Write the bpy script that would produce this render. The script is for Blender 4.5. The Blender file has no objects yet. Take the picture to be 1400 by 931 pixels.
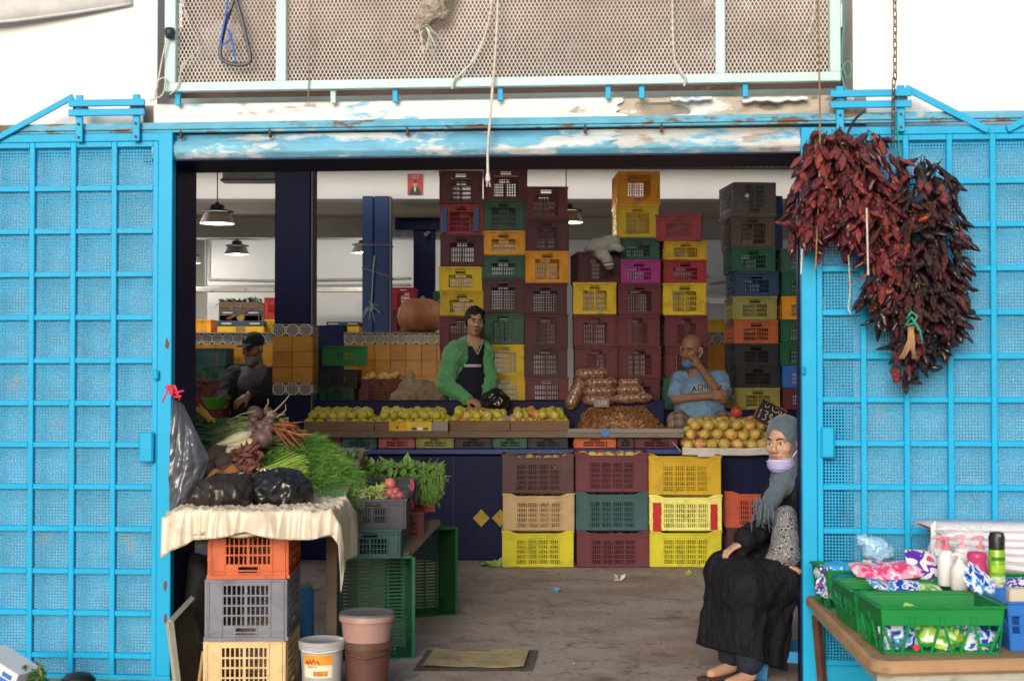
import bpy, bmesh, math, random
import numpy as np
from mathutils import Vector, Matrix, Euler
try:
    import openvdb
except ImportError:
    openvdb = None
random.seed(7); RNG = np.random.RandomState(11)
R = math.radians
SC = bpy.context.scene
COL = SC.collection

# ------------------------------------------------------------------ camera
F = 2000.0; CX, CY = 700.0, 465.5; CAMZ = 1.415; TILT = math.atan(42.5 / F)
cam = bpy.data.cameras.new('camera'); cam.sensor_width = 36.0; cam.lens = 36.0 * F / 1400.0
cam.clip_start = 0.1; cam.clip_end = 500
cam.dof.use_dof = True; cam.dof.focus_distance = 10.0; cam.dof.aperture_fstop = 4.5
camo = bpy.data.objects.new('camera', cam); COL.objects.link(camo)
camo.location = (0, 0, CAMZ); camo.rotation_euler = (math.pi / 2 + TILT, 0, 0)
SC.camera = camo
# ------------------------------------------------------------------ sky and sun
SUN_EL, SUN_AZ = R(18), R(-14)            # azimuth of the sun seen from the scene, measured from -Y towards -X
w = bpy.data.worlds.new('World'); SC.world = w; w.use_nodes = True
nt = w.node_tree; bg = nt.nodes['Background']
sky = nt.nodes.new('ShaderNodeTexSky'); sky.sky_type = 'NISHITA'; sky.sun_disc = False
sky.sun_elevation = SUN_EL; sky.sun_rotation = R(180) - SUN_AZ
sky.air_density = 1.0; sky.dust_density = 3.0; sky.ozone_density = 1.0
nt.links.new(sky.outputs[0], bg.inputs[0]); bg.inputs[1].default_value = 0.09
sd = bpy.data.lights.new('sun', 'SUN'); sd.energy = 1.5; sd.angle = R(32); sd.color = (1, .985, .955)
so = bpy.data.objects.new('sun', sd); COL.objects.link(so)
sdir = Vector((math.sin(SUN_AZ) * math.cos(SUN_EL), -math.cos(SUN_AZ) * math.cos(SUN_EL), math.sin(SUN_EL)))
so.rotation_euler = (-sdir).to_track_quat('-Z', 'Y').to_euler(); so.location = sdir * 20
SC.view_settings.view_transform = 'Standard'; SC.view_settings.look = 'None'
SC.view_settings.exposure = 0.6; SC.view_settings.gamma = 1.0
SC.render.engine = 'CYCLES'
cy = SC.cycles
cy.use_denoising = True; cy.max_bounces = 8; cy.diffuse_bounces = 5; cy.glossy_bounces = 3
cy.transmission_bounces = 6; cy.transparent_max_bounces = 8; cy.sample_clamp_indirect = 6.0
cy.caustics_reflective = False; cy.caustics_refractive = False

# ------------------------------------------------------------------ pixels to places
def ray(px, py):
    d = Vector(((px - CX) / F, 1.0, -(py - CY) / F))
    return Matrix.Rotation(TILT, 3, 'X') @ d
CAM = Vector((0, 0, CAMZ))
def P(px, py, Y):
    d = ray(px, py); return CAM + d * (Y / d.y)
def G(px, py, z):
    d = ray(px, py); return CAM + d * ((z - CAMZ) / d.z)
def PZ(py, Y): return P(700, py, Y).z
def PX(px, Y): return P(px, 508, Y).x
FYAW = R(-4.7); FY0 = 6.62
FM = Matrix.Translation((0, FY0, 0)) @ Matrix.Rotation(FYAW, 4, 'Z')
FI = FM.inverted()
def fp(px, py, v=0.0):
    o = FI @ CAM; d = FI.to_3x3() @ ray(px, py)
    q = o + d * ((v - o.y) / d.y); return q.x, q.z
def fu(px, v=0.0): return fp(px, 465, v)[0]
def fz(py, v=0.0, px=700): return fp(px, py, v)[1]

# ------------------------------------------------------------------ materials
def _n(nt, t, **kw):
    n = nt.nodes.new(t)
    for k, v in kw.items(): setattr(n, k, v)
    return n
def lin(r, g, b):
    f = lambda c: ((c / 255 + .055) / 1.055) ** 2.4 if c > 10.3 else c / 255 / 12.92
    return (f(r), f(g), f(b))
MATS = {}
def M(name, col, rough=.6, metal=0., var=.18, scale=6., bump=.15, bscale=40., dirt=None, dirt_amt=.35, dscale=3.,
      rnd=0., coat=0., spec=.5, trans=0., ior=1.45, alpha=1., sheen=0., emit=None, estr=0., detail=5, stretch=(1, 1, 1), sss=0., dist=.01):
    if name in MATS: return MATS[name]
    m = bpy.data.materials.new(name); m.use_nodes = True; nt = m.node_tree
    b = nt.nodes['Principled BSDF']
    b.inputs['Roughness'].default_value = rough; b.inputs['Metallic'].default_value = metal
    b.inputs['Coat Weight'].default_value = coat; b.inputs['IOR'].default_value = ior
    b.inputs['Specular IOR Level'].default_value = spec
    b.inputs['Transmission Weight'].default_value = trans; b.inputs['Alpha'].default_value = alpha
    b.inputs['Sheen Weight'].default_value = sheen
    if sss: b.inputs['Subsurface Weight'].default_value = sss; b.inputs['Subsurface Radius'].default_value = (.012, .005, .003)
    if emit: b.inputs['Emission Color'].default_value = (*emit, 1); b.inputs['Emission Strength'].default_value = estr
    tc = _n(nt, 'ShaderNodeTexCoord'); mp = _n(nt, 'ShaderNodeMapping'); mp.inputs['Scale'].default_value = stretch
    nt.links.new(tc.outputs['Object'], mp.inputs['Vector'])
    oi = _n(nt, 'ShaderNodeObjectInfo')
    add = _n(nt, 'ShaderNodeVectorMath', operation='ADD'); sc = _n(nt, 'ShaderNodeVectorMath', operation='SCALE')
    cb = _n(nt, 'ShaderNodeCombineXYZ'); nt.links.new(oi.outputs['Random'], cb.inputs[0]); nt.links.new(oi.outputs['Random'], cb.inputs[1])
    nt.links.new(cb.outputs[0], sc.inputs[0]); sc.inputs['Scale'].default_value = 37.
    nt.links.new(mp.outputs[0], add.inputs[0]); nt.links.new(sc.outputs[0], add.inputs[1])
    V = add.outputs[0]
    n1 = _n(nt, 'ShaderNodeTexNoise'); n1.inputs['Scale'].default_value = scale; n1.inputs['Detail'].default_value = detail; n1.inputs['Roughness'].default_value = .62
    nt.links.new(V, n1.inputs['Vector'])
    mr = _n(nt, 'ShaderNodeMapRange'); mr.inputs[1].default_value = .25; mr.inputs[2].default_value = .75
    mr.inputs[3].default_value = 1 - var; mr.inputs[4].default_value = 1 + var
    nt.links.new(n1.outputs[0], mr.inputs[0])
    hv = _n(nt, 'ShaderNodeHueSaturation'); hv.inputs['Color'].default_value = (*col, 1)
    val = mr.outputs[0]
    if rnd:
        m2 = _n(nt, 'ShaderNodeMapRange'); m2.inputs[3].default_value = 1 - rnd; m2.inputs[4].default_value = 1 + rnd
        nt.links.new(oi.outputs['Random'], m2.inputs[0])
        mu = _n(nt, 'ShaderNodeMath', operation='MULTIPLY'); nt.links.new(val, mu.inputs[0]); nt.links.new(m2.outputs[0], mu.inputs[1]); val = mu.outputs[0]
        m3 = _n(nt, 'ShaderNodeMapRange'); m3.inputs[3].default_value = .5 - rnd * .06; m3.inputs[4].default_value = .5 + rnd * .06
        nt.links.new(oi.outputs['Random'], m3.inputs[0]); nt.links.new(m3.outputs[0], hv.inputs['Hue'])
    nt.links.new(val, hv.inputs['Value'])
    out = hv.outputs[0]
    if dirt:
        n2 = _n(nt, 'ShaderNodeTexNoise'); n2.inputs['Scale'].default_value = dscale; n2.inputs['Detail'].default_value = 8; n2.inputs['Roughness'].default_value = .7
        nt.links.new(V, n2.inputs['Vector'])
        rp = _n(nt, 'ShaderNodeMapRange'); rp.inputs[1].default_value = .72 - dirt_amt * .5; rp.inputs[2].default_value = .80 - dirt_amt * .25; rp.clamp = True
        rp.inputs[4].default_value = .85
        nt.links.new(n2.outputs[0], rp.inputs[0])
        mx = _n(nt, 'ShaderNodeMix', data_type='RGBA'); nt.links.new(rp.outputs[0], mx.inputs[0])
        nt.links.new(out, mx.inputs[6]); mx.inputs[7].default_value = (*dirt, 1); out = mx.outputs[2]
        rr = _n(nt, 'ShaderNodeMapRange'); rr.inputs[3].default_value = rough; rr.inputs[4].default_value = min(1, rough + .3)
        nt.links.new(rp.outputs[0], rr.inputs[0]); nt.links.new(rr.outputs[0], b.inputs['Roughness'])
    nt.links.new(out, b.inputs['Base Color'])
    if bump:
        n3 = _n(nt, 'ShaderNodeTexNoise'); n3.inputs['Scale'].default_value = bscale; n3.inputs['Detail'].default_value = 6
        nt.links.new(V, n3.inputs['Vector'])
        bp = _n(nt, 'ShaderNodeBump'); bp.inputs['Strength'].default_value = bump; bp.inputs['Distance'].default_value = dist
        nt.links.new(n3.outputs[0], bp.inputs['Height']); nt.links.new(bp.outputs[0], b.inputs['Normal'])
    MATS[name] = m; return m

def layered(name, cols, thr, scale=2.5, rough=.65, bump=.4, stretch=(1, 1, 1), bscale=14, soft=.03, seed=0.):
    """peeling layers: cols[0] is the top coat, further layers show where the noise passes thr"""
    m = bpy.data.materials.new(name); m.use_nodes = True; nt = m.node_tree; b = nt.nodes['Principled BSDF']
    b.inputs['Roughness'].default_value = rough
    tc = _n(nt, 'ShaderNodeTexCoord'); mp = _n(nt, 'ShaderNodeMapping'); mp.inputs['Scale'].default_value = stretch
    mp.inputs['Location'].default_value = (seed, seed * .7, seed * 1.3)
    nt.links.new(tc.outputs['Object'], mp.inputs[0])
    out = None
    for i, c in enumerate(cols):
        nv = _n(nt, 'ShaderNodeTexNoise'); nv.inputs['Scale'].default_value = 9; nv.inputs['Detail'].default_value = 6
        nt.links.new(mp.outputs[0], nv.inputs['Vector'])
        hv = _n(nt, 'ShaderNodeHueSaturation'); hv.inputs['Color'].default_value = (*c, 1)
        mr = _n(nt, 'ShaderNodeMapRange'); mr.inputs[1].default_value = .3; mr.inputs[2].default_value = .7; mr.inputs[3].default_value = .82; mr.inputs[4].default_value = 1.15
        nt.links.new(nv.outputs[0], mr.inputs[0]); nt.links.new(mr.outputs[0], hv.inputs['Value'])
        if out is None: out = hv.outputs[0]; continue
        n2 = _n(nt, 'ShaderNodeTexNoise'); n2.inputs['Scale'].default_value = scale * (1 + .6 * i); n2.inputs['Detail'].default_value = 9; n2.inputs['Roughness'].default_value = .66
        ad = _n(nt, 'ShaderNodeVectorMath', operation='ADD'); ad.inputs[1].default_value = (i * 7.3, i * 3.1, i * 5.7)
        nt.links.new(mp.outputs[0], ad.inputs[0]); nt.links.new(ad.outputs[0], n2.inputs['Vector'])
        rp = _n(nt, 'ShaderNodeMapRange'); rp.inputs[1].default_value = thr[i - 1]; rp.inputs[2].default_value = thr[i - 1] + soft
        nt.links.new(n2.outputs[0], rp.inputs[0])
        mx = _n(nt, 'ShaderNodeMix', data_type='RGBA'); nt.links.new(rp.outputs[0], mx.inputs[0]); nt.links.new(out, mx.inputs[6]); nt.links.new(hv.outputs[0], mx.inputs[7]); out = mx.outputs[2]
    nt.links.new(out, b.inputs['Base Color'])
    n3 = _n(nt, 'ShaderNodeTexNoise'); n3.inputs['Scale'].default_value = bscale; n3.inputs['Detail'].default_value = 8
    nt.links.new(mp.outputs[0], n3.inputs['Vector'])
    bp = _n(nt, 'ShaderNodeBump'); bp.inputs['Strength'].default_value = bump; bp.inputs['Distance'].default_value = .01
    nt.links.new(n3.outputs[0], bp.inputs['Height']); nt.links.new(bp.outputs[0], b.inputs['Normal'])
    MATS[name] = m; return m

def mathchain(nt, op, a, b=None):
    n = _n(nt, 'ShaderNodeMath', operation=op)
    for i, x in enumerate((a, b)):
        if x is None: continue
        if isinstance(x, (int, float)): n.inputs[i].default_value = x
        else: nt.links.new(x, n.inputs[i])
    return n.outputs[0]

# ------------------------------------------------------------------ mesh building
class MB:
    def __init__(s): s.v = []; s.f = []; s.mi = []; s.cur = 0
    def add(s, vs, fs, mat=None):
        o = len(s.v)
        s.v += [tuple(mat @ Vector(v)) if mat is not None else tuple(v) for v in vs]
        s.f += [tuple(i + o for i in f) for f in fs]; s.mi += [s.cur] * len(fs)
        return s
    def box(s, c, d, mat=None, taper=None):
        x, y, z = c; a, b, h = d[0] / 2, d[1] / 2, d[2] / 2; t = taper or 1
        vs = [(x + i * a * (t if k > 0 else 1), y + j * b * (t if k > 0 else 1), z + k * h) for k in (-1, 1) for j in (-1, 1) for i in (-1, 1)]
        return s.add(vs, [(0, 2, 3, 1), (4, 5, 7, 6), (0, 1, 5, 4), (2, 6, 7, 3), (0, 4, 6, 2), (1, 3, 7, 5)], mat)
    def box2(s, lo, hi, mat=None):
        return s.box([(a + b) / 2 for a, b in zip(lo, hi)], [abs(b - a) for a, b in zip(lo, hi)], mat)
    def prism(s, poly, a0, a1, axis=1, mat=None):
        """poly in the two other axes, extruded along axis from a0 to a1"""
        n = len(poly); vs = []
        for a in (a0, a1):
            for p in poly:
                q = list(p); q.insert(axis, a); vs.append(q)
        fs = [tuple(range(n)), tuple(range(2 * n - 1, n - 1, -1))] + [(i, i + n, (i + 1) % n + n, (i + 1) % n) for i in range(n)]
        return s.add(vs, fs, mat)
    def tube(s, pts, r, seg=6, caps=True, mat=None, flat=1.0):
        pts = [Vector(p) for p in pts]; n = len(pts)
        rs = r if isinstance(r, (list, tuple)) else [r] * n
        vs = []; up = None
        for i, p in enumerate(pts):
            t = (pts[min(i + 1, n - 1)] - pts[max(i - 1, 0)])
            t = t.normalized() if t.length > 1e-9 else Vector((0, 0, 1))
            if up is None:
                up = Vector((0, 0, 1)) if abs(t.z) < .9 else Vector((1, 0, 0))
            x = up - t * up.dot(t)
            if x.length < 1e-6: x = t.orthogonal()
            x.normalize(); up = x; y = t.cross(x)
            for k in range(seg):
                a = 2 * math.pi * k / seg; vs.append(p + (x * math.cos(a) + y * math.sin(a) * flat) * rs[i])
        fs = [(i * seg + k, i * seg + (k + 1) % seg, (i + 1) * seg + (k + 1) % seg, (i + 1) * seg + k) for i in range(n - 1) for k in range(seg)]
        if caps: fs += [tuple(range(seg - 1, -1, -1)), tuple(range((n - 1) * seg, n * seg))]
        return s.add(vs, fs, mat)
    def lathe(s, prof, seg=16, mat=None, lobes=None):
        vs = []; n = len(prof)
        for r, z in prof:
            for k in range(seg):
                a = 2 * math.pi * k / seg; q = r * (lobes(a) if lobes else 1); vs.append((q * math.cos(a), q * math.sin(a), z))
        fs = [(i * seg + k, i * seg + (k + 1) % seg, (i + 1) * seg + (k + 1) % seg, (i + 1) * seg + k) for i in range(n - 1) for k in range(seg)]
        if prof[0][0] > 1e-6: fs.append(tuple(range(seg - 1, -1, -1)))
        if prof[-1][0] > 1e-6: fs.append(tuple(range((n - 1) * seg, n * seg)))
        return s.add(vs, fs, mat)
    def grid(s, fn, nu, nv, closed_u=False):
        vs = [fn(i / (nu if closed_u else nu - 1), j / (nv - 1)) for j in range(nv) for i in range(nu)]
        fs = []
        for j in range(nv - 1):
            for i in range(nu if closed_u else nu - 1):
                i2 = (i + 1) % nu; fs.append((j * nu + i, j * nu + i2, (j + 1) * nu + i2, (j + 1) * nu + i))
        return s.add(vs, fs)
    def mesh(s, name, mats=None, smooth=False, bevel=0.):
        me = bpy.data.meshes.new(name); me.from_pydata(s.v, [], s.f)
        if mats is not None:
            for m in (mats if isinstance(mats, (list, tuple)) else [mats]): me.materials.append(m)
            if isinstance(mats, (list, tuple)) and len(mats) > 1: me.polygons.foreach_set('material_index', s.mi)
        if bevel:
            bm = bmesh.new(); bm.from_mesh(me)
            bmesh.ops.bevel(bm, geom=[e for e in bm.edges if e.is_manifold and e.calc_face_angle(0) > .5], offset=bevel, segments=1, affect='EDGES', clamp_overlap=True)
            bm.to_mesh(me); bm.free()
        if smooth: me.shade_smooth() if smooth is True else me.shade_smooth()
        if smooth and smooth is not True: me.set_sharp_from_angle(angle=R(smooth))
        me.update(); return me
    def build(s, name, mats, parent=None, smooth=False, bevel=0., loc=None, rot=None, world=False):
        return obj(name, s.mesh(name, mats, smooth, bevel), parent, loc, rot, world=world)

def wmat(o):
    if o.parent is None: return o.matrix_basis.copy()
    return wmat(o.parent) @ o.matrix_parent_inverse @ o.matrix_basis
def obj(name, me, parent=None, loc=None, rot=None, scl=None, mat=None, world=False):
    o = bpy.data.objects.new(name, me); COL.objects.link(o)
    if loc is not None: o.location = loc
    if rot is not None: o.rotation_euler = rot
    if scl is not None: o.scale = (scl,) * 3 if isinstance(scl, (int, float)) else scl
    if mat is not None:
        if not me.materials: me.materials.append(None)
        o.material_slots[0].link = 'OBJECT'; o.material_slots[0].material = mat
    if parent is not None:
        o.parent = parent
        if world: o.matrix_parent_inverse = wmat(parent).inverted()
    return o
def tag(o, label, cat, group=None):
    o['label'] = label; o['category'] = cat
    if group: o['group'] = group
    return o
def thing(name, label, cat, loc=(0, 0, 0), rot=(0, 0, 0), group=None):
    o = bpy.data.objects.new(name, None); COL.objects.link(o); o.location = loc; o.rotation_euler = rot
    o.empty_display_size = .1
    return tag(o, label, cat, group)
def fthing(name, label, cat, u, v, z, group=None):
    return thing(name, label, cat, FM @ Vector((u, v, z)), (0, 0, FYAW), group)
def fobj(name, mb, mats, par, uvz, **kw):
    """a part built in facade coordinates under a thing placed at facade point uvz"""
    return mb.build(name, mats, par, loc=-Vector(uvz), **kw)
def struct(o): o['kind'] = 'structure'; return o
def solidify(o, t):
    m = o.modifiers.new('thickness', 'SOLIDIFY'); m.thickness = t; m.offset = 0; return o
def wig(x, y, z, s=1., seed=0):
    """cheap smooth pseudo noise, about -1..1"""
    a = x * s + seed * 1.7; b = y * s + seed * 2.3; c = z * s - seed * .9
    return (np.sin(1.3 * a + 1.1 * np.sin(1.7 * b + c)) + np.sin(1.9 * b + 1.3 * np.sin(1.1 * c - .6 * a)) + np.sin(1.6 * c + 1.2 * np.sin(1.5 * a + .8 * b))) / 3
def fbm(x, y, z, s=1., seed=0, o=3):
    t = 0; a = 1.
    for i in range(o): t = t + a * wig(x, y, z, s * 2.05 ** i, seed + 3 * i); a *= .5
    return t / 1.75

# ------------------------------------------------------------------ soft bodies by distance field
class SDF:
    def __init__(s, lo, hi, res):
        s.lo = np.array(lo, float); s.res = res
        s.n = np.maximum(4, np.ceil((np.array(hi) - s.lo) / res).astype(int) + 1)
        s.F = np.full(tuple(s.n), .3, np.float32)
    def _win(s, lo, hi, pad):
        a = np.clip(np.floor((np.array(lo) - pad - s.lo) / s.res).astype(int), 0, s.n)
        b = np.clip(np.ceil((np.array(hi) + pad - s.lo) / s.res).astype(int) + 1, 0, s.n)
        if np.any(b <= a): return None, None
        g = [s.lo[i] + s.res * np.arange(a[i], b[i]) for i in range(3)]
        X, Y, Z = np.meshgrid(*g, indexing='ij')
        return (slice(a[0], b[0]), slice(a[1], b[1]), slice(a[2], b[2])), np.stack([X, Y, Z], -1)
    def _mix(s, w, d, k, sub):
        f = s.F[w]
        if sub: d = -d; h = np.maximum(k - np.abs(f - d), 0) / max(k, 1e-6); s.F[w] = np.maximum(f, d) + h * h * k * .25
        else: h = np.maximum(k - np.abs(f - d), 0) / max(k, 1e-6); s.F[w] = np.minimum(f, d) - h * h * k * .25
    def cap(s, a, b, r0, r1=None, k=.02, sub=False):
        r1 = r0 if r1 is None else r1; a = np.array(a, float); b = np.array(b, float); m = max(r0, r1)
        w, p = s._win(np.minimum(a, b) - m, np.maximum(a, b) + m, k + 2.5 * s.res)
        if w is None: return s
        ab = b - a; t = np.clip(((p - a) @ ab) / max(ab @ ab, 1e-9), 0, 1)
        s._mix(w, np.linalg.norm(p - a - t[..., None] * ab, axis=-1) - (r0 + (r1 - r0) * t), k, sub); return s
    def ell(s, c, r, rot=None, k=.02, sub=False):
        c = np.array(c, float); r = np.array(r, float); m = r.max()
        w, p = s._win(c - m, c + m, k + 2.5 * s.res)
        if w is None: return s
        q = p - c
        if rot is not None: q = q @ np.array(rot)
        k0 = np.linalg.norm(q / r, axis=-1); k1 = np.linalg.norm(q / (r * r), axis=-1)
        s._mix(w, k0 * (k0 - 1) / np.maximum(k1, 1e-6), k, sub); return s
    def box(s, c, h, rad=.01, rot=None, k=.01, sub=False):
        c = np.array(c, float); h = np.array(h, float); m = np.linalg.norm(h) if rot is not None else h
        w, p = s._win(c - m, c + m, k + 2.5 * s.res)
        if w is None: return s
        q = p - c
        if rot is not None: q = q @ np.array(rot)
        q = np.abs(q) - (h - rad)
        s._mix(w, np.linalg.norm(np.maximum(q, 0), axis=-1) + np.minimum(q.max(-1), 0) - rad, k, sub); return s
    def cut(s, p0, n):
        """keep only what lies on the side of the plane that n points to"""
        n = np.array(n, float) / np.linalg.norm(n); s.warp(lambda X, Y, Z: 0 * X)
        g = [s.lo[i] + s.res * np.arange(s.n[i]) for i in range(3)]; X, Y, Z = np.meshgrid(*g, indexing='ij')
        s.F = np.maximum(s.F, -((X - p0[0]) * n[0] + (Y - p0[1]) * n[1] + (Z - p0[2]) * n[2])).astype(np.float32); return s
    def warp(s, fn):
        """add fn(x, y, z) to the whole field"""
        g = [s.lo[i] + s.res * np.arange(s.n[i]) for i in range(3)]
        X, Y, Z = np.meshgrid(*g, indexing='ij'); s.F = (s.F + fn(X, Y, Z)).astype(np.float32); return s
    def mesh(s, name, mats, smooth_iter=0):
        g = openvdb.FloatGrid(.3); g.copyFromArray(np.ascontiguousarray(s.F, dtype=np.float32))
        pts, quads = g.convertToQuads(0.0)
        pts = np.asarray(pts, float) * s.res + s.lo; quads = np.asarray(quads)
        me = bpy.data.meshes.new(name)
        me.from_pydata(pts.tolist(), [], quads[:, ::-1].tolist())
        bm = bmesh.new(); bm.from_mesh(me)
        for _ in range(smooth_iter): bmesh.ops.smooth_vert(bm, verts=bm.verts, factor=.5, use_axis_x=True, use_axis_y=True, use_axis_z=True)
        bmesh.ops.recalc_face_normals(bm, faces=bm.faces); bm.to_mesh(me); bm.free()
        for m in (mats if isinstance(mats, (list, tuple)) else [mats]): me.materials.append(m)
        me.shade_smooth(); return me
    def build(s, name, mats, parent=None, world=True, smooth_iter=0):
        return obj(name, s.mesh(name, mats, smooth_iter), parent, world=world and parent is not None)

# text as flat letters with a little thickness
def text_mesh(txt, size, mat, ext=.0008, bold=0., shear=0., align='CENTER'):
    c = bpy.data.curves.new('txt', 'FONT'); c.body = txt; c.size = size; c.extrude = ext; c.offset = bold; c.shear = shear
    c.align_x = align; c.align_y = 'CENTER'; c.resolution_u = 3
    o = bpy.data.objects.new('txt', c); COL.objects.link(o)
    dg = bpy.context.evaluated_depsgraph_get(); me = bpy.data.meshes.new_from_object(o.evaluated_get(dg))
    bpy.data.objects.remove(o); bpy.data.curves.remove(c)
    me.materials.clear(); me.materials.append(mat); return me
# ================================================================== palette
BLUE = (.008, .36, .65)
m_door = M('door_blue_paint', BLUE, rough=.42, var=.10, scale=3, bump=.12, bscale=25, dirt=(.23, .34, .36), dirt_amt=.12, dscale=5)
m_doorbar = M('door_bar_paint', (.008, .365, .655), rough=.42, spec=.25, var=.08, scale=5, bump=.1, bscale=60, dirt=(.13, .10, .08), dirt_amt=.085, dscale=11)
m_perf = M('perforated_sheet_paint', (.02, .31, .57), rough=.55, spec=.2, var=.22, scale=7, bump=.1, dirt=(.26, .30, .30), dirt_amt=.24, dscale=6)
m_wall = M('white_limewash', (.82, .82, .81), rough=.85, var=.035, scale=1.2, bump=.25, bscale=18, dirt=(.62, .58, .52), dirt_amt=.03, dscale=2.5)
m_inwall = M('interior_white_paint', (.72, .715, .70), rough=.8, var=.06, scale=1.5, bump=.15, bscale=12, dirt=(.45, .43, .40), dirt_amt=.06, dscale=2)
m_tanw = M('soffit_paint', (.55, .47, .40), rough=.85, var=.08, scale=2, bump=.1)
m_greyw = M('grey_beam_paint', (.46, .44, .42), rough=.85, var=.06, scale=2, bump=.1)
m_navy = M('navy_paint', (.003, .006, .048), rough=.5, spec=.22, var=.25, scale=4, bump=.2, bscale=25, dirt=(.02, .024, .06), dirt_amt=.15, dscale=6)
m_navy2 = M('faded_navy_paint', (.018, .055, .16), rough=.55, var=.2, scale=4, bump=.15, dirt=(.12, .15, .2), dirt_amt=.1, dscale=7)
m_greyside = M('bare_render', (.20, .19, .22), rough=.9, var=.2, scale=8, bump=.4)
m_steel = M('galvanised_steel', (.42, .42, .40), rough=.5, metal=.6, var=.2, scale=12, bump=.1, dirt=(.25, .2, .15), dirt_amt=.2)
m_dark = M('black_plastic', (.012, .012, .014), rough=.4, var=.2, bump=.05)
m_rope = M('white_cord', (.62, .58, .52), rough=.9, var=.2, scale=60, bump=.5, bscale=150)
m_rope2 = M('brown_twine', (.28, .19, .10), rough=.95, var=.3, scale=60, bump=.5, bscale=150)
m_rust = M('rusty_steel', (.10, .045, .03), rough=.8, var=.4, scale=20, bump=.4)
m_aqua = M('pale_aqua_paint', (.50, .68, .69), rough=.55, var=.12, scale=3, bump=.2, dirt=(.20, .10, .07), dirt_amt=.10, dscale=5)
m_lintel = layered('peeling_blue_plaster', [(.15, .43, .62), (.62, .68, .71), (.40, .36, .32)], [.50, .62], scale=2.0, bump=.6, stretch=(.7, 1, 2.2), soft=.05)
m_band = layered('peeling_white_plaster', [(.80, .80, .79), (.24, .50, .68), (.42, .37, .31)], [.54, .58], scale=1.6, bump=.6, stretch=(.6, 1, 2.0), soft=.04, seed=3.)
m_rail = layered('rusty_blue_rail', [(.09, .38, .56), (.15, .09, .06), (.35, .45, .45)], [.53, .60], scale=3.2, stretch=(1, 1, 3), soft=.05, seed=9.)

def floor_mat():
    m = bpy.data.materials.new('worn_concrete'); m.use_nodes = True; nt = m.node_tree; b = nt.nodes['Principled BSDF']
    tc = _n(nt, 'ShaderNodeTexCoord'); b.inputs['Roughness'].default_value = .78
    def noise(sc, det=8, st=(1, 1, 1), off=0):
        mp = _n(nt, 'ShaderNodeMapping'); mp.inputs['Scale'].default_value = st; mp.inputs['Location'].default_value = (off, off, 0)
        nt.links.new(tc.outputs['Object'], mp.inputs[0])
        n = _n(nt, 'ShaderNodeTexNoise'); n.inputs['Scale'].default_value = sc; n.inputs['Detail'].default_value = det; n.inputs['Roughness'].default_value = .65
        nt.links.new(mp.outputs[0], n.inputs['Vector']); return n.outputs[0]
    rp = _n(nt, 'ShaderNodeValToRGB'); e = rp.color_ramp.elements
    e[0].position = .3; e[0].color = (.25, .19, .15, 1); e[1].position = .72; e[1].color = (.48, .415, .365, 1)
    x = e.new(.5); x.color = (.39, .33, .285, 1)
    nt.links.new(noise(1.3), rp.inputs[0])
    def layer(out, fac_src, lo, hi, col, amt=1.):
        mr = _n(nt, 'ShaderNodeMapRange'); mr.inputs[1].default_value = lo; mr.inputs[2].default_value = hi; mr.inputs[4].default_value = amt
        nt.links.new(fac_src, mr.inputs[0]); mx = _n(nt, 'ShaderNodeMix', data_type='RGBA'); nt.links.new(mr.outputs[0], mx.inputs[0])
        nt.links.new(out, mx.inputs[6]); mx.inputs[7].default_value = (*col, 1); return mx.outputs[2]
    out = layer(rp.outputs[0], noise(3.1, 9, (1, 1, 1), 5), .54, .68, (.13, .09, .065), .85)
    out = layer(out, noise(.8, 6, (1, 1, 1), 11), .52, .64, (.28, .14, .105), .5)
    out = layer(out, noise(22, 4, (1, .5, 1), 2), .63, .70, (.06, .05, .04), .7)
    out = layer(out, noise(35, 3, (1, 1, 1), 8), .66, .72, (.42, .38, .33), .5)
    vo = _n(nt, 'ShaderNodeTexVoronoi'); vo.feature = 'DISTANCE_TO_EDGE'; vo.inputs['Scale'].default_value = .55; wv = _n(nt, 'ShaderNodeVectorMath', operation='ADD'); wn = _n(nt, 'ShaderNodeTexNoise'); wn.inputs['Scale'].default_value = 3.; wn.inputs['Detail'].default_value = 6
    nt.links.new(tc.outputs['Object'], wn.inputs['Vector']); nt.links.new(tc.outputs['Object'], wv.inputs[0]); nt.links.new(wn.outputs['Color'], wv.inputs[1]); nt.links.new(wv.outputs[0], vo.inputs['Vector'])
    out = layer(out, mathchain(nt, 'SUBTRACT', 1., vo.outputs['Distance']), .991, .998, (.07, .055, .045), .5)
    out = layer(out, noise(60, 2, (1, 1, 1), 3), .60, .66, (.10, .075, .055), .7)
    nt.links.new(out, b.inputs['Base Color'])
    bp = _n(nt, 'ShaderNodeBump'); bp.inputs['Strength'].default_value = .8; bp.inputs['Distance'].default_value = .012
    nt.links.new(noise(16, 10), bp.inputs['Height']); nt.links.new(bp.outputs[0], b.inputs['Normal']); return m
m_floor = floor_mat()
m_street = M('street_paving', (.30, .285, .265), rough=.9, var=.3, scale=3, bump=.6, bscale=80)

# ================================================================== ground
mb = MB(); mb.box2((-60, -60, -.35), (60, 6.25, -.15)); struct(mb.build('street', m_street))
mb = MB(); mb.grid(lambda a, b: (-9 + 17 * a, 6.2 + 30 * b * b + 1e-9, .006 * fbm(-9 + 17 * a, 6.2 + 30 * b * b, 0, 2.2, 4)), 160, 120)
mb.v = [tuple(v) for v in mb.v]
fl = struct(mb.build('market_floor', m_floor, smooth=True))
mb = MB(); mb.box2((-9, 6.08, -.15), (8, 6.21, .0)); struct(mb.build('kerb', M('kerb_stone', (.33, .31, .29), rough=.85, bump=.4)))
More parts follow.
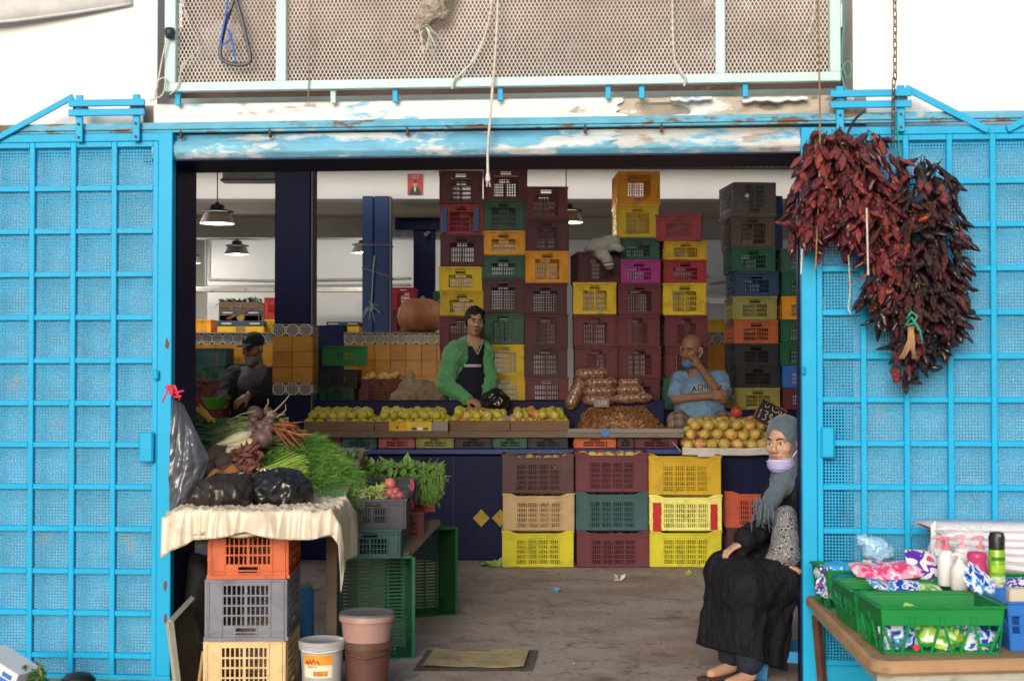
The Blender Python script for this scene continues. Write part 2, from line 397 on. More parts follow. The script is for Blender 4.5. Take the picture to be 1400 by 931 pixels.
# worn square cover let into the floor
cp = [G(577, 916, 0), G(716, 916, 0), G(724, 892, 0), G(594, 892, 0)]
cc = sum((Vector(p) for p in cp), Vector()) / 4
cov = thing('drain_cover', 'worn yellowish square drain cover let into the concrete floor', 'drain cover', cc)
def quadgrid(c, n, m, zf):
    mb = MB(); c = [Vector(p) - cc for p in c]
    mb.grid(lambda a, b: tuple((c[0] * (1 - a) * (1 - b) + c[1] * a * (1 - b) + c[2] * a * b + c[3] * (1 - a) * b) + Vector((0, 0, zf(a, b)))), n, m); return mb
o = quadgrid(cp, 24, 18, lambda a, b: .012 + .012 * (2 * a - 1) ** 2 + .0035 * math.sin(b * 40 + 2 * math.sin(a * 5))).build('cover_plate', M('cover_concrete', (.36, .29, .155), rough=.85, var=.3, scale=9, bump=.6, bscale=30, dirt=(.12, .1, .07), dirt_amt=.3, dscale=8), cov, smooth=True)
big = [p + (Vector(p) - cc).normalized() * .055 for p in map(Vector, cp)]
quadgrid(big, 12, 12, lambda a, b: .0075 + .002 * math.sin(a * 31) * math.cos(b * 23)).build('cover_surround', M('cement_dark', (.12, .105, .09), rough=.9, var=.4, scale=14, bump=.6), cov, smooth=True)

# ================================================================== the market building
bld = thing('market_building', 'whitewashed market hall with a wide doorway under a peeling blue lintel', 'building', FM @ Vector((0, .2, 0)))
uL, uR = fu(213, .12), fu(1168, .12)
zb, z1, z2, z3 = fz(212), fz(178), fz(160), fz(132)
ztop = fz(-60)
def fpart(name, mb, mats, **kw):
    mb.v = [tuple(FM @ Vector(v)) for v in mb.v]; return mb.build(name, mats, bld, world=True, **kw)
zwl, zwr = fz(168, .12, 100), fz(151, .12, 1280)
mb = MB(); mb.box2((-9, .12, -.2), (uL, .45, 3.8)); fpart('wall', mb, m_wall)
mb = MB(); mb.box2((uR, .12, -.2), (8, .45, 3.8)); fpart('wall', mb, m_wall)
# plaster ledge under the left and right upper walls (the rail boards)
prof = [(.10, zb), (.035, zb + .004), (.012, zb + .03), (.010, zb + .06), (.03, zb + .085), (.055, zb + .10), (.06, z1 - .01), (.05, z1 + .005)]
prof_top = [(.045, z2 - .005), (.04, z2 + .01), (.035, (z2 + z3) / 2), (.035, z3 - .01), (.06, z3)]
def strip(profile, u0, u1, nu, amp, gouge, seed, dv=0., rag=0.):
    # resample the profile finely, displace with noise, close to the back
    pts = []
    for (a, b), (c, d) in zip(profile, profile[1:]):
        k = max(2, int(math.hypot(c - a, d - b) / .006))
        pts += [(a + (c - a) * i / k, b + (d - b) * i / k) for i in range(k)]
    pts.append(profile[-1]); mb = MB()
    def fn(a, b):
        i = min(int(b * (len(pts) - 1) + .5), len(pts) - 1); v, z = pts[i]; u = u0 + (u1 - u0) * a + rag * a ** 40 * (wig(z * 55, 1, 0, 1, seed) + .5 * wig(z * 160, 2, 0, 1, seed)); v += dv
        n = fbm(u, z * 2.0, 0, 7, seed, 4); g = fbm(u * .8, z * 1.6, 1, 3.2, seed + 5, 4)
        e = min(b, 1 - b) * 12; e = min(1, e)
        return (u, v + amp * n * e + (gouge * min(1, max(0, g - .38) * 7)) * e, z)
    mb.grid(fn, nu, len(pts)); return mb
m_lint2 = layered('bare_broken_plaster', [(.15, .43, .62), (.55, .57, .57), (.38, .32, .27)], [.44, .56], scale=2.0, bump=.9, stretch=(.7, 1, 2.2), soft=.05)
m_band2 = layered('chipped_tan_plaster', [(.46, .40, .33), (.74, .73, .71), (.26, .2, .15)], [.50, .60], scale=2.4, bump=1., stretch=(.7, 1, 1.6), soft=.04, seed=6.)
for a, b, n, m1, m2, g, dv, rag in ((205, 848, 280, m_lintel, m_band, 1., 0., .06), (760, 1172, 190, m_lint2, m_band2, 1.7, .016, 0.)):
    mb = strip(prof, fu(a), fu(b), n, .004 * g, .022 * g, 2, dv * .5, rag); fpart('lintel_moulding', mb, m1, smooth=50)
    mb = strip(prof_top, fu(a), fu(b), n, .003 * g * g, .05, 8, dv, rag); fpart('plaster_band', mb, m2, smooth=50)
mb = MB(); mb.box2((uL - .05, .07, zb + .002), (uR + .05, .42, z3 - .004)); fpart('lintel_beam', mb, M('raw_plaster', (.30, .26, .22), rough=.95, var=.3, scale=9, bump=.7, bscale=20))
mb = MB(); mb.box2((fu(205), .012, zb - .006), (fu(1172), .43, zb + .001)); fpart('lintel_soffit', mb, m_navy)
# broken ledge stones at the right end of the band
for i, (a, b, y) in enumerate(((918, 975, 133), (1016, 1106, 133))):
    mb = MB(); u0, u1 = fu(a), fu(b); zz = fz(y, 0, (a + b) / 2)
    mb.grid(lambda s, t: (u0 + (u1 - u0) * s, .005 + .06 * t, zz - .022 * (1 - t) * (.6 + .6 * abs(wig(s * 9, i, 0))) + .008), 24, 6)
    solidify(fpart('plaster_lip', mb, m_band, smooth=True), .015)
# rail for the sliding doors
mb = MB(); mb.box2((-6, .0, fz(171)), (6, .045, fz(161))); mb.box2((-6, .008, fz(171) - .012), (6, .03, fz(171)))
fpart('sliding_rail', mb, m_rail, bevel=.003)
for px in (245, 367, 556, 800, 905):
    mb = MB(); u = fu(px); mb.box2((u - .006, .006, fz(183)), (u + .006, .03, fz(172))); fpart('rail_bracket', mb, m_rust, bevel=.002)
# recess with channel behind the mesh screens
mb = MB(); mb.box2((uL, .28, fz(133)), (uR, .34, fz(112))); fpart('steel_channel', mb, M('aqua_grey_paint', (.24, .32, .32), rough=.6, bump=.2))
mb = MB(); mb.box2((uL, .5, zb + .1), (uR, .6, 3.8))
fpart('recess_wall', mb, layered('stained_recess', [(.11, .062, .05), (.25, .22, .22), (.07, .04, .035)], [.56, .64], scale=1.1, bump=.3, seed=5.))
# jambs painted navy inside the doorway
for a, b, v in ((228, 242, .4), (1091, 1102, .16)):
    mb = MB(); mb.box2((fu(a, .1), .09, 0), (fu(b, .1), v, zb - .002)); fpart('jamb', mb, m_navy, bevel=.004)
# roof and inner structure
cl = [FM @ Vector((-9, .3, 0)), FM @ Vector((8, .3, 0))]
# roof slabs with two unseen gaps added between them to bring in fill light
mb = MB(); mb.prism([(cl[0].x, cl[0].y), (cl[1].x, cl[1].y), (8.2, 7.6), (-9.2, 7.6)], 3.6, 3.75, axis=2); mb.build('ceiling', m_inwall, bld, world=True)
mb = MB(); mb.box2((-9.2, 9.25, 3.6), (8.2, 13.7, 3.75)); mb.build('ceiling', m_inwall, bld, world=True)
mb = MB(); mb.box2((-9.2, 14.9, 3.6), (8.2, 17.4, 3.75)); mb.build('ceiling', m_inwall, bld, world=True)   # unseen gap before it, added to brighten the fascia beam
B1 = 15.35; zb1 = PZ(272, B1); B2 = 17.3; zb2 = PZ(325, B2)
mb = MB(); mb.box2((-9, B1, zb1), (8, B1 + .3, 3.6)); mb.build('fascia_beam', m_inwall, bld, world=True)
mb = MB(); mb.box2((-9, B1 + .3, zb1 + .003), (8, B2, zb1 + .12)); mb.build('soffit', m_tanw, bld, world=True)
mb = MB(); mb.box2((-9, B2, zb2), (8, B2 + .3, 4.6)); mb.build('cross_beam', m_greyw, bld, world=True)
mb = MB(); mb.box2((-9.2, 6.9, 0), (-9.0, 34, 4.8)); mb.build('side_wall', m_inwall, bld, world=True)
mb = MB(); mb.box2((8.0, 6.5, 0), (8.2, 34, 4.8)); mb.build('side_wall', m_inwall, bld, world=True)
RW = 19.5; xr = PX(283, RW)
mb = MB(); mb.box2((xr, RW, 0), (8.1, RW + .2, 4.8)); mb.build('rear_wall', m_inwall, bld, world=True)
mb = MB(); mb.box2((xr, RW + .2, 0), (xr + .2, 33, 4.8)); mb.build('rear_wall', m_inwall, bld, world=True)
mb = MB(); mb.box2((-9.2, 33, 0), (xr + .4, 33.2, 4.8)); mb.build('rear_wall', m_inwall, bld, world=True)
# rear roof in strips: unseen gaps between, added so the sky lights the hall
for a, b in ((17.6, 18.1), (19.3, 21), (22.5, 24.5), (26, 28), (29.5, 33.2)):
    mb = MB(); mb.box2((-9.2, a, 4.6), (8.2, b, 4.75)); mb.build('roof_slab', m_inwall, bld, world=True)
# pipes and trims on the rear wall
m_cond = M('conduit_grey', (.36, .35, .34), rough=.6)
def pipe(pts, r, name='conduit', m=m_cond): 
    mb = MB(); mb.tube(pts, r, 6); mb.build(name, m, bld, world=True, smooth=40)
Yw = RW - .04
for pts in ([(286, 320), (286, 382), (375, 384)], [(433, 383), (500, 382), (560, 380)], [(281, 325), (281, 392), (375, 391)], [(433, 391), (560, 389)], [(970, 388), (1000, 384)], [(996, 330), (996, 440)], [(880, 380), (970, 378)]):
    pipe([P(x, y, Yw) for x, y in pts], .018)
for a, b, y in ((248, 375, 396), (433, 497, 396), (533, 566, 396)):
    mb = MB(); p0 = P(a, y, RW - .7); p1 = P(b, y, RW - .7); mb.box2((p0.x, RW - .75, p0.z - .03), (p1.x, RW - .6, p0.z + .03))
    mb.build('cable_tray', M('tray_cream', (.50, .47, .42), rough=.7, dirt=(.2, .18, .15), dirt_amt=.3, dscale=10), bld, world=True, bevel=.004)
# perforated cable tray under the first ceiling
yt = 12.9; za, zc = PZ(232, yt), PZ(221, yt)
tray = MB()
for a, b in ((240, 306), (433, 1094)):
    x0, x1 = PX(a, yt), PX(b, yt); tray.box2((x0, yt, zc - .012), (x1, yt + .09, zc)); tray.box2((x0, yt, za), (x1, yt + .006, za + .02)); tray.box2((x0, yt, zc - .03), (x1, yt + .006, zc - .012))
    n = int((x1 - x0) / .055)
    for i in range(n): tray.box2((x0 + (x1 - x0) * i / n, yt, za + .02), (x0 + (x1 - x0) * (i + .45) / n, yt + .005, zc - .03))
ct = thing('ceiling_cable_tray', 'long slotted metal cable tray running just below the ceiling', 'cable tray', (PX(667, yt), yt, za))
tray.build('tray_channel', M('tray_paint', (.36, .36, .34), rough=.6, var=.3, scale=20, bump=.2, dirt=(.10, .09, .08), dirt_amt=.3, dscale=18), ct, world=True)
for px in (330, 480, 640, 800, 960, 1060):
    x = PX(px, yt); mb = MB(); mb.tube([(x, yt + .045, zc), (x, yt + .045, 3.6)], .006, 5); mb.build('hanger_rod', m_steel, ct, world=True)
# fluorescent fitting beside the pillar
fl_ = thing('strip_light', 'dusty unlit fluorescent strip light fitting under the ceiling', 'light', P(340, 236, 12.4))
x0, x1 = PX(304, 12.4), PX(378, 12.4)
mb = MB(); mb.prism([(12.36, PZ(246, 12.4)), (12.52, PZ(246, 12.4)), (12.50, PZ(226, 12.4)), (12.39, PZ(226, 12.4))], x0, x1, axis=0); mb.build('housing', M('fitting_glaze', (.36, .38, .36), rough=.3, var=.2, dirt=(.2, .17, .12), dirt_amt=.3), fl_, world=True, bevel=.005)
mb = MB(); mb.box2((x0 - .012, 12.34, PZ(248, 12.4) - .004), (x1 + .012, 12.54, PZ(245.5, 12.4))); mb.build('frame', M('fitting_frame', (.14, .13, .12), rough=.6), fl_, world=True)

# ---- blue pillars
BORD = None
def pattern_mat():
    m = bpy.data.materials.new('patterned_tile'); m.use_nodes = True; nt = m.node_tree; b = nt.nodes['Principled BSDF']
    b.inputs['Roughness'].default_value = .25
    tc = _n(nt, 'ShaderNodeTexCoord'); sp = _n(nt, 'ShaderNodeSeparateXYZ'); nt.links.new(tc.outputs['Object'], sp.inputs[0])
    x = mathchain(nt, 'MULTIPLY', sp.outputs[0], 10.5); z = mathchain(nt, 'MULTIPLY', sp.outputs[2], 10.5)     # about -0.5..0.5 over a tile
    ln = lambda a, b: mathchain(nt, 'SQRT', mathchain(nt, 'ADD', mathchain(nt, 'MULTIPLY', a, a), mathchain(nt, 'MULTIPLY', b, b)))
    r = ln(x, z); an = mathchain(nt, 'ARCTAN2', z, x)
    wob = mathchain(nt, 'MULTIPLY', mathchain(nt, 'COSINE', mathchain(nt, 'MULTIPLY', an, 8.)), .03)
    r2 = mathchain(nt, 'ADD', r, wob)
    ax = mathchain(nt, 'SUBTRACT', mathchain(nt, 'ABSOLUTE', x), .5); az = mathchain(nt, 'SUBTRACT', mathchain(nt, 'ABSOLUTE', z), .5)
    rc = ln(ax, az)
    rp = _n(nt, 'ShaderNodeValToRGB'); rp.color_ramp.interpolation = 'CONSTANT'; e = rp.color_ramp.elements
    W = (.56, .52, .45, 1); K = (.035, .035, .06, 1); O = (.42, .2, .07, 1); Bn = (.10, .055, .035, 1)
    e[0].position = 0; e[0].color = O; e[1].position = .07; e[1].color = K
    for p_, c_ in ((.12, W), (.17, K), (.24, Bn), (.27, W), (.33, K), (.42, W)):
        q = e.new(p_); q.color = c_
    nt.links.new(r2, rp.inputs[0])
    mx = _n(nt, 'ShaderNodeMix', data_type='RGBA'); nt.links.new(mathchain(nt, 'LESS_THAN', rc, .19), mx.inputs[0]); nt.links.new(rp.outputs[0], mx.inputs[6]); mx.inputs[7].default_value = K
    mx2 = _n(nt, 'ShaderNodeMix', data_type='RGBA'); nt.links.new(mathchain(nt, 'LESS_THAN', rc, .10), mx2.inputs[0]); nt.links.new(mx.outputs[2], mx2.inputs[6]); mx2.inputs[7].default_value = O
    nt.links.new(mx2.outputs[2], b.inputs['Base Color']); return m
m_pat = pattern_mat()
m_yt = M('amber_tile', (.47, .20, .022), rough=.28, var=.16, scale=9, bump=.06, rnd=.10, dirt=(.2, .1, .03), dirt_amt=.12, dscale=12)
m_grout = M('grout', (.27, .15, .06), rough=.95)
TILE = .0952
def tile_mesh(w_, h_, name):
    mb = MB(); mb.box((0, 0, 0), (w_ - .003, .010, h_ - .003)); return mb.mesh(name, None, bevel=.0015)
me_bt = tile_mesh(TILE, TILE, 'border_tile'); me_yt = tile_mesh(TILE * 1.5, TILE * 1.5, 'wall_tile'); me_yh = {}
def tile_area(par, x0, x1, z0, z1, y, axis='x', tw=None, me=None, m=None, name='tile'):
    """rows of tiles, each its own object, on a vertical face"""
    w_ = x1 - x0; h_ = z1 - z0; nx = max(1, round(w_ / tw)); nz = max(1, round(h_ / tw)); a, b = w_ / nx, h_ / nz
    key = (round(a, 4), round(b, 4), name)
    if key not in me_yh: me_yh[key] = tile_mesh(a, b, name)
    for i in range(nx):
        for j in range(nz):
            c = (x0 + a * (i + .5), y + random.uniform(-.0008, .0008), z0 + b * (j + .5))
            if axis == 'y': c = (y + random.uniform(-.0008, .0008), x0 + a * (i + .5), c[2])
            obj(name, me_yh[key], par, c, (random.uniform(-.006, .006), 0, (math.pi / 2 if axis == 'y' else 0) + random.uniform(-.006, .006)), mat=m, world=True)
zt1 = 1.752; zt0 = zt1 - TILE
PY = 11.3; px0, px1 = PX(375, PY), PX(424, PY); pw = px1 - px0; pd = .29
pil = thing('tiled_pillar', 'navy pillar with an amber tiled middle between two patterned borders', 'pillar', ((px0 + px1) / 2, PY + pd / 2, 0))
mb = MB(); mb.box2((px0, PY, 0), (px1, PY + pd, 3.6)); mb.build('shaft', m_navy, pil, world=True, bevel=.008)
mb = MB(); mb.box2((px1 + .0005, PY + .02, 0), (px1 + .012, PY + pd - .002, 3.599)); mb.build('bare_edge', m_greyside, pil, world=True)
yb = PZ(540, PY); xa, xb = PX(373, PY), PX(427.5, PY)
mb = MB(); mb.box2((xa + .006, PY - .012, yb), (xb - .006, PY + pd + .012, zt1 + .03)); mb.build('tile_bed', m_grout, pil, world=True)
zq = zt1 + .03
tile_area(pil, xa, xb, zq - TILE, zq, PY - .017, tw=TILE, m=m_pat, name='border_tile')
tile_area(pil, xa, xb, yb, yb + TILE, PY - .017, tw=TILE, m=m_pat, name='border_tile')
tile_area(pil, xa, xb, yb + TILE, zq - TILE, PY - .017, tw=TILE * 1.5, m=m_yt, name='wall_tile')
tile_area(pil, PY - .012, PY + pd + .012, zq - TILE, zq, xb, 'y', TILE, m=m_pat, name='border_tile')
tile_area(pil, PY - .012, PY + pd + .012, yb, yb + TILE, xb, 'y', TILE, m=m_pat, name='border_tile')
tile_area(pil, PY - .012, PY + pd + .012, yb + TILE, zq - TILE, xb, 'y', TILE * 1.5, m=m_yt, name='wall_tile')
# the further pillar with string tied round it
Y2 = 15.1; a, b = PX(495, Y2), PX(531, Y2)
p2 = thing('blue_pillar', 'faded blue pillar with string tied round it behind the pumpkin', 'pillar', ((a + b) / 2, Y2 + .13, 0))
mb = MB(); mid = (a + b) / 2 - .02
mb.box2((a, Y2, 0), (mid - .006, Y2 + .25, zb1)); mb.box2((mid + .006, Y2, 0), (b, Y2 + .25, zb1)); mb.box2((mid - .006, Y2 + .015, 0), (mid + .006, Y2 + .24, zb1 - .01)); mb.build('shaft', m_navy2, p2, world=True, bevel=.012)
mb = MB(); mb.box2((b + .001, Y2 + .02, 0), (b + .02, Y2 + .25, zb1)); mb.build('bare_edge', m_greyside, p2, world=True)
for y, dz in ((335, 0), (366, -.1)):
    z = PZ(y, Y2); mb = MB(); mb.tube([(a - .006, Y2 + .27, z), (a - .006, Y2 - .006, z), (b + .026, Y2 - .006, z + dz), (b + .026, Y2 + .27, z + dz)], .006, 5); mb.build('string', m_rope2, p2, world=True)
mb = MB(); q = [P(512, 350, Y2 - .03), P(510, 372, Y2 - .04), P(509, 395, Y2 - .03), P(507, 425, Y2 - .04)]; mb.tube(q, .007, 5)
for i in range(14):
    c = P(508, 424, Y2 - .04); d = Vector((random.uniform(-.12, .12), random.uniform(-.05, 0), random.uniform(-.13, .1))); mb.tube([c, c + d * .5 + Vector((0, 0, .03)), c + d], .004, 4)
mb.build('string', M('pale_string', (.42, .45, .40), rough=.9), p2, world=True)
Y3 = 15.9; a, b = PX(565, Y3), PX(594, Y3)
p3 = thing('capped_blue_post', 'dark blue post with a wide flat cap standing behind the crate stacks', 'pillar', ((a + b) / 2, Y3 + .1, 0))
mb = MB(); mb.box2((a, Y3, 0), (b, Y3 + .22, PZ(312, Y3))); mb.build('shaft', m_navy, p3, world=True, bevel=.006)
mb = MB(); mb.box2((PX(540, Y3), Y3 - .03, PZ(315, Y3)), (PX(640, Y3), Y3 + .25, PZ(298, Y3))); mb.build('cap', m_navy, p3, world=True, bevel=.006)
for px in (559, 586):
    mb = MB(); c = P(px, 318, Y3 - .05); mb.tube([c, c + Vector((-.03, -.08, -.03))], .02, 8); mb.build('bracket', m_steel, p3, world=True)
a, b = PX(1052, 13.6), PX(1071, 13.6)
p4 = thing('narrow_blue_pillar', 'narrow blue pillar rising behind the leaning crate stack', 'pillar', ((a + b) / 2, 13.7, 0))
mb = MB(); mb.box2((a, 13.6, 0), (b, 13.8, PZ(268, 13.6))); mb.build('shaft', m_navy2, p4, world=True, bevel=.006)
# wall bracket on the rear wall
mb = MB(); q0 = P(968, 405, RW - 2.0); mb.prism([(RW - 2.2, q0.z - .10), (RW - .01, q0.z + .12), (RW - .01, q0.z + .18), (RW - 2.2, q0.z - .03)], q0.x, q0.x + .28, axis=0)
mb.build('cable_tray', MATS['tray_cream'], bld, world=True)

# ---- low tiled walls behind the stalls
TWY = 13.0
def tiled_wall(label, x0, x1, ends=False):
    t = thing('tiled_wall', label, 'wall', ((x0 + x1) / 2, TWY + .1, 0))
    mb = MB(); mb.box2((x0, TWY + .006, 0), (x1, TWY + .2, zt1 - .002)); mb.build('wall_core', m_grout, t, world=True)
    mb = MB(); mb.box2((x0, TWY - .02, zt1), (x1, TWY + 1.6, zt1 + .012)); mb.build('coping', M('coping_cement', (.25, .24, .24), rough=.8, bump=.3), t, world=True)
    n = max(1, round((x1 - x0) / TILE)); a = (x1 - x0) / n
    tile_area(t, x0, x1, zt0, zt1, TWY, tw=TILE, m=m_pat, name='border_tile')
    tile_area(t, x0, x1, zt0 - TILE * 1.5 * 4, zt0, TWY, tw=TILE * 1.5, m=m_yt, name='wall_tile')
    mb = MB(); mb.box2((x0, TWY + .001, 0), (x1, TWY + .005, zt0 - TILE * 6 - .004)); mb.build('skirting', m_navy, t, world=True)
    return t
tiled_wall('low amber tiled wall with patterned border behind the man in the cap', PX(232, TWY), PX(420, TWY))
tiled_wall('low amber tiled wall with patterned border carrying the pumpkin', PX(470, TWY), PX(640, TWY))
tiled_wall('low amber tiled wall with patterned border behind the seated man', PX(930, TWY), PX(1060, TWY))
mb = MB(); mb.box2((PX(424, 13.1), 13.25, 0), (PX(470, 13.1), 13.4, PZ(445, 13.3)))
tag(mb.build('partition_wall', m_navy, bevel=.01), 'plain navy partition filling the gap between two tiled walls', 'wall')

# ---- display counter
CY0 = 10.98; LIPZ = PZ(613, CY0)
XL, XR = PX(395, CY0), PX(1290, CY0)
ctr = thing('stall_counter', 'long navy painted stall counter with yellow diamonds on its front', 'counter', ((XL + XR) / 2, CY0, 0))
mb = MB(); mb.box2((XL, CY0 + .03, 0), (XR, 11.42, LIPZ - .05)); mb.build('counter_body', m_navy, ctr, world=True, bevel=.01)
mb = MB(); mb.box2((XL - .02, CY0 - .03, LIPZ - .045), (XR, 11.42, LIPZ)); mb.build('counter_top', M('counter_top_blue', (.014, .035, .16), rough=.45, var=.3, scale=5, bump=.2, dirt=(.10, .12, .2), dirt_amt=.22, dscale=9), ctr, world=True, bevel=.008)
zl = PZ(547, 11.45)
mb = MB(); mb.box2((XL, 11.421, 0), (PX(908, 11.45), 11.50, zl)); mb.build('back_board', m_navy, ctr, world=True, bevel=.008)
for px in (620, 697):
    mb = MB(); x = PX(px, CY0); mb.box2((x - .003, CY0 + .018, .03), (x + .003, CY0 + .032, LIPZ - .06)); mb.build('panel_joint', m_dark, ctr, world=True)
for px in (658, 684):
    c = P(px, 708, CY0 + .025); mb = MB(); mb.prism([(c.x - .062, c.z), (c.x, c.z - .066), (c.x + .062, c.z), (c.x, c.z + .066)], CY0 + .022, CY0 + .034, axis=1)
    mb.build('diamond', M('diamond_yellow', (.45, .30, .03), rough=.6, var=.25, dirt=(.05, .05, .08), dirt_amt=.3, dscale=14), ctr, world=True)
# raised floor behind it and the plinth the stacks stand on
BOYZ = .24; PLZ = PZ(560, 12.0)
mb = MB(); mb.box2((XL, 11.501, 0), (XR, 11.94, BOYZ)); struct(mb.build('raised_floor', m_floor))
mb = MB(); mb.box2((PX(596, 12), 11.941, 0), (XR + .2, 12.62, PLZ)); tag(mb.build('crate_plinth', m_navy, bevel=.01), 'navy plinth under the tall crate stacks', 'plinth')
# ================================================================== sliding doors
def perf_mesh(w_, h_, n):
    mb = MB(); a, b = w_ / n, h_ / n; r = .34
    for i in range(n):
        for j in range(n):
            cx, cz = (i + .5) * a, (j + .5) * b
            sq = [(-.5, -.5), (0, -.5), (.5, -.5), (.5, 0), (.5, .5), (0, .5), (-.5, .5), (-.5, 0)]
            oc = [(r * math.cos(R(225 + 45 * k)), r * math.sin(R(225 + 45 * k))) for k in range(8)]
            vs = [(cx + x * a, 0, cz + z * b) for x, z in sq] + [(cx + x * a, 0, cz + z * b) for x, z in oc]
            mb.add(vs, [(k, (k + 1) % 8, (k + 1) % 8 + 8, k + 8) for k in range(8)])
    return mb.mesh('perforated_panel', None)
_perf = {}
def door(name, label, vx, hz, edges, n=12):
    """vx: centre u of the vertical bars and stiles, hz: centre z of the horizontal bars, edges: (u0, u1, z0, z1) outer frame"""
    u0, u1, z0, z1 = edges; base = ((u0 + u1) / 2, .02, z0)
    t = fthing(name, label, 'door', *base)
    bw = .026
    def bar(nm, lo, hi, m=m_doorbar): mb = MB(); mb.box2(lo, hi); fobj(nm, mb, m, t, base, bevel=.003)
    bar('top_rail', (u0, 0, max(hz) + bw / 2), (u1, .05, z1)); bar('bottom_rail', (u0, 0, z0), (u1, .05, min(hz) - bw / 2))
    inner0, inner1 = min(vx), max(vx)
    lo_z, hi_z = min(hz) - bw / 2, max(hz) + bw / 2
    if u1 - inner1 > bw: bar('stile', (inner1 + bw / 2 + .002, -.006, z0 - .001), (u1, .052, z1 + .001)); 
    if inner0 - u0 > bw: bar('stile', (u0, -.006, z0 - .001), (inner0 - bw / 2 - .002, .052, z1 + .001))
    for u in vx: bar('bar', (u - bw / 2, .002, lo_z), (u + bw / 2, .032, hi_z))
    vs = sorted(vx)
    for z in hz:
        for a, b in zip(vs, vs[1:]): bar('bar', (a + bw / 2, .004, z - bw / 2), (b - bw / 2, .030, z + bw / 2))
    hs = sorted(hz)
    for a, b in zip(vs, vs[1:]):
        for c, d in zip(hs, hs[1:]):
            w_, h_ = b - a - bw, d - c - bw; key = (round(w_, 2), round(h_, 2))
            if key not in _perf: _perf[key] = (perf_mesh(w_, h_, n), w_, h_)
            me, w0, h0 = _perf[key]
            obj('perforated_panel', me, t, Vector((a + bw / 2, .026, c + bw / 2)) - Vector(base), None, (w_ / w0, 1, h_ / h0), mat=m_perf)
    return t, base
dl_h = [fz(y, 0, 120) for y in (198, 257.5, 316, 375, 434, 493, 551, 608, 665.5, 723, 781, 838, 896)]
st = (dl_h[0] - dl_h[-1]) / 12; dl_h.append(dl_h[-1] - st)
dl_v = [fu(x) for x in (-70, -14, 42, 98.5, 154.5, 211.5)]
DL, bL = door('sliding_door', 'light blue sliding metal door with perforated squares and a lock box', dl_v, dl_h, (dl_v[0] - .06, fu(235), .02, fz(183, 0, 120)))
dr_h = [fz(y, 0, 1240) for y in (188, 248, 307, 367, 427, 487, 546.5)]
st = (dr_h[0] - dr_h[-1]) / 6
while dr_h[-1] - st > .08: dr_h.append(dr_h[-1] - st)
dr_v = [fu(x) for x in (1121, 1181, 1240, 1300, 1359.5, 1419, 1478)]
DR, bR = door('sliding_door', 'deep blue sliding metal door with perforated squares behind the dried chillies', dr_v, dr_h, (fu(1096), dr_v[-1] + .06, .02, fz(173, 0, 1240)))
# hangers, diagonals, lock plates
def dpart(t, base, name, boxes, m=m_doorbar, bevel=.003):
    mb = MB()
    for lo, hi in boxes: mb.box2(lo, hi)
    fobj(name, mb, m, t, base, bevel=bevel)
def slant(t, base, name, p0, p1, w_=.022, v=-.02):
    (a, b), (c, d) = p0, p1; dx, dz = c - a, d - b; L = math.hypot(dx, dz); nx, nz = -dz / L * w_ / 2, dx / L * w_ / 2
    mb = MB(); mb.prism([(a + nx, b + nz), (c + nx, d + nz), (c - nx, d - nz), (a - nx, b - nz)], v, v + .012, axis=1); fobj(name, mb, m_doorbar, t, base, bevel=.002)
def hanger(t, base, pxs, ytop, ybot, yb1, yb2, px):
    z = lambda y: fz(y, 0, px)
    for x in pxs:
        u = fu(x); dpart(t, base, 'hanger_strap', [((u - .017, -.028, z(ybot)), (u + .017, -.012, z(ytop)))])
        for yy in ((ytop + ybot) / 2 + 8, ybot - 6):
            mb = MB(); mb.tube([(u, -.036, z(yy)), (u, -.028, z(yy))], .006, 6); fobj('bolt', mb, m_rust, t, base)
    ua, ub = fu(pxs[0]) - .045, fu(pxs[1]) + .045
    for yy in (yb1, yb2): dpart(t, base, 'hanger_bar', [((ua, -.044, z(yy) - .016), (ub, -.0285, z(yy) + .016))])
    for x in pxs:
        mb = MB(); u = fu(x); mb.tube([(u, -.028, z((yb1 + yb2) / 2)), (u, .02, z((yb1 + yb2) / 2))], .03, 12); fobj('roller', mb, m_rust, t, base)
hanger(DL, bL, (109, 187), 131, 195, 143, 156, 150)
slant(DL, bL, 'brace', fp(102, 133), fp(-90, 238), .028)
hanger(DR, bR, (1149, 1232), 119, 182, 130, 145, 1190)
slant(DR, bR, 'brace', fp(1237, 121), fp(1350, 179), .03); slant(DR, bR, 'brace', fp(1376, 178), fp(1440, 145), .03)
# lock box and pull on the left door
def rbox(t, base, name, x0, y0, x1, y1, v0, v1, px, m=m_doorbar):
    (a, b), (c, d) = fp(x0, y1), fp(x1, y0); mb = MB(); mb.box2((a, v0, b), (c, v1, d)); fobj(name, mb, m, t, base, bevel=.008)
rbox(DL, bL, 'lock_box', 192, 590, 212, 632, -.03, .0, 200)
rbox(DL, bL, 'pull_handle', 211, 505, 219, 520, -.03, -.006, 215)
rbox(DR, bR, 'lock_box', 1122, 583, 1140, 626, -.03, 0, 1130)
rbox(DR, bR, 'pull_handle', 1096, 500, 1101, 513, -.03, -.006, 1098)
for px, py in ((226, 800), (228, 470), (226, 845)):     # chipped paint on the stile edge
    a, b = fp(px, py, -.008); mb = MB(); k = [(a + .013 * math.cos(t) * random.uniform(.5, 1), b + .028 * math.sin(t) * random.uniform(.6, 1.1)) for t in np.linspace(0, 6.28, 9)[:-1]]
    mb.prism(k, -.0072, -.0062, axis=1); fobj('paint_chip', mb, M('primer_brown', (.16, .07, .04), rough=.9), DL, bL)

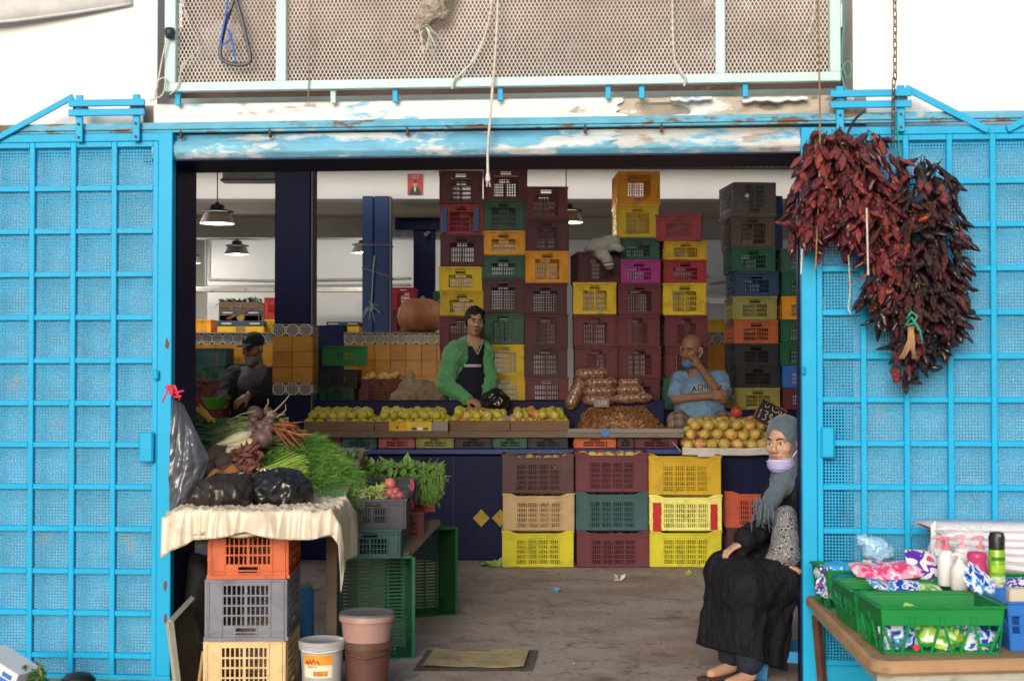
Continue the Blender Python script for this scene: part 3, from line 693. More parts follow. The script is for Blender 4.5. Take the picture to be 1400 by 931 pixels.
# ================================================================== expanded-metal screens over the doorway
sb = (fu(690), -.03, fz(119))
SCN = fthing('mesh_screen', 'pale aqua framed expanded metal screen above the doorway', 'screen', *sb)
ztp = fz(-40); vv0, vv1 = -.035, .005
def sbar(name, x0, x1, y0, y1, v0=vv0, v1=vv1, px=690):
    a, c = fu(x0), fu(x1); b, d = fz(y1), fz(y0); mb = MB(); mb.box2((a, v0, b), (c, v1, d)); fobj(name, mb, m_aqua, SCN, sb, bevel=.003)
for a, b in ((226, 241), (378, 392), (979, 992), (1135, 1150)): sbar('frame_post', a, b, -40, 107.5)
sbar('frame_rail', 226, 1150, 107.5, 120)
for px in (242, 455, 540, 684, 832, 878, 1020): 
    u = fu(px); mb = MB(); zz = fz(120); mb.box2((u - .012, -.01, zz - .06), (u + .012, .01, zz + .005)); fobj('fixing_lug', mb, m_aqua if px % 2 else m_doorbar, SCN, sb, bevel=.002)
us, ue, zs, ze = fu(238), fu(1140), fz(109), fz(-20)
sp_, lh = .0178, .034                     # half diamond width is sp_/2, diamond height lh
nz = int((ze - zs) / (lh / 2)) + 1; th = .0029
def strand(u, phase):
    prev = None; vs = []; fs = []
    for j in range(nz):
        s = (1 if (j + phase) % 2 else -1); x = u + s * sp_ * .25 * .92; z = zs + j * lh / 2; k = len(vs)
        y = .006 + .002 * s
        for dz in (-.22, .22):
            zz = z + dz * lh / 2
            vs += [(x - th, y, zz), (x, y - .0025, zz), (x + th, y, zz)]
    n = len(vs) // 3
    for q in range(n - 1):
        fs += [(q * 3, q * 3 + 1, q * 3 + 4, q * 3 + 3), (q * 3 + 1, q * 3 + 2, q * 3 + 5, q * 3 + 4)]
    mb.add(vs, fs)
mb = MB()
for i in range(int((ue - us) / (sp_ / 2))): strand(us + i * sp_ / 2, i % 2)
o = fobj('expanded_metal', mb, M('mesh_paint', (.78, .73, .68), rough=.6, var=.35, scale=2.2, bump=0, dirt=(.30, .48, .58), dirt_amt=.35, dscale=1.1), SCN, sb); o['kind'] = 'stuff'

# cords, hoses and nets hanging on the screen
def cord(name, label, pts, r, m, v=-.06, cat='cord', extra=None):
    q = []
    for p in pts:
        vv = p[2] if len(p) > 2 else v; u, z = fp(p[0], p[1], vv); q.append(Vector((u, vv, z)))
    base = min(q, key=lambda a: a.z)
    # smooth the polyline (Catmull-Rom)
    s = []
    for i in range(len(q) - 1):
        p0, p1, p2, p3 = q[max(i - 1, 0)], q[i], q[i + 1], q[min(i + 2, len(q) - 1)]
        for k in range(5):
            t = k / 5; s.append(.5 * ((2 * p1) + (p2 - p0) * t + (2 * p0 - 5 * p1 + 4 * p2 - p3) * t * t + (3 * p1 - p0 - 3 * p2 + p3) * t ** 3))
    s.append(q[-1]); mb = MB(); mb.tube(s, r, 6)
    if extra: extra(mb, s)
    mb.v = [tuple(FM @ Vector(x)) for x in mb.v]; bw = FM @ base
    o = mb.build(name, m, smooth=60); 
    me = o.data; me.transform(Matrix.Translation(-bw)); o.location = bw
    return tag(o, label, cat)
def knot(mb, s):
    c = s[-1]; mb.tube([c + Vector((0, 0, .02)), c + Vector((0, 0, -.004)), c + Vector((0, 0, -.022))], [.006, .012, .010], 7)
    for i in range(6): mb.tube([c, c + Vector((random.uniform(-.012, .012), random.uniform(-.008, .008), -.045))], .002, 4)
cord('hanging_rope', 'long white rope hanging down into the doorway with a frayed end', [(682, -30), (678, 60), (671, 150), (667, 205), (667, 242)], .0062, m_rope, -.07, 'rope', knot)
cord('hanging_rope', 'white rope looping down in a curve on the screen', [(676, -30), (668, 30), (652, 75), (630, 102), (622, 108), (618, 122)], .0055, m_rope, -.055, 'rope')
cord('cable_loop', 'black cable looped through the screen with blue ties', [(310, -30), (325, 8), (337, 55), (342, 82), (330, 89), (308, 85), (301, 72), (308, 35), (318, 5), (324, -20)], .009, M('black_rubber', (.02, .025, .05), rough=.4), -.06, 'cable')
cord('blue_string', 'blue string knotted round the black cable loop', [(312, -20), (309, 20), (302, 60), (316, 52), (311, 40), (318, 60), (322, 86)], .0045, M('blue_string', (.05, .16, .62), rough=.8), -.075, 'string')
cord('white_string', 'thin white string hanging beside the left screen post', [(228, 55), (222, 80), (212, 135), (216, 112), (226, 108), (222, 130), (204, 138)], .0042, m_rope, -.06, 'string')
cord('white_string', 'two thin white strings trailing over the left screen mesh', [(246, -20), (254, 20), (262, 40), (272, 65), (250, 90), (243, 118), (232, 130)], .0035, m_rope, -.05, 'string')
cord('white_string', 'white string bending over the screen rail beside a post', [(919, -20), (920, 40), (922, 80), (930, 98), (937, 108), (935, 118)], .0055, m_rope, -.055, 'string')
cord('thin_wire', 'thin brown wire hanging from the screen rail', [(424, -20), (424, 60), (423, 95), (421, 138)], .0025, m_rope2, -.05, 'wire')
cord('thin_wire', 'thin brown twine running down past the chillies', [(1118, -20), (1119, 60), (1121, 150), (1120, 250), (1117, 320), (1115, 368)], .004, m_rope2, -.2, 'twine')
cord('white_string', 'short frayed white strings at the right end of the screen', [(1112, -20), (1113, 15), (1106, 45)], .004, m_rope, -.055, 'string')
cord('green_wire', 'green wire hanging down the right wall corner', [(1156, -20), (1154, 25), (1151, 70), (1153, 95), (1160, 108), (1164, 92), (1158, 85), (1150, 100), (1157, 125)], .004, M('green_wire', (.04, .26, .22), rough=.5), -.03, 'wire')
cord('black_strap', 'black strap end sticking up above the chilli bunch', [(1158, 184, -.09), (1168, 165, -.1), (1182, 152, -.1)], .006, m_dark, -.09, 'strap')
cord('white_string', 'white cord hanging from the middle of the chilli bunch', [(1185, 285, -.36), (1186, 330, -.37), (1187, 376, -.36)], .0035, m_rope, -.35, 'cord')
cord('white_string', 'thin white cord dangling under the chilli bunch on the door', [(1160, 350, -.2), (1162, 395, -.1), (1160, 420, -.06), (1164, 430, -.06)], .0035, m_rope, -.1, 'cord')
cord('white_string', 'short grey cord hanging under the left chilli tips', [(1097, 340, -.15), (1095, 375, -.15)], .0035, m_rope, -.15, 'cord')
# hanging scrap of netting at the top
nb = FM @ Vector((fu(592, -.08), -.08, fz(40, -.08)))
net = thing('netting_scrap', 'knotted scrap of pale netting with green thread caught on the screen', 'netting', nb)
s_ = SDF(nb - Vector((.16, .12, .05)), nb + Vector((.16, .12, .3)), .006)
pp = [fp(x, y, -.08) for x, y in ((600, -15), (592, 12), (580, 28), (570, 40), (604, 18))]
pw_ = [np.array(FM @ Vector((u, -.08, z))) for u, z in pp]
for a, b, r0, r1 in ((0, 1, .07, .05), (1, 2, .05, .03), (2, 3, .028, .014), (0, 4, .05, .03)): s_.cap(pw_[a], pw_[b], r0, r1, .03)
s_.warp(lambda X, Y, Z: .016 * (np.abs(wig(X, Y, Z, 60, 2)) - .4))
s_.build('net_bundle', M('net_grey', (.42, .36, .29), rough=.95, var=.5, scale=50, bump=1., bscale=90, dist=.02), net)
for i in range(9):
    a = Vector(pw_[2]); mb = MB(); d = Vector((random.uniform(-.04, .09), random.uniform(-.02, .01), -random.uniform(.03, .16))); mb.tube([a, a + d * .5 + Vector((random.uniform(-.03, .03), -.01, 0)), a + d], .0035, 4)
    mb.build('thread', M('green_thread', (.30, .45, .36), rough=.9) if i % 3 == 0 else m_rope, net, world=True)
# chain
chb = FM @ Vector((fu(1226, -.05), -.05, fz(118, -.05)))
chn = thing('hanging_chain', 'rusty link chain hanging in front of the right white wall', 'chain', chb)
def link_mesh():
    mb = MB(); pts = []
    for k in range(13):
        a = 2 * math.pi * k / 12; pts.append((.0085 * math.cos(a), 0, .017 * math.sin(a) + (.006 if math.sin(a) > 0 else -.006)))
    mb.tube(pts, .0026, 5, caps=False); return mb.mesh('chain_link', m_rust, smooth=True)
lm = link_mesh()
for i in range(22): obj('chain_link', lm, chn, (random.uniform(-.001, .001), 0, .02 + i * .034), (0, 0, (i % 2) * math.pi / 2 + .4))
for i in range(9): obj('chain_link', lm, chn, (-.012 - .002 * i, -.02 - .005 * i, -.015 - i * .034), (0, .1, (i % 2) * math.pi / 2 + .4))
# dark cap on the left corner and tied cords bundle
mb = MB(); c = Vector((fu(230, -.06), -.06, fz(36, -.06)))
mb.lathe([(.0, -.03), (.018, -.026), (.026, 0), (.022, .02), (.0, .026)], 10, Matrix.Translation(FM @ c)); tag(mb.build('rope_clamp', M('clamp_navy', (.03, .035, .07), rough=.5), smooth=True), 'small dark clamp on the left screen post', 'clamp')

# awning corner at the top left
aw = thing('awning', 'pale grey fabric awning edge above the left wall', 'awning', P(30, 10, 6.0))
mb = MB()
def awf(a, b):
    p = P(-60 + 240 * a, 31 - 34 * max(0, a - .2) ** 1.25, 6.87 + .005 * b); p.z += b * .4; return tuple(p)
mb.grid(awf, 20, 8)
solidify(mb.build('fabric', M('awning_fabric', (.58, .58, .58), rough=.8, bump=.2, bscale=30), aw, world=True, smooth=True), .004)
mb = MB(); mb.tube([Vector(awf(i / 12, 0)) for i in range(13)], .008, 6); mb.build('hem', MATS['awning_fabric'], aw, world=True, smooth=True)
# ================================================================== plastic crates
CL, CW, CH = .52, .348, .262
def wall_panel(mb, w_, h_, T, cfg):
    """one crate wall in its own plane: a along the wall, z up, thickness inwards (+y); T places it"""
    t = .007; B = lambda a0, a1, z0, z1, y0=0., y1=t: mb.box2((a0, y0, z0), (a1, y1, z1), T)
    cp = cfg['cp'] * w_; zl, zh = cfg['zl'] * h_, cfg['zh'] * h_; a0, a1 = -w_ / 2 + cp, w_ / 2 - cp
    dip = cfg.get('dip', 0) * h_
    B(-w_ / 2, a0, 0, h_ - .016, .0012); B(a1, w_ / 2, 0, h_ - .016, .0012)
    # flange at the top, stepped down in the middle on the display crates
    if dip:
        m_ = w_ * .10
        for s in (-1, 1):
            pts = [(s * w_ / 2, h_), (s * w_ / 2, h_ - .016), (s * (w_ / 2 - m_), h_ - .016), (s * (w_ / 2 - m_ * 1.9), h_ - dip - .016), (s * (w_ / 2 - m_ * 1.9), h_ - dip), (s * (w_ / 2 - m_), h_)]
            vs = [(p[0], y, p[1]) for y in (-.009, t) for p in pts]; n = 6
            mb.add(vs, [tuple(range(n)), tuple(range(2 * n - 1, n - 1, -1))] + [(i, i + n, (i + 1) % n + n, (i + 1) % n) for i in range(n)], T)
        B(-w_ / 2 + m_ * 1.9, w_ / 2 - m_ * 1.9, h_ - dip - .013, h_ - dip, -.009, t)
        B(-w_ / 2, w_ / 2, h_ - dip - .034, h_ - dip - .027, -.004, t)
        top = h_ - dip - .013
    else:
        B(-w_ / 2, w_ / 2, h_ - .016, h_, -.009, t); B(-w_ / 2, w_ / 2, h_ - .040, h_ - .034, -.005, t); top = h_ - .016
    # bottom band and foot flange
    B(a0, a1, 0, zl); B(-w_ / 2, w_ / 2, .004, .012, -.005, .0)
    # band above the grid, with a hand hole
    if cfg.get('handle'):
        hw = cfg['handle'] * w_ / 2; hz0 = zh + (top - zh) * .22; hz1 = zh + (top - zh) * .78
        B(a0, -hw, zh, top, .001); B(hw, a1, zh, top, .001); B(-hw, hw, zh, hz0, .001); B(-hw, hw, hz1, top, .001)
        B(-hw - .005, hw + .005, hz1, hz1 + .006, -.005, .003); B(-hw - .005, hw + .005, hz0 - .006, hz0, -.004, .003)
        B(-hw - .006, -hw, hz0, hz1, -.004, .003); B(hw, hw + .006, hz0, hz1, -.004, .003)
    elif top > zh: B(a0, a1, zh, top, .0015)
    nr, nb, ng = cfg['ribs'], cfg['bars'], cfg.get('groups', 2)
    for i in range(1, nr): z = zl + (zh - zl) * i / nr; B(a0, a1, z - .0035, z + .0035, -.003, t - .001)
    for i in range(nb + 1):
        a = a0 + (a1 - a0) * i / nb; k = .0062 if i % max(1, nb // ng) == 0 else cfg.get('bw', .0036); B(max(a0, a - k), min(a1, a + k), zl, zh, .0018 if k < .005 else -.002, t - .0015)
    # uprights at the corners
    for a in (-w_ / 2 + .004, a0 - .002, a1 + .002, w_ / 2 - .004): B(a - .003, a + .003, .012, top - .0, -.004, .002)
def crate_mesh(name, L, W, H, long_cfg, end_cfg, floor=True, n=9):
    mb = MB()
    for s in (0, 1):
        wall_panel(mb, L, H, Matrix.Rotation(math.pi * s, 4, 'Z') @ Matrix.Translation((0, -W / 2, 0)), long_cfg)
        wall_panel(mb, W - .016, H, Matrix.Rotation(math.pi / 2 + math.pi * s, 4, 'Z') @ Matrix.Translation((0, -L / 2, 0)), end_cfg)
    if floor:
        for i in range(n): x = -L / 2 + .012 + (L - .024) * (i + .5) / n; mb.box((x, 0, .006), ((L - .024) / n * .55, W - .018, .006))
        for j in range(5): y = -W / 2 + .02 + (W - .04) * j / 4; mb.box((0, y, .0045), (L - .02, .012, .005))
    return mb.mesh(name, None)
LG = dict(cp=.16, zl=.10, zh=.72, ribs=5, bars=24, groups=4, bw=.0032); EN = dict(cp=.19, zl=.11, zh=.75, ribs=4, bars=10, groups=2, handle=.26, bw=.0028)
me_tall = crate_mesh('crate', CL, CW, CH, dict(LG, handle=.16), EN)
me_short = crate_mesh('crate', CL, CW, .198, dict(LG, ribs=3, zh=.66, handle=.16), dict(EN, ribs=3, zl=.15, zh=.66))
me_disp = crate_mesh('crate', CL, CW, .268, dict(LG, cp=.185, dip=.075, zh=.74, zl=.09), EN)
me_fine = crate_mesh('crate', CL, CW, CH, dict(LG, bars=24, ribs=5), dict(EN, bars=14, ribs=5, zl=.1, zh=.76, cp=.24))
me_low = crate_mesh('crate', CL, CW, .15, dict(LG, ribs=2, bars=26, zl=.16, zh=.78), dict(EN, ribs=2, zl=.14, zh=.6, bars=11))
me_closed = crate_mesh('crate', CL, CW, CH, dict(LG, cp=.3, zl=.3, zh=.7, ribs=2, bars=12), dict(EN, cp=.28, zl=.25, zh=.68, ribs=2, bars=9))
def cm(name, c, **k):
    return M('crate_' + name, lin(*c), rough=.48, var=.10, scale=5, bump=.12, bscale=50, rnd=.10, dirt=tuple(x * .5 + .035 for x in lin(*c)), dirt_amt=.42, dscale=9, spec=.4)
CC = dict(maroon=(100, 38, 48), darkmaroon=(82, 36, 46), brownmaroon=(78, 46, 48), red=(160, 36, 42), yellow=(214, 178, 28), lemon=(208, 200, 36), amber=(232, 160, 24), olive=(150, 146, 70), darkgreen=(46, 92, 74), green=(20, 88, 62), grass=(26, 86, 44), navy=(30, 60, 98), black=(32, 33, 42), magenta=(176, 52, 140), grey=(96, 90, 88), brown=(96, 74, 66), orange=(190, 88, 54), rust=(178, 96, 48), bluecrate=(40, 110, 190), cream=(208, 178, 132), greyblue=(122, 122, 134), pink=(176, 84, 84), charcoal=(58, 58, 66), brightgreen=(14, 130, 62), teal=(44, 84, 88), palelemon=(222, 214, 120), tan=(196, 168, 122))
CMAT = {k: cm(k, v) for k, v in CC.items()}
CNAME = dict(darkmaroon='dark maroon', brownmaroon='brownish maroon', lemon='lemon yellow', darkgreen='dark green', grass='grass green', grey='dark grey', rust='rust orange', bluecrate='blue', greyblue='grey blue', pink='faded pink', brightgreen='bright green', palelemon='pale yellow', amber='amber yellow', yellow='yellow')
def crate(me, col, loc, rot, label, group=None, scl=None, name='crate'):
    o = obj(name, me, None, loc, rot, scl, mat=CMAT[col]); return tag(o, label, 'crate', group)
ORD = ['bottom', 'second from bottom', 'third from bottom', 'fourth from bottom', 'fifth from bottom', 'sixth from bottom', 'seventh from bottom', 'eighth from bottom', 'ninth from bottom', 'tenth from bottom']
STACKS = [
 ('in the stack next to the pumpkin', 601, 659, [('maroon', 233.5), ('red', 279), ('darkmaroon', 321), ('yellow', 364), ('yellow', 398), ('maroon', 432), ('maroon', 475), ('maroon', 518)], 12.0),
 ('in the stack standing on two yellow crates', 660, 718, [('maroon', 230), ('darkgreen', 273.5), ('amber', 315.5), ('darkgreen', 349), ('brownmaroon', 381), ('darkgreen', 428), ('yellow', 471), ('yellow', 514)], 12.02),
 ('in the stack with one amber crate', 717.5, 776, [('maroon', 255), ('darkmaroon', 300), ('amber', 343), ('darkmaroon', 387), ('darkmaroon', 430), ('brownmaroon', 474), ('maroon', 516)], 11.98),
 ('in the stack under the hooded jacket', 787, 844.5, [('darkmaroon', 344), ('yellow', 386), ('maroon', 430), ('maroon', 474), ('maroon', 517)], 12.0),
 ('in the stack with the magenta crate', 844.8, 902, [('amber', 234), ('yellow', 280), ('darkgreen', 325), ('magenta', 355), ('maroon', 387), ('maroon', 431), ('maroon', 474), ('maroon', 517)], 12.04),
 ('in the stack behind the seated man', 909, 966, [('red', 293), ('yellow', 330), ('red', 355.5), ('yellow', 387), ('maroon', 431), ('maroon', 474), ('darkgreen', 517)], 12.0),
 ('in the leaning stack of nine colours', 1005, 1064, [('grey', 249), ('brown', 295), ('green', 338), ('navy', 371.5), ('olive', 405), ('rust', 437.5), ('black', 470), ('black', 500), ('olive', 530)], 12.0),
 ('in the stack touching the right door', 1069, 1127, [('darkgreen', 340), ('green', 373), ('amber', 405), ('green', 437), ('green', 468), ('bluecrate', 500), ('maroon', 530)], 12.05),
]
for si, (desc, xa, xb, lst, Y) in enumerate(STACKS):
    n = len(lst); z = PLZ; base_y = 560.0
    ys = [y for _, y in lst] + [560.0]
    width = PX(xb, Y) - PX(xa, Y); xc = (PX(xa, Y) + PX(xb, Y)) / 2
    for i in range(n - 1, -1, -1):
        col, y = lst[i]; h = PZ(ys[i], Y) - z
        tall = h > .225
        me, h0 = (me_tall if (i + si) % 3 else me_fine, CH) if tall else (me_short, .198)
        pos = 'topmost' if i == 0 else ORD[n - 1 - i]
        rz = math.pi / 2 + random.uniform(-.032, .032) + (math.pi if random.random() < .5 else 0); dx = random.uniform(-.010, .010); ry = 0; dz = 0
        if si == 3 and i == 0: rz += .06; ry = .0
        if si == 5 and i == 0: rz -= .17; dx = -.02
        if si == 6: dx += -.012 * max(0, 3 - i) * (1 if i < 3 else 0)
        if si == 6 and i == 0: rz += .07
        flip = (si in (4, 6) and i == 0)
        rot = Euler((0, 0, rz)); loc = Vector((xc + dx, Y + CL / 2 + random.uniform(-.015, .015), z + .001))
        if flip: rot = (Matrix.Rotation(rz, 3, 'Z') @ Matrix.Rotation(math.pi, 3, 'X')).to_euler(); loc.z += h - .002
        o = crate(me, col, loc, rot, f'{CNAME.get(col, col)} crate, {pos} {desc}', 'crates stacked behind the stall', (1, width / CW * (1.06 if si == 5 and i == 0 else .995), (h - .002) / h0))
        z += h
# white hooded jacket on the fourth stack comes with the soft goods
# painted corner marks on two crates are thin paint plates
def paint(par, pts_, Y, m):
    for (x0, y0, x1, y1) in pts_:
        a, b = P(x0, y1, Y), P(x1, y0, Y); mb = MB(); k = 10
        L_ = [(a.x + random.uniform(0, .004), a.z + (b.z - a.z) * i / k) for i in range(k + 1)]; R_ = [(b.x + random.uniform(-.005, .002), a.z + (b.z - a.z) * i / k) for i in range(k, -1, -1)]
        mb.prism(L_ + R_, Y - .0065, Y - .005, axis=1); mb.build('paint_mark', m, par, world=True)
def find(lbl): return next(o for o in COL.objects if o.get('label', '').startswith(lbl))
paint(find('red crate, seventh from bottom in the stack next'), [(603, 284, 611, 318), (648, 284, 655, 317)], 12.0 - .01, M('blue_crate_paint', lin(40, 96, 150), rough=.6))
# ---- display crates on the floor in front of the counter: three by three
me_obj = {}
FRONT = [(687, 784, [('brownmaroon', 625), ('tan', 678), ('lemon', 729)], 'under the apple trays'),
         (788, 886, [('maroon', 622), ('teal', 676), ('maroon', 729)], 'under the nut trays'),
         (888, 986, [('yellow', 627), ('palelemon', 680), ('lemon', 729)], 'beside the pomegranate shelf')]
front_crates = {}
for ci, (xa, xb, lst, where) in enumerate(FRONT):
    Y = 10.6; z = 0; ys = [y for _, y in lst] + [779]
    for i in (2, 1, 0):
        col, y = lst[i]; h = PZ(ys[i], Y) - PZ(ys[i + 1], Y); pos = ('top', 'middle', 'bottom')[i]
        o = crate(me_disp, col, ((PX(xa, Y) + PX(xb, Y)) / 2 + random.uniform(-.006, .006), Y + CW / 2 + random.uniform(-.01, .01), z + .004), (0, 0, random.uniform(-.012, .012)),
                  f'{CNAME.get(col, col)} slotted crate of fruit, {pos} of the stack {where}', 'crates on the floor before the counter', ((PX(xb, Y) - PX(xa, Y)) / CL * .99, 1, h / .268))
        front_crates[(ci, i)] = o; z += h
paint(front_crates[(2, 1)], [(892, 687, 904, 726), (971, 689, 981, 724)], 10.6 - .006, M('red_crate_paint', lin(180, 24, 30), rough=.6))
Y = 10.75
for i, (col, y0, y1) in enumerate((('orange', 672, 724), ('brownmaroon', 726, 778))):
    crate(me_disp, col, (PX(1041, Y), Y + CW / 2, .004 if i else .27), (0, 0, -.03 + .05 * i), f'{CNAME.get(col, col)} slotted crate, {("top", "bottom")[i]} of the pair behind the seated woman', 'crates on the floor before the counter')
# ---- low crates under the apple and nut trays on the counter
for x0, x1, col in ((438, 466, 'maroon'), (468, 515, 'teal'), (518, 567, 'pink'), (569, 620, 'olive'), (622, 672, 'black'), (674, 720, 'darkgreen'), (722, 776, 'black'), (785, 842, 'orange'), (844, 866, 'brownmaroon'), (868, 926, 'maroon')):
    Y = 11.02; wd = PX(x1, Y) - PX(x0, Y)
    crate(me_low, col, ((PX(x0, Y) + PX(x1, Y)) / 2, Y + .26 * (.7), LIPZ + .002), (0, 0, math.pi / 2), {'maroon': 'maroon', }.get(col, CNAME.get(col, col)) + (' shallow crate under the ' + ('nut tray, ' if x0 > 780 else 'apple trays, ') + {438: 'at the pillar end', 468: 'second from the pillar', 518: 'third from the pillar', 569: 'fourth from the pillar', 622: 'in front of the boy', 674: 'right of the boy', 722: 'at the nut end', 785: 'bright with a white end', 844: 'narrow in the middle', 868: 'near the pomegranates'}[x0]), 'shallow crates on the counter', (.7, wd / CW * .985, (PZ(598, Y) - LIPZ) / .15))
# ---- crates left of the pillar by the man in the cap (against the tiled wall)
def pilecrate(me, h0, col, x0, x1, yt, yb, Y, label, rz=0., end=False, group='crates piled by the tiled wall', D=None):
    zt, zb_ = PZ(yt, Y), PZ(yb, Y); wd = PX(x1, Y) - PX(x0, Y); L0 = CW if end else CL; dp = CL if end else CW
    crate(me, col, ((PX(x0, Y) + PX(x1, Y)) / 2, Y + dp / 2, zb_), (0, 0, rz + (math.pi / 2 if end else 0)), label, group, ((1, wd / CW, (zt - zb_) / h0) if end else (wd / CL, 1, (zt - zb_) / h0)))
Y = 12.5
pilecrate(me_fine, CH, 'teal', 255, 309, 476, 500, Y, 'teal crate, top of the pile beside the man in the cap')
pilecrate(me_short, .198, 'darkgreen', 255, 307, 500, 520, Y, 'dark green crate, second from top beside the man in the cap')
pilecrate(me_short, .198, 'maroon', 255, 305, 520, 542, Y, 'maroon crate, third from top beside the man in the cap')
pilecrate(me_short, .198, 'maroon', 256, 305, 542, 565, Y, 'maroon crate, fourth from top beside the man in the cap')
pilecrate(me_short, .198, 'maroon', 256, 305, 565, 590, Y, 'maroon crate, lowest in view beside the man in the cap')
pilecrate(me_fine, CH, 'darkgreen', 308, 352, 497, 524, 12.62, 'dark green crate half hidden behind the man in the cap')
for i, (c, a, b) in enumerate((('darkgreen', 478, 508), ('black', 508, 538), ('black', 538, 570))):
    pilecrate(me_closed, CH, c, 205, 252, a, b, 12.4, f'{CNAME.get(c, c)} crate, {("top", "middle", "lowest")[i]} of the pile at the left jamb')
# right of the pillar
Y = 12.2
pilecrate(me_closed, CH, 'brightgreen', 438, 498, 473, 500, Y, 'bright green crate tilted on the dark crates right of the pillar', .12)
pilecrate(me_closed, CH, 'black', 437, 488, 505, 532, Y, 'black crate under the bright green crate by the pillar')
pilecrate(me_short, .198, 'green', 437, 484, 530, 548, Y, 'green basin crate under the black crate by the pillar')
pilecrate(me_closed, CH, 'black', 430, 500, 548, 575, Y - .1, 'black crate on the ledge behind the first apple tray')
pilecrate(me_tall, CH, 'maroon', 494, 552, 518, 552, Y, 'maroon crate full of fruit beside the burlap sack')
# on top of the tiled walls
Y = 13.45
pilecrate(me_short, .198, 'amber', 247, 288, 437, 457, Y, 'amber crate on the tiled wall at the left jamb')
pilecrate(me_short, .198, 'rust', 289, 297, 440, 457, Y, 'narrow rust crate edge between amber crate and fruit carton')
pilecrate(me_closed, CH, 'red', 361, 380, 407, 437, Y + .05, 'red crate on the wall touching the tiled pillar')
pilecrate(me_short, .198, 'yellow', 361, 380, 437, 457, Y + .05, 'yellow crate on the wall touching the tiled pillar')
pilecrate(me_tall, CH, 'red', 536, 566, 393, 424, Y + .3, 'red crate behind the pumpkin, above another', end=True)
pilecrate(me_tall, CH, 'maroon', 536, 566, 424, 455, Y + .3, 'maroon crate behind the pumpkin, under another', end=True)
pilecrate(me_short, .198, 'orange', 592, 620, 424, 440, Y + .3, 'orange crate right of the pumpkin on the wall')
pilecrate(me_short, .198, 'yellow', 967, 995, 437, 457, Y, 'yellow crate on the tiled wall behind the seated man')
pilecrate(me_closed, CH, 'green', 592, 606, 398, 424, Y + .3, 'green crate right of the pumpkin above the orange one')
# printed fruit cartons
def carton(x0, x1, y0, y1, Y, label, dp=.3, lid=lin(50, 70, 96), body=lin(214, 168, 38)):
    a, b = P(x0, y1, Y), P(x1, y0, Y); t = thing('fruit_carton', label, 'carton', ((a.x + b.x) / 2, Y + dp / 2, a.z), group='fruit cartons on the wall')
    mb = MB(); h = b.z - a.z; mb.box2((a.x, Y, a.z), (b.x, Y + dp, a.z + h * .62)); mb.build('tray', M('carton_yellow', body, rough=.8, var=.15), t, world=True, bevel=.004)
    mb = MB(); mb.box2((a.x - .004, Y - .005, a.z + h * .62), (b.x + .004, Y + dp + .005, b.z)); mb.build('lid', M('carton_blue', lid, rough=.8, var=.2), t, world=True, bevel=.004)
    mb = MB(); c = ((a.x + b.x) / 2, Y - .003, a.z + h * .35); mb.tube([(c[0], Y - .004, c[2]), (c[0], Y, c[2])], h * .38, 12); mb.build('printed_sun', M('carton_print', lin(150, 120, 60), rough=.8), t, world=True)
    for s in (-.3, .3):
        mb = MB(); mb.box2((c[0] + s * (b.x - a.x) - .045, Y - .008, a.z + h * .75), (c[0] + s * (b.x - a.x) + .045, Y - .005, a.z + h * .87)); mb.build('printed_band', M('carton_ink', lin(190, 190, 180), rough=.8), t, world=True)
carton(297, 361, 439, 457, 13.4, 'yellow and blue fruit carton behind the cap of the old man')
carton(447, 491, 440, 455, 13.5, 'yellow and blue fruit carton between the two pillars')
carton(300, 358, 425, 439, 13.5, 'brown flat carton under the wooden box of greens', lid=lin(90, 70, 60), body=lin(98, 76, 62))
# ================================================================== pendant lamps
m_lampcap = M('lamp_black', (.012, .012, .012), rough=.5, bump=.05)
m_shade = M('lamp_shade_ribbed', (.34, .30, .27), rough=.35, var=.15, bump=.0, spec=.6)
m_lit = M('lit_diffuser', (.9, .9, .88), rough=.5, emit=(1, .97, .90), estr=7., bump=0)
LR = .15
def lamp(px, py, label, watts=16, R_=LR, Y=None):
    # py: the lower rim; distance from the lamps' common hanging height
    q = P(px, py, Y) if Y else G(px, py, 2.74)
    t = thing('pendant_lamp', label, 'lamp', q, group='lit pendant lamps in the hall')
    k = R_ / .15
    mb = MB(); mb.lathe([(.045 * k, .11 * k), (.062 * k, .115 * k), (.062 * k, .155 * k), (.05 * k, .165 * k), (.02 * k, .17 * k), (.02 * k, .185 * k), (.0, .186 * k)], 16); mb.build('cap', m_lampcap, t, smooth=40)
    mb = MB(); mb.lathe([(.05 * k, .118 * k), (.143 * k, .100 * k), (.145 * k, .108 * k), (.06 * k, .128 * k)], 24); mb.build('brim', m_lampcap, t, smooth=40)
    mb = MB(); mb.lathe([(.150 * k, .0), (.148 * k, .012 * k), (.128 * k, .055 * k), (.105 * k, .10 * k), (.09 * k, .10 * k), (.12 * k, .055 * k), (.140 * k, .004 * k)], 48, lobes=lambda a: 1 + .006 * math.cos(a * 24)); mb.build('shade', m_shade, t, smooth=50)
    mb = MB(); mb.lathe([(.0, .0055 * k), (.139 * k, .006 * k), (.139 * k, .010 * k), (.0, .0105 * k)], 24); mb.build('diffuser', m_lit, t, smooth=40)
    mb = MB(); mb.tube([(0, 0, .18 * k), (0, 0, min(4.55, 3.58 if q.y < 15 else 4.55) - q.z)], .005, 5); mb.build('suspension_rod', m_lampcap, t)
    L = bpy.data.lights.new('lamp_light', 'POINT'); L.shadow_soft_size = .05; L.energy = watts; L.color = (1, .95, .86)
    lo = bpy.data.objects.new('lamp_light', L); COL.objects.link(lo); lo.parent = t; lo.location = (0, 0, -.06)
    return t
lamp(297, 306, 'pendant lamp with black brim hanging nearest the tiled pillar', Y=12.75)
lamp(324, 348, 'pendant lamp hanging before the rear wall left of the tiled pillar', Y=17.75)
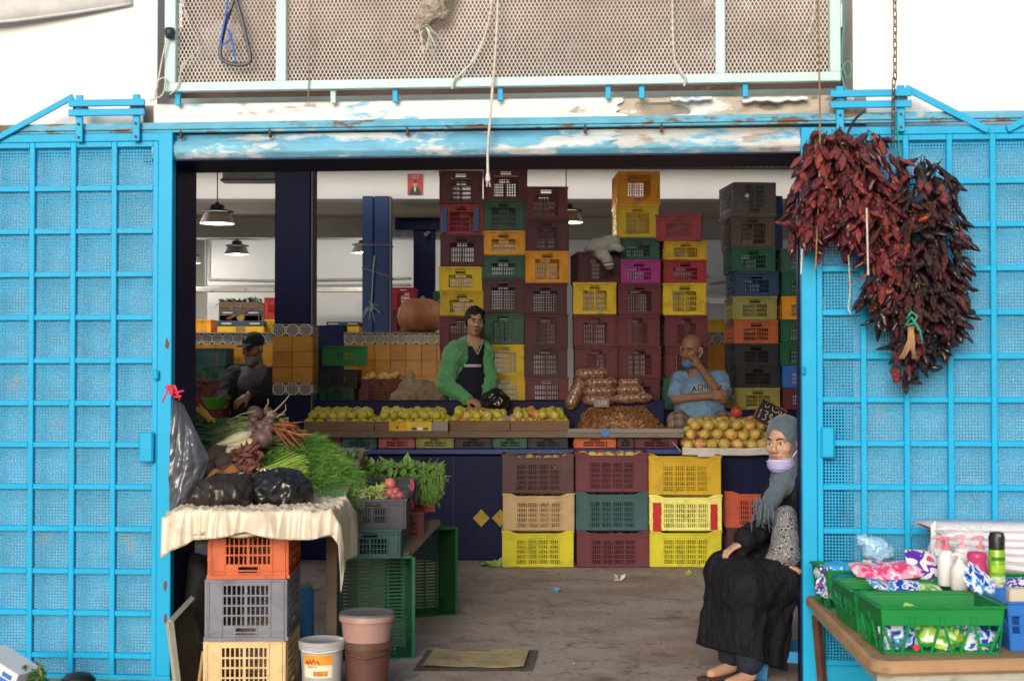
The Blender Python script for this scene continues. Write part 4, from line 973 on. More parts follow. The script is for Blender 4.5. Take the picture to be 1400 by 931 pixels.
lamp(258, 360, 'pendant lamp on a chain above the wooden box of greens', Y=18.7)
lamp(252, 391, 'pendant lamp fourth in the receding row by the left jamb', Y=23.0)
lamp(249, 415, 'pendant lamp farthest in the receding row by the left jamb', Y=29.)
lamp(774, 304.5, 'pendant lamp half hidden behind the amber banded crate stack', Y=12.9)
lamp(497, 346, 'pendant lamp half hidden behind the faded blue pillar', Y=18.3)
lamp(200, 306, 'pendant lamp above the left jamb of the doorway', Y=12.75)

# ================================================================== poster on the fascia
pc = P(567.5, 252, B1 - .02)
po = thing('wall_poster', 'small red poster of a man in a dark suit on the beam', 'poster', pc)
mb = MB(); mb.box((0, 0, 0), (.158, .006, .215)); mb.build('sheet', M('poster_red', lin(176, 52, 46), rough=.5, var=.08), po)
mb = MB(); mb.prism([(-.055, -.107), (.055, -.107), (.05, -.06), (.03, -.035), (0, -.025), (-.03, -.035), (-.05, -.06)], -.008, -.004, axis=1); mb.build('printed_suit', M('poster_dark', (.02, .025, .04), rough=.5), po)
mb = MB(); mb.prism([(-.012, -.035), (.012, -.035), (.004, -.08), (-.004, -.08)], -.010, -.0082, axis=1); mb.build('printed_shirt', M('poster_white', (.7, .7, .68), rough=.5), po)
mb = MB(); mb.prism([(.024 * math.cos(a), .0 + .032 * math.sin(a)) for a in np.linspace(0, 6.28, 15)[:-1]], -.0105, -.0085, axis=1); mb.build('printed_face', M('poster_skin', (.42, .26, .18), rough=.5), po)
mb = MB(); mb.prism([(.025 * math.cos(a), .012 + .026 * math.sin(a)) for a in np.linspace(0, 3.14, 9)], -.0118, -.0107, axis=1); mb.build('printed_hair', MATS['poster_dark'], po)
for z, wd in ((.088, .085), (.068, .07), (-.098, .05)):
    mb = MB(); x = -wd / 2
    while x < wd / 2: l = random.uniform(.008, .02); mb.tube([(x, -.0045, z), (x + l * .5, -.0045, z + random.uniform(-.006, .008)), (x + l, -.0045, z)], .0028, 4); x += l + .004
    mb.build('printed_words', MATS['poster_white'], po)

# ================================================================== fruit
def lob(me): return me
def apple_mesh():
    mb = MB(); prof = []
    for i in range(11):
        a = math.pi * i / 10; r = math.sin(a) * (1 + .08 * math.cos(a)); z = -math.cos(a) * .92
        if i == 0: z += .16
        if i == 10: z -= .22
        if i == 9: r *= 1.05
        prof.append((max(0, r) * .035 if 0 < i < 10 else 0, z * .035))
    mb.lathe(prof, 14); mb.cur = 1; mb.tube([(0, 0, .022), (.003, 0, .036)], .0018, 4); mb.lathe([(0, .0235), (.009, .0275), (.0095, .0285), (0, .0285)], 8)
    return mb.mesh('apple', [None, M('apple_stem', (.06, .04, .02), rough=.8)], smooth=True)
me_apple = apple_mesh()
def fruit_mat(name, base, blush, lo, hi, scale=22., rough=.32, spots=(.10, .07, .03)):
    m = bpy.data.materials.new(name); m.use_nodes = True; nt = m.node_tree; b = nt.nodes['Principled BSDF']; b.inputs['Roughness'].default_value = rough
    tc = _n(nt, 'ShaderNodeTexCoord'); oi = _n(nt, 'ShaderNodeObjectInfo')
    cb = _n(nt, 'ShaderNodeCombineXYZ'); k = mathchain(nt, 'MULTIPLY', oi.outputs['Random'], 50.)
    for i in range(3): nt.links.new(k, cb.inputs[i])
    ad = _n(nt, 'ShaderNodeVectorMath', operation='ADD'); nt.links.new(tc.outputs['Object'], ad.inputs[0]); nt.links.new(cb.outputs[0], ad.inputs[1])
    n1 = _n(nt, 'ShaderNodeTexNoise'); n1.inputs['Scale'].default_value = scale; n1.inputs['Detail'].default_value = 3; nt.links.new(ad.outputs[0], n1.inputs['Vector'])
    s = mathchain(nt, 'ADD', n1.outputs[0], mathchain(nt, 'MULTIPLY', mathchain(nt, 'SUBTRACT', oi.outputs['Random'], .5), .25))
    mr = _n(nt, 'ShaderNodeMapRange'); mr.inputs[1].default_value = lo; mr.inputs[2].default_value = hi; nt.links.new(s, mr.inputs[0])
    mx = _n(nt, 'ShaderNodeMix', data_type='RGBA'); nt.links.new(mr.outputs[0], mx.inputs[0]); mx.inputs[6].default_value = (*base, 1); mx.inputs[7].default_value = (*blush, 1)
    n2 = _n(nt, 'ShaderNodeTexNoise'); n2.inputs['Scale'].default_value = scale * 5; n2.inputs['Detail'].default_value = 2; nt.links.new(ad.outputs[0], n2.inputs['Vector'])
    m2 = _n(nt, 'ShaderNodeMapRange'); m2.inputs[1].default_value = .68; m2.inputs[2].default_value = .74; m2.inputs[4].default_value = .7; nt.links.new(n2.outputs[0], m2.inputs[0])
    x2 = _n(nt, 'ShaderNodeMix', data_type='RGBA'); nt.links.new(m2.outputs[0], x2.inputs[0]); nt.links.new(mx.outputs[2], x2.inputs[6]); x2.inputs[7].default_value = (*spots, 1)
    hv = _n(nt, 'ShaderNodeHueSaturation'); nt.links.new(x2.outputs[2], hv.inputs['Color']); m3 = _n(nt, 'ShaderNodeMapRange'); m3.inputs[3].default_value = .8; m3.inputs[4].default_value = 1.15
    nt.links.new(oi.outputs['Random'], m3.inputs[0]); nt.links.new(m3.outputs[0], hv.inputs['Value'])
    nt.links.new(hv.outputs[0], b.inputs['Base Color']); MATS[name] = m; return m
m_apple = fruit_mat('apple_skin', (.70, .60, .085), (.54, .52, .05), .45, .62)
m_apple2 = fruit_mat('apple_skin_blushed', (.70, .58, .13), (.62, .22, .08), .50, .62, 26.)
def rrot(): return (random.uniform(0, 6.3), random.uniform(0, 6.3), random.uniform(0, 6.3))
def up_rot(a=.8): return (random.uniform(-a, a), random.uniform(-a, a), random.uniform(0, 6.3))
m_card = M('brown_cardboard', (.20, .12, .07), rough=.85, var=.2, scale=7, bump=.2, bscale=50, stretch=(.3, 1, 1), dirt=(.12, .07, .04), dirt_amt=.2, dscale=4)
m_wood = M('weathered_plank', (.19, .14, .10), rough=.85, var=.3, scale=10, bump=.4, bscale=40, stretch=(.15, 1, 1), dirt=(.09, .06, .045), dirt_amt=.25, dscale=8)
def tray(x0, x1, yt, yb, ym, label, cat='tray', Y=10.97, D=.42, m1=m_card, m2=m_wood, name='fruit_tray'):
    a, b = P(x0, yb, Y), P(x1, yt, Y); zm = PZ(ym, Y)
    t = thing(name, label, cat, ((a.x + b.x) / 2, Y + D / 2, a.z), group='trays along the counter')
    mb = MB(); mb.box2((a.x, Y, zm + .001), (b.x, Y + .012, b.z)); mb.build('front_board', m1, t, world=True, bevel=.002)
    mb = MB(); mb.box2((a.x - .005, Y - .012, a.z), (b.x + .005, Y + .012, zm)); mb.build('front_slat', m2, t, world=True, bevel=.003)
    mb = MB(); mb.box2((a.x, Y + D, a.z), (b.x, Y + D + .012, b.z)); mb.build('back_board', m1, t, world=True)
    for x in (a.x, b.x - .012): mb = MB(); mb.box2((x, Y + .013, zm), (x + .012, Y + D - .001, b.z - .003)); mb.build('side_board', m1, t, world=True)
    mb = MB(); mb.box2((a.x, Y + .013, a.z), (b.x, Y + D - .001, zm)); mb.build('base', m2, t, world=True)
    return t, a.x, b.x, zm, b.z
def heap(x0, x1, y0, y1, z, r, me, m_fn, label, group, name, cat, levels, slope=0., jit=.2, scl=(.9, 1.1), skip=0., taper=.8, cap=None):
    n = 0
    for L in range(levels):
        nx = max(1, int((x1 - x0 - 2 * r * taper * L) / (2 * r * .97))); ny = max(1, int((y1 - y0 - r * 1.3 * L) / (2 * r * .92)))
        for i in range(nx):
            for j in range(ny):
                if L and random.random() < skip: continue
                x = x0 + taper * r * L + (i + .5 + (.25 if j % 2 else -.25) * (nx > 2)) * (x1 - x0 - 2 * taper * r * L) / nx + random.uniform(-1, 1) * r * jit
                y = y0 + r * 1.1 * L + (j + .5) * (y1 - y0 - r * 1.1 * L) / ny + random.uniform(-1, 1) * r * jit
                zz = z + r + L * r * 1.45 + slope * (y - y0) + random.uniform(-.1, .15) * r
                s = random.uniform(*scl)
                if cap and (x < cap[0] or x > cap[1]): continue
                tag(obj(name, me, None, (x, y, zz), up_rot(), s, mat=m_fn()), label, cat, group); n += 1
    return n
trays = [(416, 511, 'pillar', 0), (512, 613, 'printed yellow card', 1), (615, 697, 'boy', 2), (698, 778, 'nuts', 3)]
for x0, x1, who, k in trays:
    lab = {0: 'brown apple tray standing nearest the tiled pillar', 1: 'apple tray with a yellow printed card front', 2: 'brown apple tray standing in front of the boy', 3: 'brown apple tray standing next to the nuts'}[k]
    t, ax, bx, zm, zt = tray(x0, x1, 576 + (k > 1) * -1, 598, 589, lab)
    lab2 = {0: 'yellow green apple in the tray nearest the tiled pillar', 1: 'yellow green apple in the tray with the yellow card', 2: 'yellow green apple in the tray before the boy', 3: 'blushed yellow apple in the tray beside the nuts'}[k]
    mf = (lambda: m_apple) if k < 2 else ((lambda: m_apple2 if random.random() < .35 else m_apple) if k == 2 else (lambda: m_apple2 if random.random() < .6 else m_apple))
    heap(ax + .012, bx - .012, 10.985, 11.38, zm + .016, .037, me_apple, mf, lab2, 'apples ' + who, 'apple', 'apple', 2, slope=.09, skip=.12, scl=(1., 1.2))
    if k == 1:
        for xa, xb, m in ((532, 554, M('card_yellow', lin(226, 176, 30), rough=.6)), (554.3, 590, M('card_yellow2', lin(232, 190, 60), rough=.6, var=.3, scale=14)), (591, 612, M('card_grey', lin(150, 140, 138), rough=.6, var=.2))):
            mb = MB(); p, q = P(xa, 589, 10.96), P(xb, 576.5, 10.96); mb.box2((p.x, 10.962, p.z), (q.x, 10.968, q.z)); mb.build('printed_card', m, t, world=True)
        mb = MB(); q = P(543, 584, 10.95); mb.tube([(q.x, 10.958, q.z), (q.x, 10.962, q.z)], .010, 10); mb.build('card_hole', m_dark, t, world=True)
        for i, c in enumerate(((30, 90, 150), (240, 240, 235), (60, 130, 60))):
            mb = MB(); q = P(566 + 8 * i, 586, 10.95); mb.prism([(q.x + .02 * math.cos(a), q.z + .011 * math.sin(a)) for a in np.linspace(0, 6.28, 11)[:-1]], 10.9605, 10.9618, axis=1); mb.build('printed_picture', M(f'print{i}', lin(*c), rough=.6), t, world=True)
# newspaper scrap and price card lying on the apples
for px, py, wd, hh, lab, c in ((460, 573, .16, .05, 'crumpled printed paper scrap lying on the green apples', (150, 145, 145)), (698, 572, .17, .045, 'folded speckled card lying on the apples by the boy', (180, 160, 140))):
    q = P(px, py, 11.0); mb = MB(); mb.grid(lambda a, b: (q.x + (a - .5) * wd, q.y + b * .06, q.z + (b - .5) * hh + .010 * wig(a * 6, b * 5, px)), 14, 7)
    o = solidify(mb.build('paper_scrap', M(f'newsprint{px}', lin(*c), rough=.9, var=.6, scale=70, bump=.3, dirt=(.03, .03, .03), dirt_amt=.5, dscale=60), smooth=True), .002); tag(o, lab, 'paper')

# ---- pomegranates
def pom_mesh():
    mb = MB(); prof = []
    for i in range(11):
        a = math.pi * i / 10; r = math.sin(a) ** .92; z = -math.cos(a) * .93; prof.append((r * .046 if 0 < i < 10 else (0 if i == 0 else .008), z * .046))
    mb.lathe(prof, 16, lobes=lambda a: 1 + .018 * math.cos(6 * a)); mb.cur = 1
    for k in range(6):
        a = k * math.pi / 3; c, s = math.cos(a), math.sin(a); c2, s2 = math.cos(a + .42), math.sin(a + .42); c3, s3 = math.cos(a - .42), math.sin(a - .42)
        mb.add([(.008 * c3, .008 * s3, .041), (.008 * c2, .008 * s2, .041), (.012 * c, .012 * s, .058), (.005 * c, .005 * s, .043)], [(0, 1, 2), (1, 3, 2), (3, 0, 2)])
    return mb.mesh('pomegranate', [None, M('pom_crown', (.22, .12, .05), rough=.8)], smooth=True)
me_pom = pom_mesh()
m_pom = fruit_mat('pomegranate_skin', (.70, .51, .12), (.62, .21, .11), .52, .68, 16., rough=.35)
m_pomr = fruit_mat('pomegranate_red', (.50, .06, .06), (.55, .16, .08), .55, .7, 16.)
Yp = 10.9; ax, bx = PX(936, Yp), PX(1075, Yp); zt = PZ(612, Yp)
pt = thing('pomegranate_tray', 'white paper lined tray piled with yellow pomegranates', 'tray', ((ax + bx) / 2, Yp + .2, zt - .06), group='trays along the counter')
mb = MB(); mb.box2((ax, Yp, zt - .05), (bx, Yp + .5, zt - .035)); mb.build('base', m_wood, pt, world=True)
m_white = M('white_paper', (.60, .58, .55), rough=.8, var=.12, scale=9, bump=.4, bscale=30)
mb = MB(); mb.grid(lambda a, b: (ax - .02 + (bx - ax + .03) * a, Yp - .018 + .006 * wig(a * 20, b * 3, 0), zt - .055 + .055 * b + .006 * wig(a * 14, 0, 2)), 40, 5); solidify(mb.build('paper_lining', m_white, pt, world=True, smooth=True), .005)
mb = MB(); q = P(968, 619, Yp - .03); mb.box2((q.x - .075, Yp - .035, q.z - .03), (q.x + .075, Yp - .028, q.z + .035)); mb.build('folded_flap', m_white, pt, world=True, bevel=.002)
mb = MB(); mb.grid(lambda a, b: (ax - .03 - .06 * b + .03 * a, Yp + .45 * a - .02, zt - .03 + .07 * b), 8, 6); solidify(mb.build('paper_lining', m_white, pt, world=True, smooth=True), .005)
heap(ax, bx, Yp + .0, Yp + .46, zt - .03, .046, me_pom, lambda: m_pom, 'yellow pomegranate in the heap before the seated man', 'pomegranates in the tray', 'pomegranate', 'pomegranate', 3, slope=.08, skip=.05, jit=.22, scl=(.88, 1.06))
q = P(1007, 563, 11.2); tag(obj('pomegranate', me_pom, None, q, up_rot(1.5), 1.0, mat=m_pomr), 'split red pomegranate on top of the yellow heap', 'pomegranate')
# fruit inside the front crates
for (ci, i), n, lab in (((0, 0), 14, 'apple showing inside the top crate under the apple trays'), ((1, 0), 14, 'pomegranate inside the top crate under the nut trays'), ((1, 1), 12, 'brown pear inside the middle crate under the nut trays'), ((0, 1), 12, 'pale fruit inside the middle crate under the apple trays'), ((1, 2), 12, 'fruit inside the bottom crate under the nut trays'), ((2, 1), 8, 'small fruit inside the pale yellow crate')):
    o = front_crates[(ci, i)]; c = o.location
    top = .268 * o.scale.z
    for k in range(n):
        x = c.x + (k % 7 - 3) * .068 + random.uniform(-.01, .01); y = c.y - .10 + (k // 7) * .09; z = c.z + top - (.045 if i == 0 else .058) + random.uniform(-.008, .01) 
        tag(obj('fruit', me_pom if ci == 1 and i == 0 else me_apple, None, (x, y, z), up_rot(), random.uniform(.85, 1.) * (1.1 if i else 1), mat=(m_pom if i == 0 else M('brown_fruit', (.30, .17, .07), rough=.6, var=.3, scale=30))), lab, 'fruit', 'fruit in the floor crates')
for px, py, mm, lab in ((818, 620, m_pomr, 'bright red pomegranate on top of the maroon crate'), (741, 628, m_apple, 'green apple peeping over the brown maroon crate'), (762, 632, m_pom, 'yellow fruit peeping over the brown maroon crate'), (858, 625, m_pom, 'pale pomegranate peeping over the maroon crate')):
    tag(obj('pomegranate' if mm in (m_pomr, m_pom) else 'apple', me_pom if mm is not m_apple else me_apple, None, P(px, py + 3, 10.72), up_rot(.3), 1., mat=mm), lab, 'fruit')

# ---- nuts and dates
def nut_mesh(rx, ry, rz, seg=6):
    mb = MB(); mb.lathe([(0, -rz), (rx * .75, -rz * .6), (rx, 0), (rx * .7, rz * .65), (0, rz)], seg, Matrix.Scale(ry / rx, 4, (0, 1, 0))); return mb
def nut_pile(name, label, cat, hf, x0, x1, y0, y1, n, dims, m):
    mb = MB(); src = nut_mesh(*dims)
    for i in range(n):
        x, y = random.uniform(x0, x1), random.uniform(y0, y1); z = hf(x, y)
        if z is None: continue
        T = Matrix.Translation((x, y, z + random.uniform(-.006, .006))) @ Euler(rrot()).to_matrix().to_4x4() @ Matrix.Scale(random.uniform(.8, 1.2), 4)
        mb.add(src.v, src.f, T)
    o = mb.build(name, m, smooth=True); o['kind'] = 'stuff'; tag(o, label, cat); return o
t, ax, bx, zm, zt = tray(776, 934, 586, 598, 592, 'shallow grey tray of nuts with a blue clip', Y=10.95, D=.5, m1=M('grey_tray_wood', (.26, .23, .20), rough=.8, var=.25, bump=.3, stretch=(.2, 1, 1)), m2=M('grey_tray_edge', (.22, .19, .16), rough=.8, var=.2))
mb = MB(); q = P(828, 591, 10.93); mb.box2((q.x - .03, 10.93, q.z - .025), (q.x + .03, 10.937, q.z + .02)); mb.build('blue_clip', M('clip_blue', (.02, .2, .6), rough=.4), t, world=True)
m_nut = M('nut_brown', (.22, .10, .035), rough=.55, var=.6, scale=45, bump=.3, bscale=90); m_nut2 = M('nut_mixed', (.40, .22, .13), rough=.6, var=.7, scale=40, bump=.3, bscale=90)
def moundf(xc, w_, yc, dy, h):
    def f(x, y):
        v = 1 - ((x - xc) / w_) ** 2 - ((y - yc) / dy) ** 2
        return zm + .015 + (h * min(1, v * 1.5) if v > 0 else 0) + .008 * wig(x * 30, y * 30, 0)
    return f
f1 = moundf(PX(845, 11.2), .36, 11.27, .24, .16)
mb = MB(); mb.grid(lambda a, b: (ax + .015 + (bx - ax - .03) * a, 10.965 + .47 * b, f1(ax + (bx - ax) * a, 10.965 + .47 * b) - .008), 40, 24); base_o = mb.build('nut_bed', m_nut, smooth=True); base_o['kind'] = 'stuff'; tag(base_o, 'dense bed of brown dates heaped in the grey tray', 'dates')
nut_pile('date_pile', 'heap of glossy brown dates in the grey tray', 'dates', f1, ax + .12, bx - .05, 11.07, 11.43, 1700, (.009, .009, .018), m_nut)
nut_pile('nut_strip', 'strip of pinkish shelled nuts along the tray front', 'nuts', f1, ax + .02, bx - .03, 10.975, 11.10, 700, (.008, .008, .015), m_nut2)
def nutbag_mat():
    m = bpy.data.materials.new('bagged_nuts'); m.use_nodes = True; nt = m.node_tree; b = nt.nodes['Principled BSDF']
    tc = _n(nt, 'ShaderNodeTexCoord'); v = _n(nt, 'ShaderNodeTexVoronoi'); v.inputs['Scale'].default_value = 55; nt.links.new(tc.outputs['Object'], v.inputs['Vector'])
    rp = _n(nt, 'ShaderNodeValToRGB'); e = rp.color_ramp.elements; e[0].color = (.13, .05, .025, 1); e[1].color = (.40, .23, .13, 1)
    sp = _n(nt, 'ShaderNodeSeparateColor'); nt.links.new(v.outputs['Color'], sp.inputs[0]); nt.links.new(sp.outputs[0], rp.inputs[0]); nt.links.new(rp.outputs[0], b.inputs['Base Color'])
    b.inputs['Roughness'].default_value = .5; b.inputs['Coat Weight'].default_value = .8; b.inputs['Coat Roughness'].default_value = .12
    bp = _n(nt, 'ShaderNodeBump'); bp.inputs['Strength'].default_value = .8; bp.inputs['Distance'].default_value = .01; bp.invert = True
    nt.links.new(v.outputs['Distance'], bp.inputs['Height']); nt.links.new(bp.outputs[0], b.inputs['Normal']); return m
m_bag = nutbag_mat()
def nutbag(p0, p1, r, label):
    p0, p1 = Vector(p0), Vector(p1); c = (p0 + p1) / 2; d = p1 - p0; n = 22; pts = []; rs = []
    for i in range(n + 1):
        t_ = i / n; e = min(t_, 1 - t_) * 2; pts.append(p0 + d * t_); rs.append(r * (min(1, (e * 3.2)) ** .5 * .94 + .06) * (1 + .05 * math.sin(i * 1.9)))
    mb = MB(); mb.tube([p - c for p in pts], rs, 16, flat=.85)
    mb.v = [tuple(Vector(v) * (1 + .035 * wig(v[0] * 60, v[1] * 60, v[2] * 60))) for v in mb.v]
    o = mb.build('nut_bag', m_bag, smooth=True, loc=c); tag(o, label, 'bag', 'clear bags of nuts')
Yn = 11.36
for x0, y0, x1, y1, r, lab in ((777, 560, 796, 516, .052, 'upright clear bag of nuts leaning at the end of the heap'), (786, 512, 833, 509, .046, 'clear bag of nuts lying on top of all the others'), (798, 524, 845, 522, .042, 'clear bag of nuts second from the top'), (797, 535, 843, 534, .045, 'clear bag of nuts third from the top'), (796, 547, 842, 546, .044, 'clear bag of nuts lowest behind the price card'), (845, 523, 877, 523, .036, 'small clear bag of nuts topmost of the right pile'), (842, 533, 880, 532, .038, 'small clear bag of nuts in the middle of the right pile'), (838, 545, 892, 543, .042, 'clear bag of nuts lowest of the right pile')):
    nutbag(P(x0, y0, Yn), P(x1, y1, Yn), r, lab)
# price card and chalkboard
def strokes(par, lines, m, r, T):
    mb = MB()
    for ln in lines: mb.tube([T(*p) for p in ln], r, 5)
    mb.build('chalk_writing', m, par, smooth=True)
m_chalk = M('chalk_white', (.75, .74, .72), rough=.9)
q = P(822, 551, 11.06); pcd = thing('price_card', 'small grey card reading 1500 stuck in the dates', 'sign', q, (R(-12), 0, R(3)))
mb = MB(); mb.box((0, 0, 0), (.115, .004, .062)); mb.build('card', M('grey_card', (.22, .19, .17), rough=.8, var=.2), pcd)
DG = {'1': [[(0.1, .7), (.3, 1), (.3, 0)]], '5': [[(.6, 1), (.1, 1), (.1, .55), (.5, .58), (.6, .3), (.4, 0), (.05, .08)]], '0': [[(.3, 1), (.05, .6), (.1, .15), (.35, 0), (.58, .4), (.5, .9), (.3, 1)]], '3': [[(.05, .95), (.5, 1), (.55, .75), (.25, .55), (.58, .4), (.5, .05), (.05, .05)]], '9': [[(.55, .75), (.3, 1), (.08, .75), (.25, .5), (.55, .7), (.5, .3), (.3, 0)]]}
def digits(txt, x, z, w_, h_, slope=0):
    out = []
    for i, ch in enumerate(txt):
        for ln in DG[ch]: out.append([(x + (i + a * 1.1) * w_, z + b * h_ + slope * i) for a, b in ln])
    return out
strokes(pcd, digits('1500', -.05, -.018, .025, .036), m_chalk, .0022, lambda a, b: (a, -.003, b))
q = P(1052, 567, 11.0); cb = thing('price_board', 'black chalkboard with orange rim and chalked 1390 among the pomegranates', 'sign', q, (R(-10), R(28), R(4)))
mb = MB(); mb.box((0, 0, 0), (.20, .008, .17)); mb.build('board', M('slate_black', (.02, .019, .018), rough=.7, var=.3), cb)
for c, d in (((0, -.001, .0885), (.214, .012, .007)), ((0, -.001, -.0885), (.214, .012, .007)), ((-.1035, -.001, 0), (.007, .012, .17)), ((.1035, -.001, 0), (.007, .012, .17))):
    mb = MB(); mb.box(c, d); mb.build('rim', M('rim_orange', (.42, .13, .04), rough=.6), cb)
strokes(cb, digits('1390', -.085, -.06, .042, .075), m_chalk, .0032, lambda a, b: (a, -.006, b))
strokes(cb, [[(-.06, .05), (-.05, .035), (-.035, .045), (-.03, .06)], [(-.052, .07), (-.050, .072)], [(-.005, .065), (.005, .04), (.03, .036), (.05, .045), (.055, .062)], [(.02, .068), (.024, .07)], [(.035, .07), (.038, .072)], [(.06, .04), (.075, .05), (.07, .065)]], m_chalk, .003, lambda a, b: (a, -.006, b))
mb = MB(); mb.tube([(0, .004, -.08), (0, .03, -.22)], .006, 6); mb.build('stake', m_wood, cb)

# ---- pumpkin on the tiled wall, sack, bottle
pq = P(574, 456, 13.05); pum = thing('pumpkin', 'large ribbed brown orange pumpkin resting on the tiled wall', 'pumpkin', (pq.x, 13.16, zt1 + .012))
mb = MB(); prof = [(.0, .02), (.09, .0), (.16, .03), (.195, .09), (.203, .155), (.19, .22), (.15, .275), (.09, .305), (.03, .298), (0, .29)]
mb.lathe(prof, 72, lobes=lambda a: 1 - .045 * abs(math.sin(a * 7)) ** .5 * 1 + .045); mb.build('body', M('pumpkin_skin', (.30, .12, .05), rough=.6, var=.25, scale=7, bump=.25, bscale=30, dirt=(.28, .18, .12), dirt_amt=.3, dscale=5), pum, smooth=True)
mb = MB(); mb.tube([(0, 0, .285), (.01, 0, .31), (.03, .01, .325)], [.025, .017, .014], 8); mb.build('stalk', M('pumpkin_stalk', (.2, .16, .09), rough=.9), pum, smooth=True)
s_ = SDF((PX(528, 11.85), 11.62, PZ(560, 11.8)), (PX(615, 11.85), 12.1, PZ(495, 11.8)), .011)
A = lambda x, y, Y=11.85: np.array(P(x, y, Y))
s_.ell(A(576, 538), (.17, .16, .11), k=.05).ell(A(553, 545), (.12, .13, .07), k=.05).cap(A(556, 530), A(562, 513), .06, .03, .05).ell(A(598, 545), (.1, .12, .09), k=.05)
s_.warp(lambda X, Y, Z: .022 * (np.abs(wig(X + .4 * Z, Y, Z, 22, 3)) - .3) + .010 * wig(X, Y, Z, 60, 5))
o = s_.build('burlap_sack', M('burlap', (.30, .225, .15), rough=.95, var=.2, scale=12, bump=.5, bscale=160, dist=.004)); tag(o, 'crumpled tan burlap sack slumped behind the boy', 'sack')
for i in range(10):
    q = P(499 + i * 5.4 + random.uniform(-1, 1), 517 - (i % 3) * 2, 12.3 + .06 * (i % 2)); tag(obj('fruit', me_apple, None, q, up_rot(), 1., mat=m_apple2), 'blushed fruit heaped in the maroon crate by the sack', 'fruit', 'fruit by the sack')
bq = P(880, 545, 11.38); bt = thing('water_bottle', 'tilted clear plastic bottle with a lilac label beside the nut bags', 'bottle', bq, (0, R(-25), 0))
m_clear = M('clear_plastic', (.8, .85, .9), rough=.15, trans=.85, ior=1.3, var=0, bump=.1, bscale=30)
mb = MB(); mb.lathe([(0, 0), (.03, .0), (.033, .01), (.033, .1), (.03, .12), (.014, .15), (.013, .165), (0, .165)], 14); mb.build('body', m_clear, bt, smooth=40)
mb = MB(); mb.lathe([(.0335, .04), (.0335, .095), (.0345, .095), (.0345, .04)], 14); mb.build('label_band', M('lilac_label', lin(150, 140, 180), rough=.5), bt, smooth=40)
mb = MB(); mb.lathe([(.015, .158), (.015, .178), (0, .178)], 12); mb.build('cap', m_dark, bt, smooth=40)

# ---- leaf helpers
def leaf(mb, c, d, up, L, W_, bend=.25, seg=2):
    d = d.normalized(); s = d.cross(up); s = s.normalized() if s.length > 1e-4 else d.orthogonal().normalized(); u = s.cross(d)
    vs = []; 
    for i in range(seg + 1):
        t_ = i / seg; w_ = W_ * (math.sin(math.pi * (.12 + .8 * t_)) if i < seg else .08); p = c + d * L * t_ - u * bend * L * t_ * t_
        vs += [p - s * w_ / 2 + u * w_ * .15, p, p + s * w_ / 2 + u * w_ * .15]
    fs = []
    for i in range(seg): k = i * 3; fs += [(k, k + 1, k + 4, k + 3), (k + 1, k + 2, k + 5, k + 4)]
    mb.add(vs, fs)
def rv(a=1.): return Vector((random.gauss(0, a), random.gauss(0, a), random.gauss(0, a)))
def leaf_mat(name, c, rough=.5, rnd_=.35):
    m = M(name, c, rough=rough, var=rnd_, scale=14, bump=.1, bscale=60); return m
m_green = leaf_mat('leaf_green', (.085, .17, .03)); m_dgreen = leaf_mat('leaf_dark_green', (.04, .10, .025)); m_lgreen = leaf_mat('leaf_light_green', (.20, .30, .07)); m_stalk = leaf_mat('stalk_green', (.17, .22, .075))
# wooden box of greens on the wall
a, b = P(299, 439.5, 13.5), P(361, 413, 13.5)
wb = thing('wooden_box', 'dark wooden box of leafy greens up on the tiled wall', 'box', ((a.x + b.x) / 2, 13.65, a.z)); wb.location.z = PZ(439, 13.5)
m_box = M('box_wood', (.12, .07, .045), rough=.8, var=.3, scale=8, bump=.3, stretch=(.2, 1, 1))
for i in range(3):
    h = (b.z - a.z) / 3; mb = MB(); mb.box2((a.x, 13.5, a.z + h * i + .003), (b.x - .05, 13.512, a.z + h * (i + 1))); mb.build('plank', m_box, wb, world=True, bevel=.002)
mb = MB(); mb.box2((b.x - .049, 13.5, a.z), (b.x, 13.8, b.z - .01)); mb.build('end_panel', m_box, wb, world=True)
mb = MB(); mb.box2((a.x, 13.52, a.z), (b.x - .05, 13.8, b.z - .03)); mb.build('inner', M('box_inside', (.03, .02, .015), rough=.9), wb, world=True)
mb = MB(); 
p, q = Vector((a.x + .07, 13.496, a.z + .03)), Vector((b.x - .1, 13.496, b.z - .06)); mb.prism([(p.x, p.z), (p.x + .02, p.z - .015), (q.x, q.z), (q.x - .02, q.z + .015)], 13.490, 13.499, axis=1); mb.build('diagonal_slat', m_box, wb, world=True)
mb = MB()
for i in range(240):
    c = Vector((random.uniform(a.x - .01, b.x - .05), random.uniform(13.52, 13.75), b.z - .02 + random.uniform(-.01, .03))); leaf(mb, c, rv() + Vector((0, -.3, .35)), Vector((0, 0, 1)), random.uniform(.04, .08), .03)
o = mb.build('greens', m_green, smooth=True); o['kind'] = 'stuff'; tag(o, 'loose green leaves filling the wooden box', 'greens')
# ================================================================== left stall in the doorway
crate_w = .35
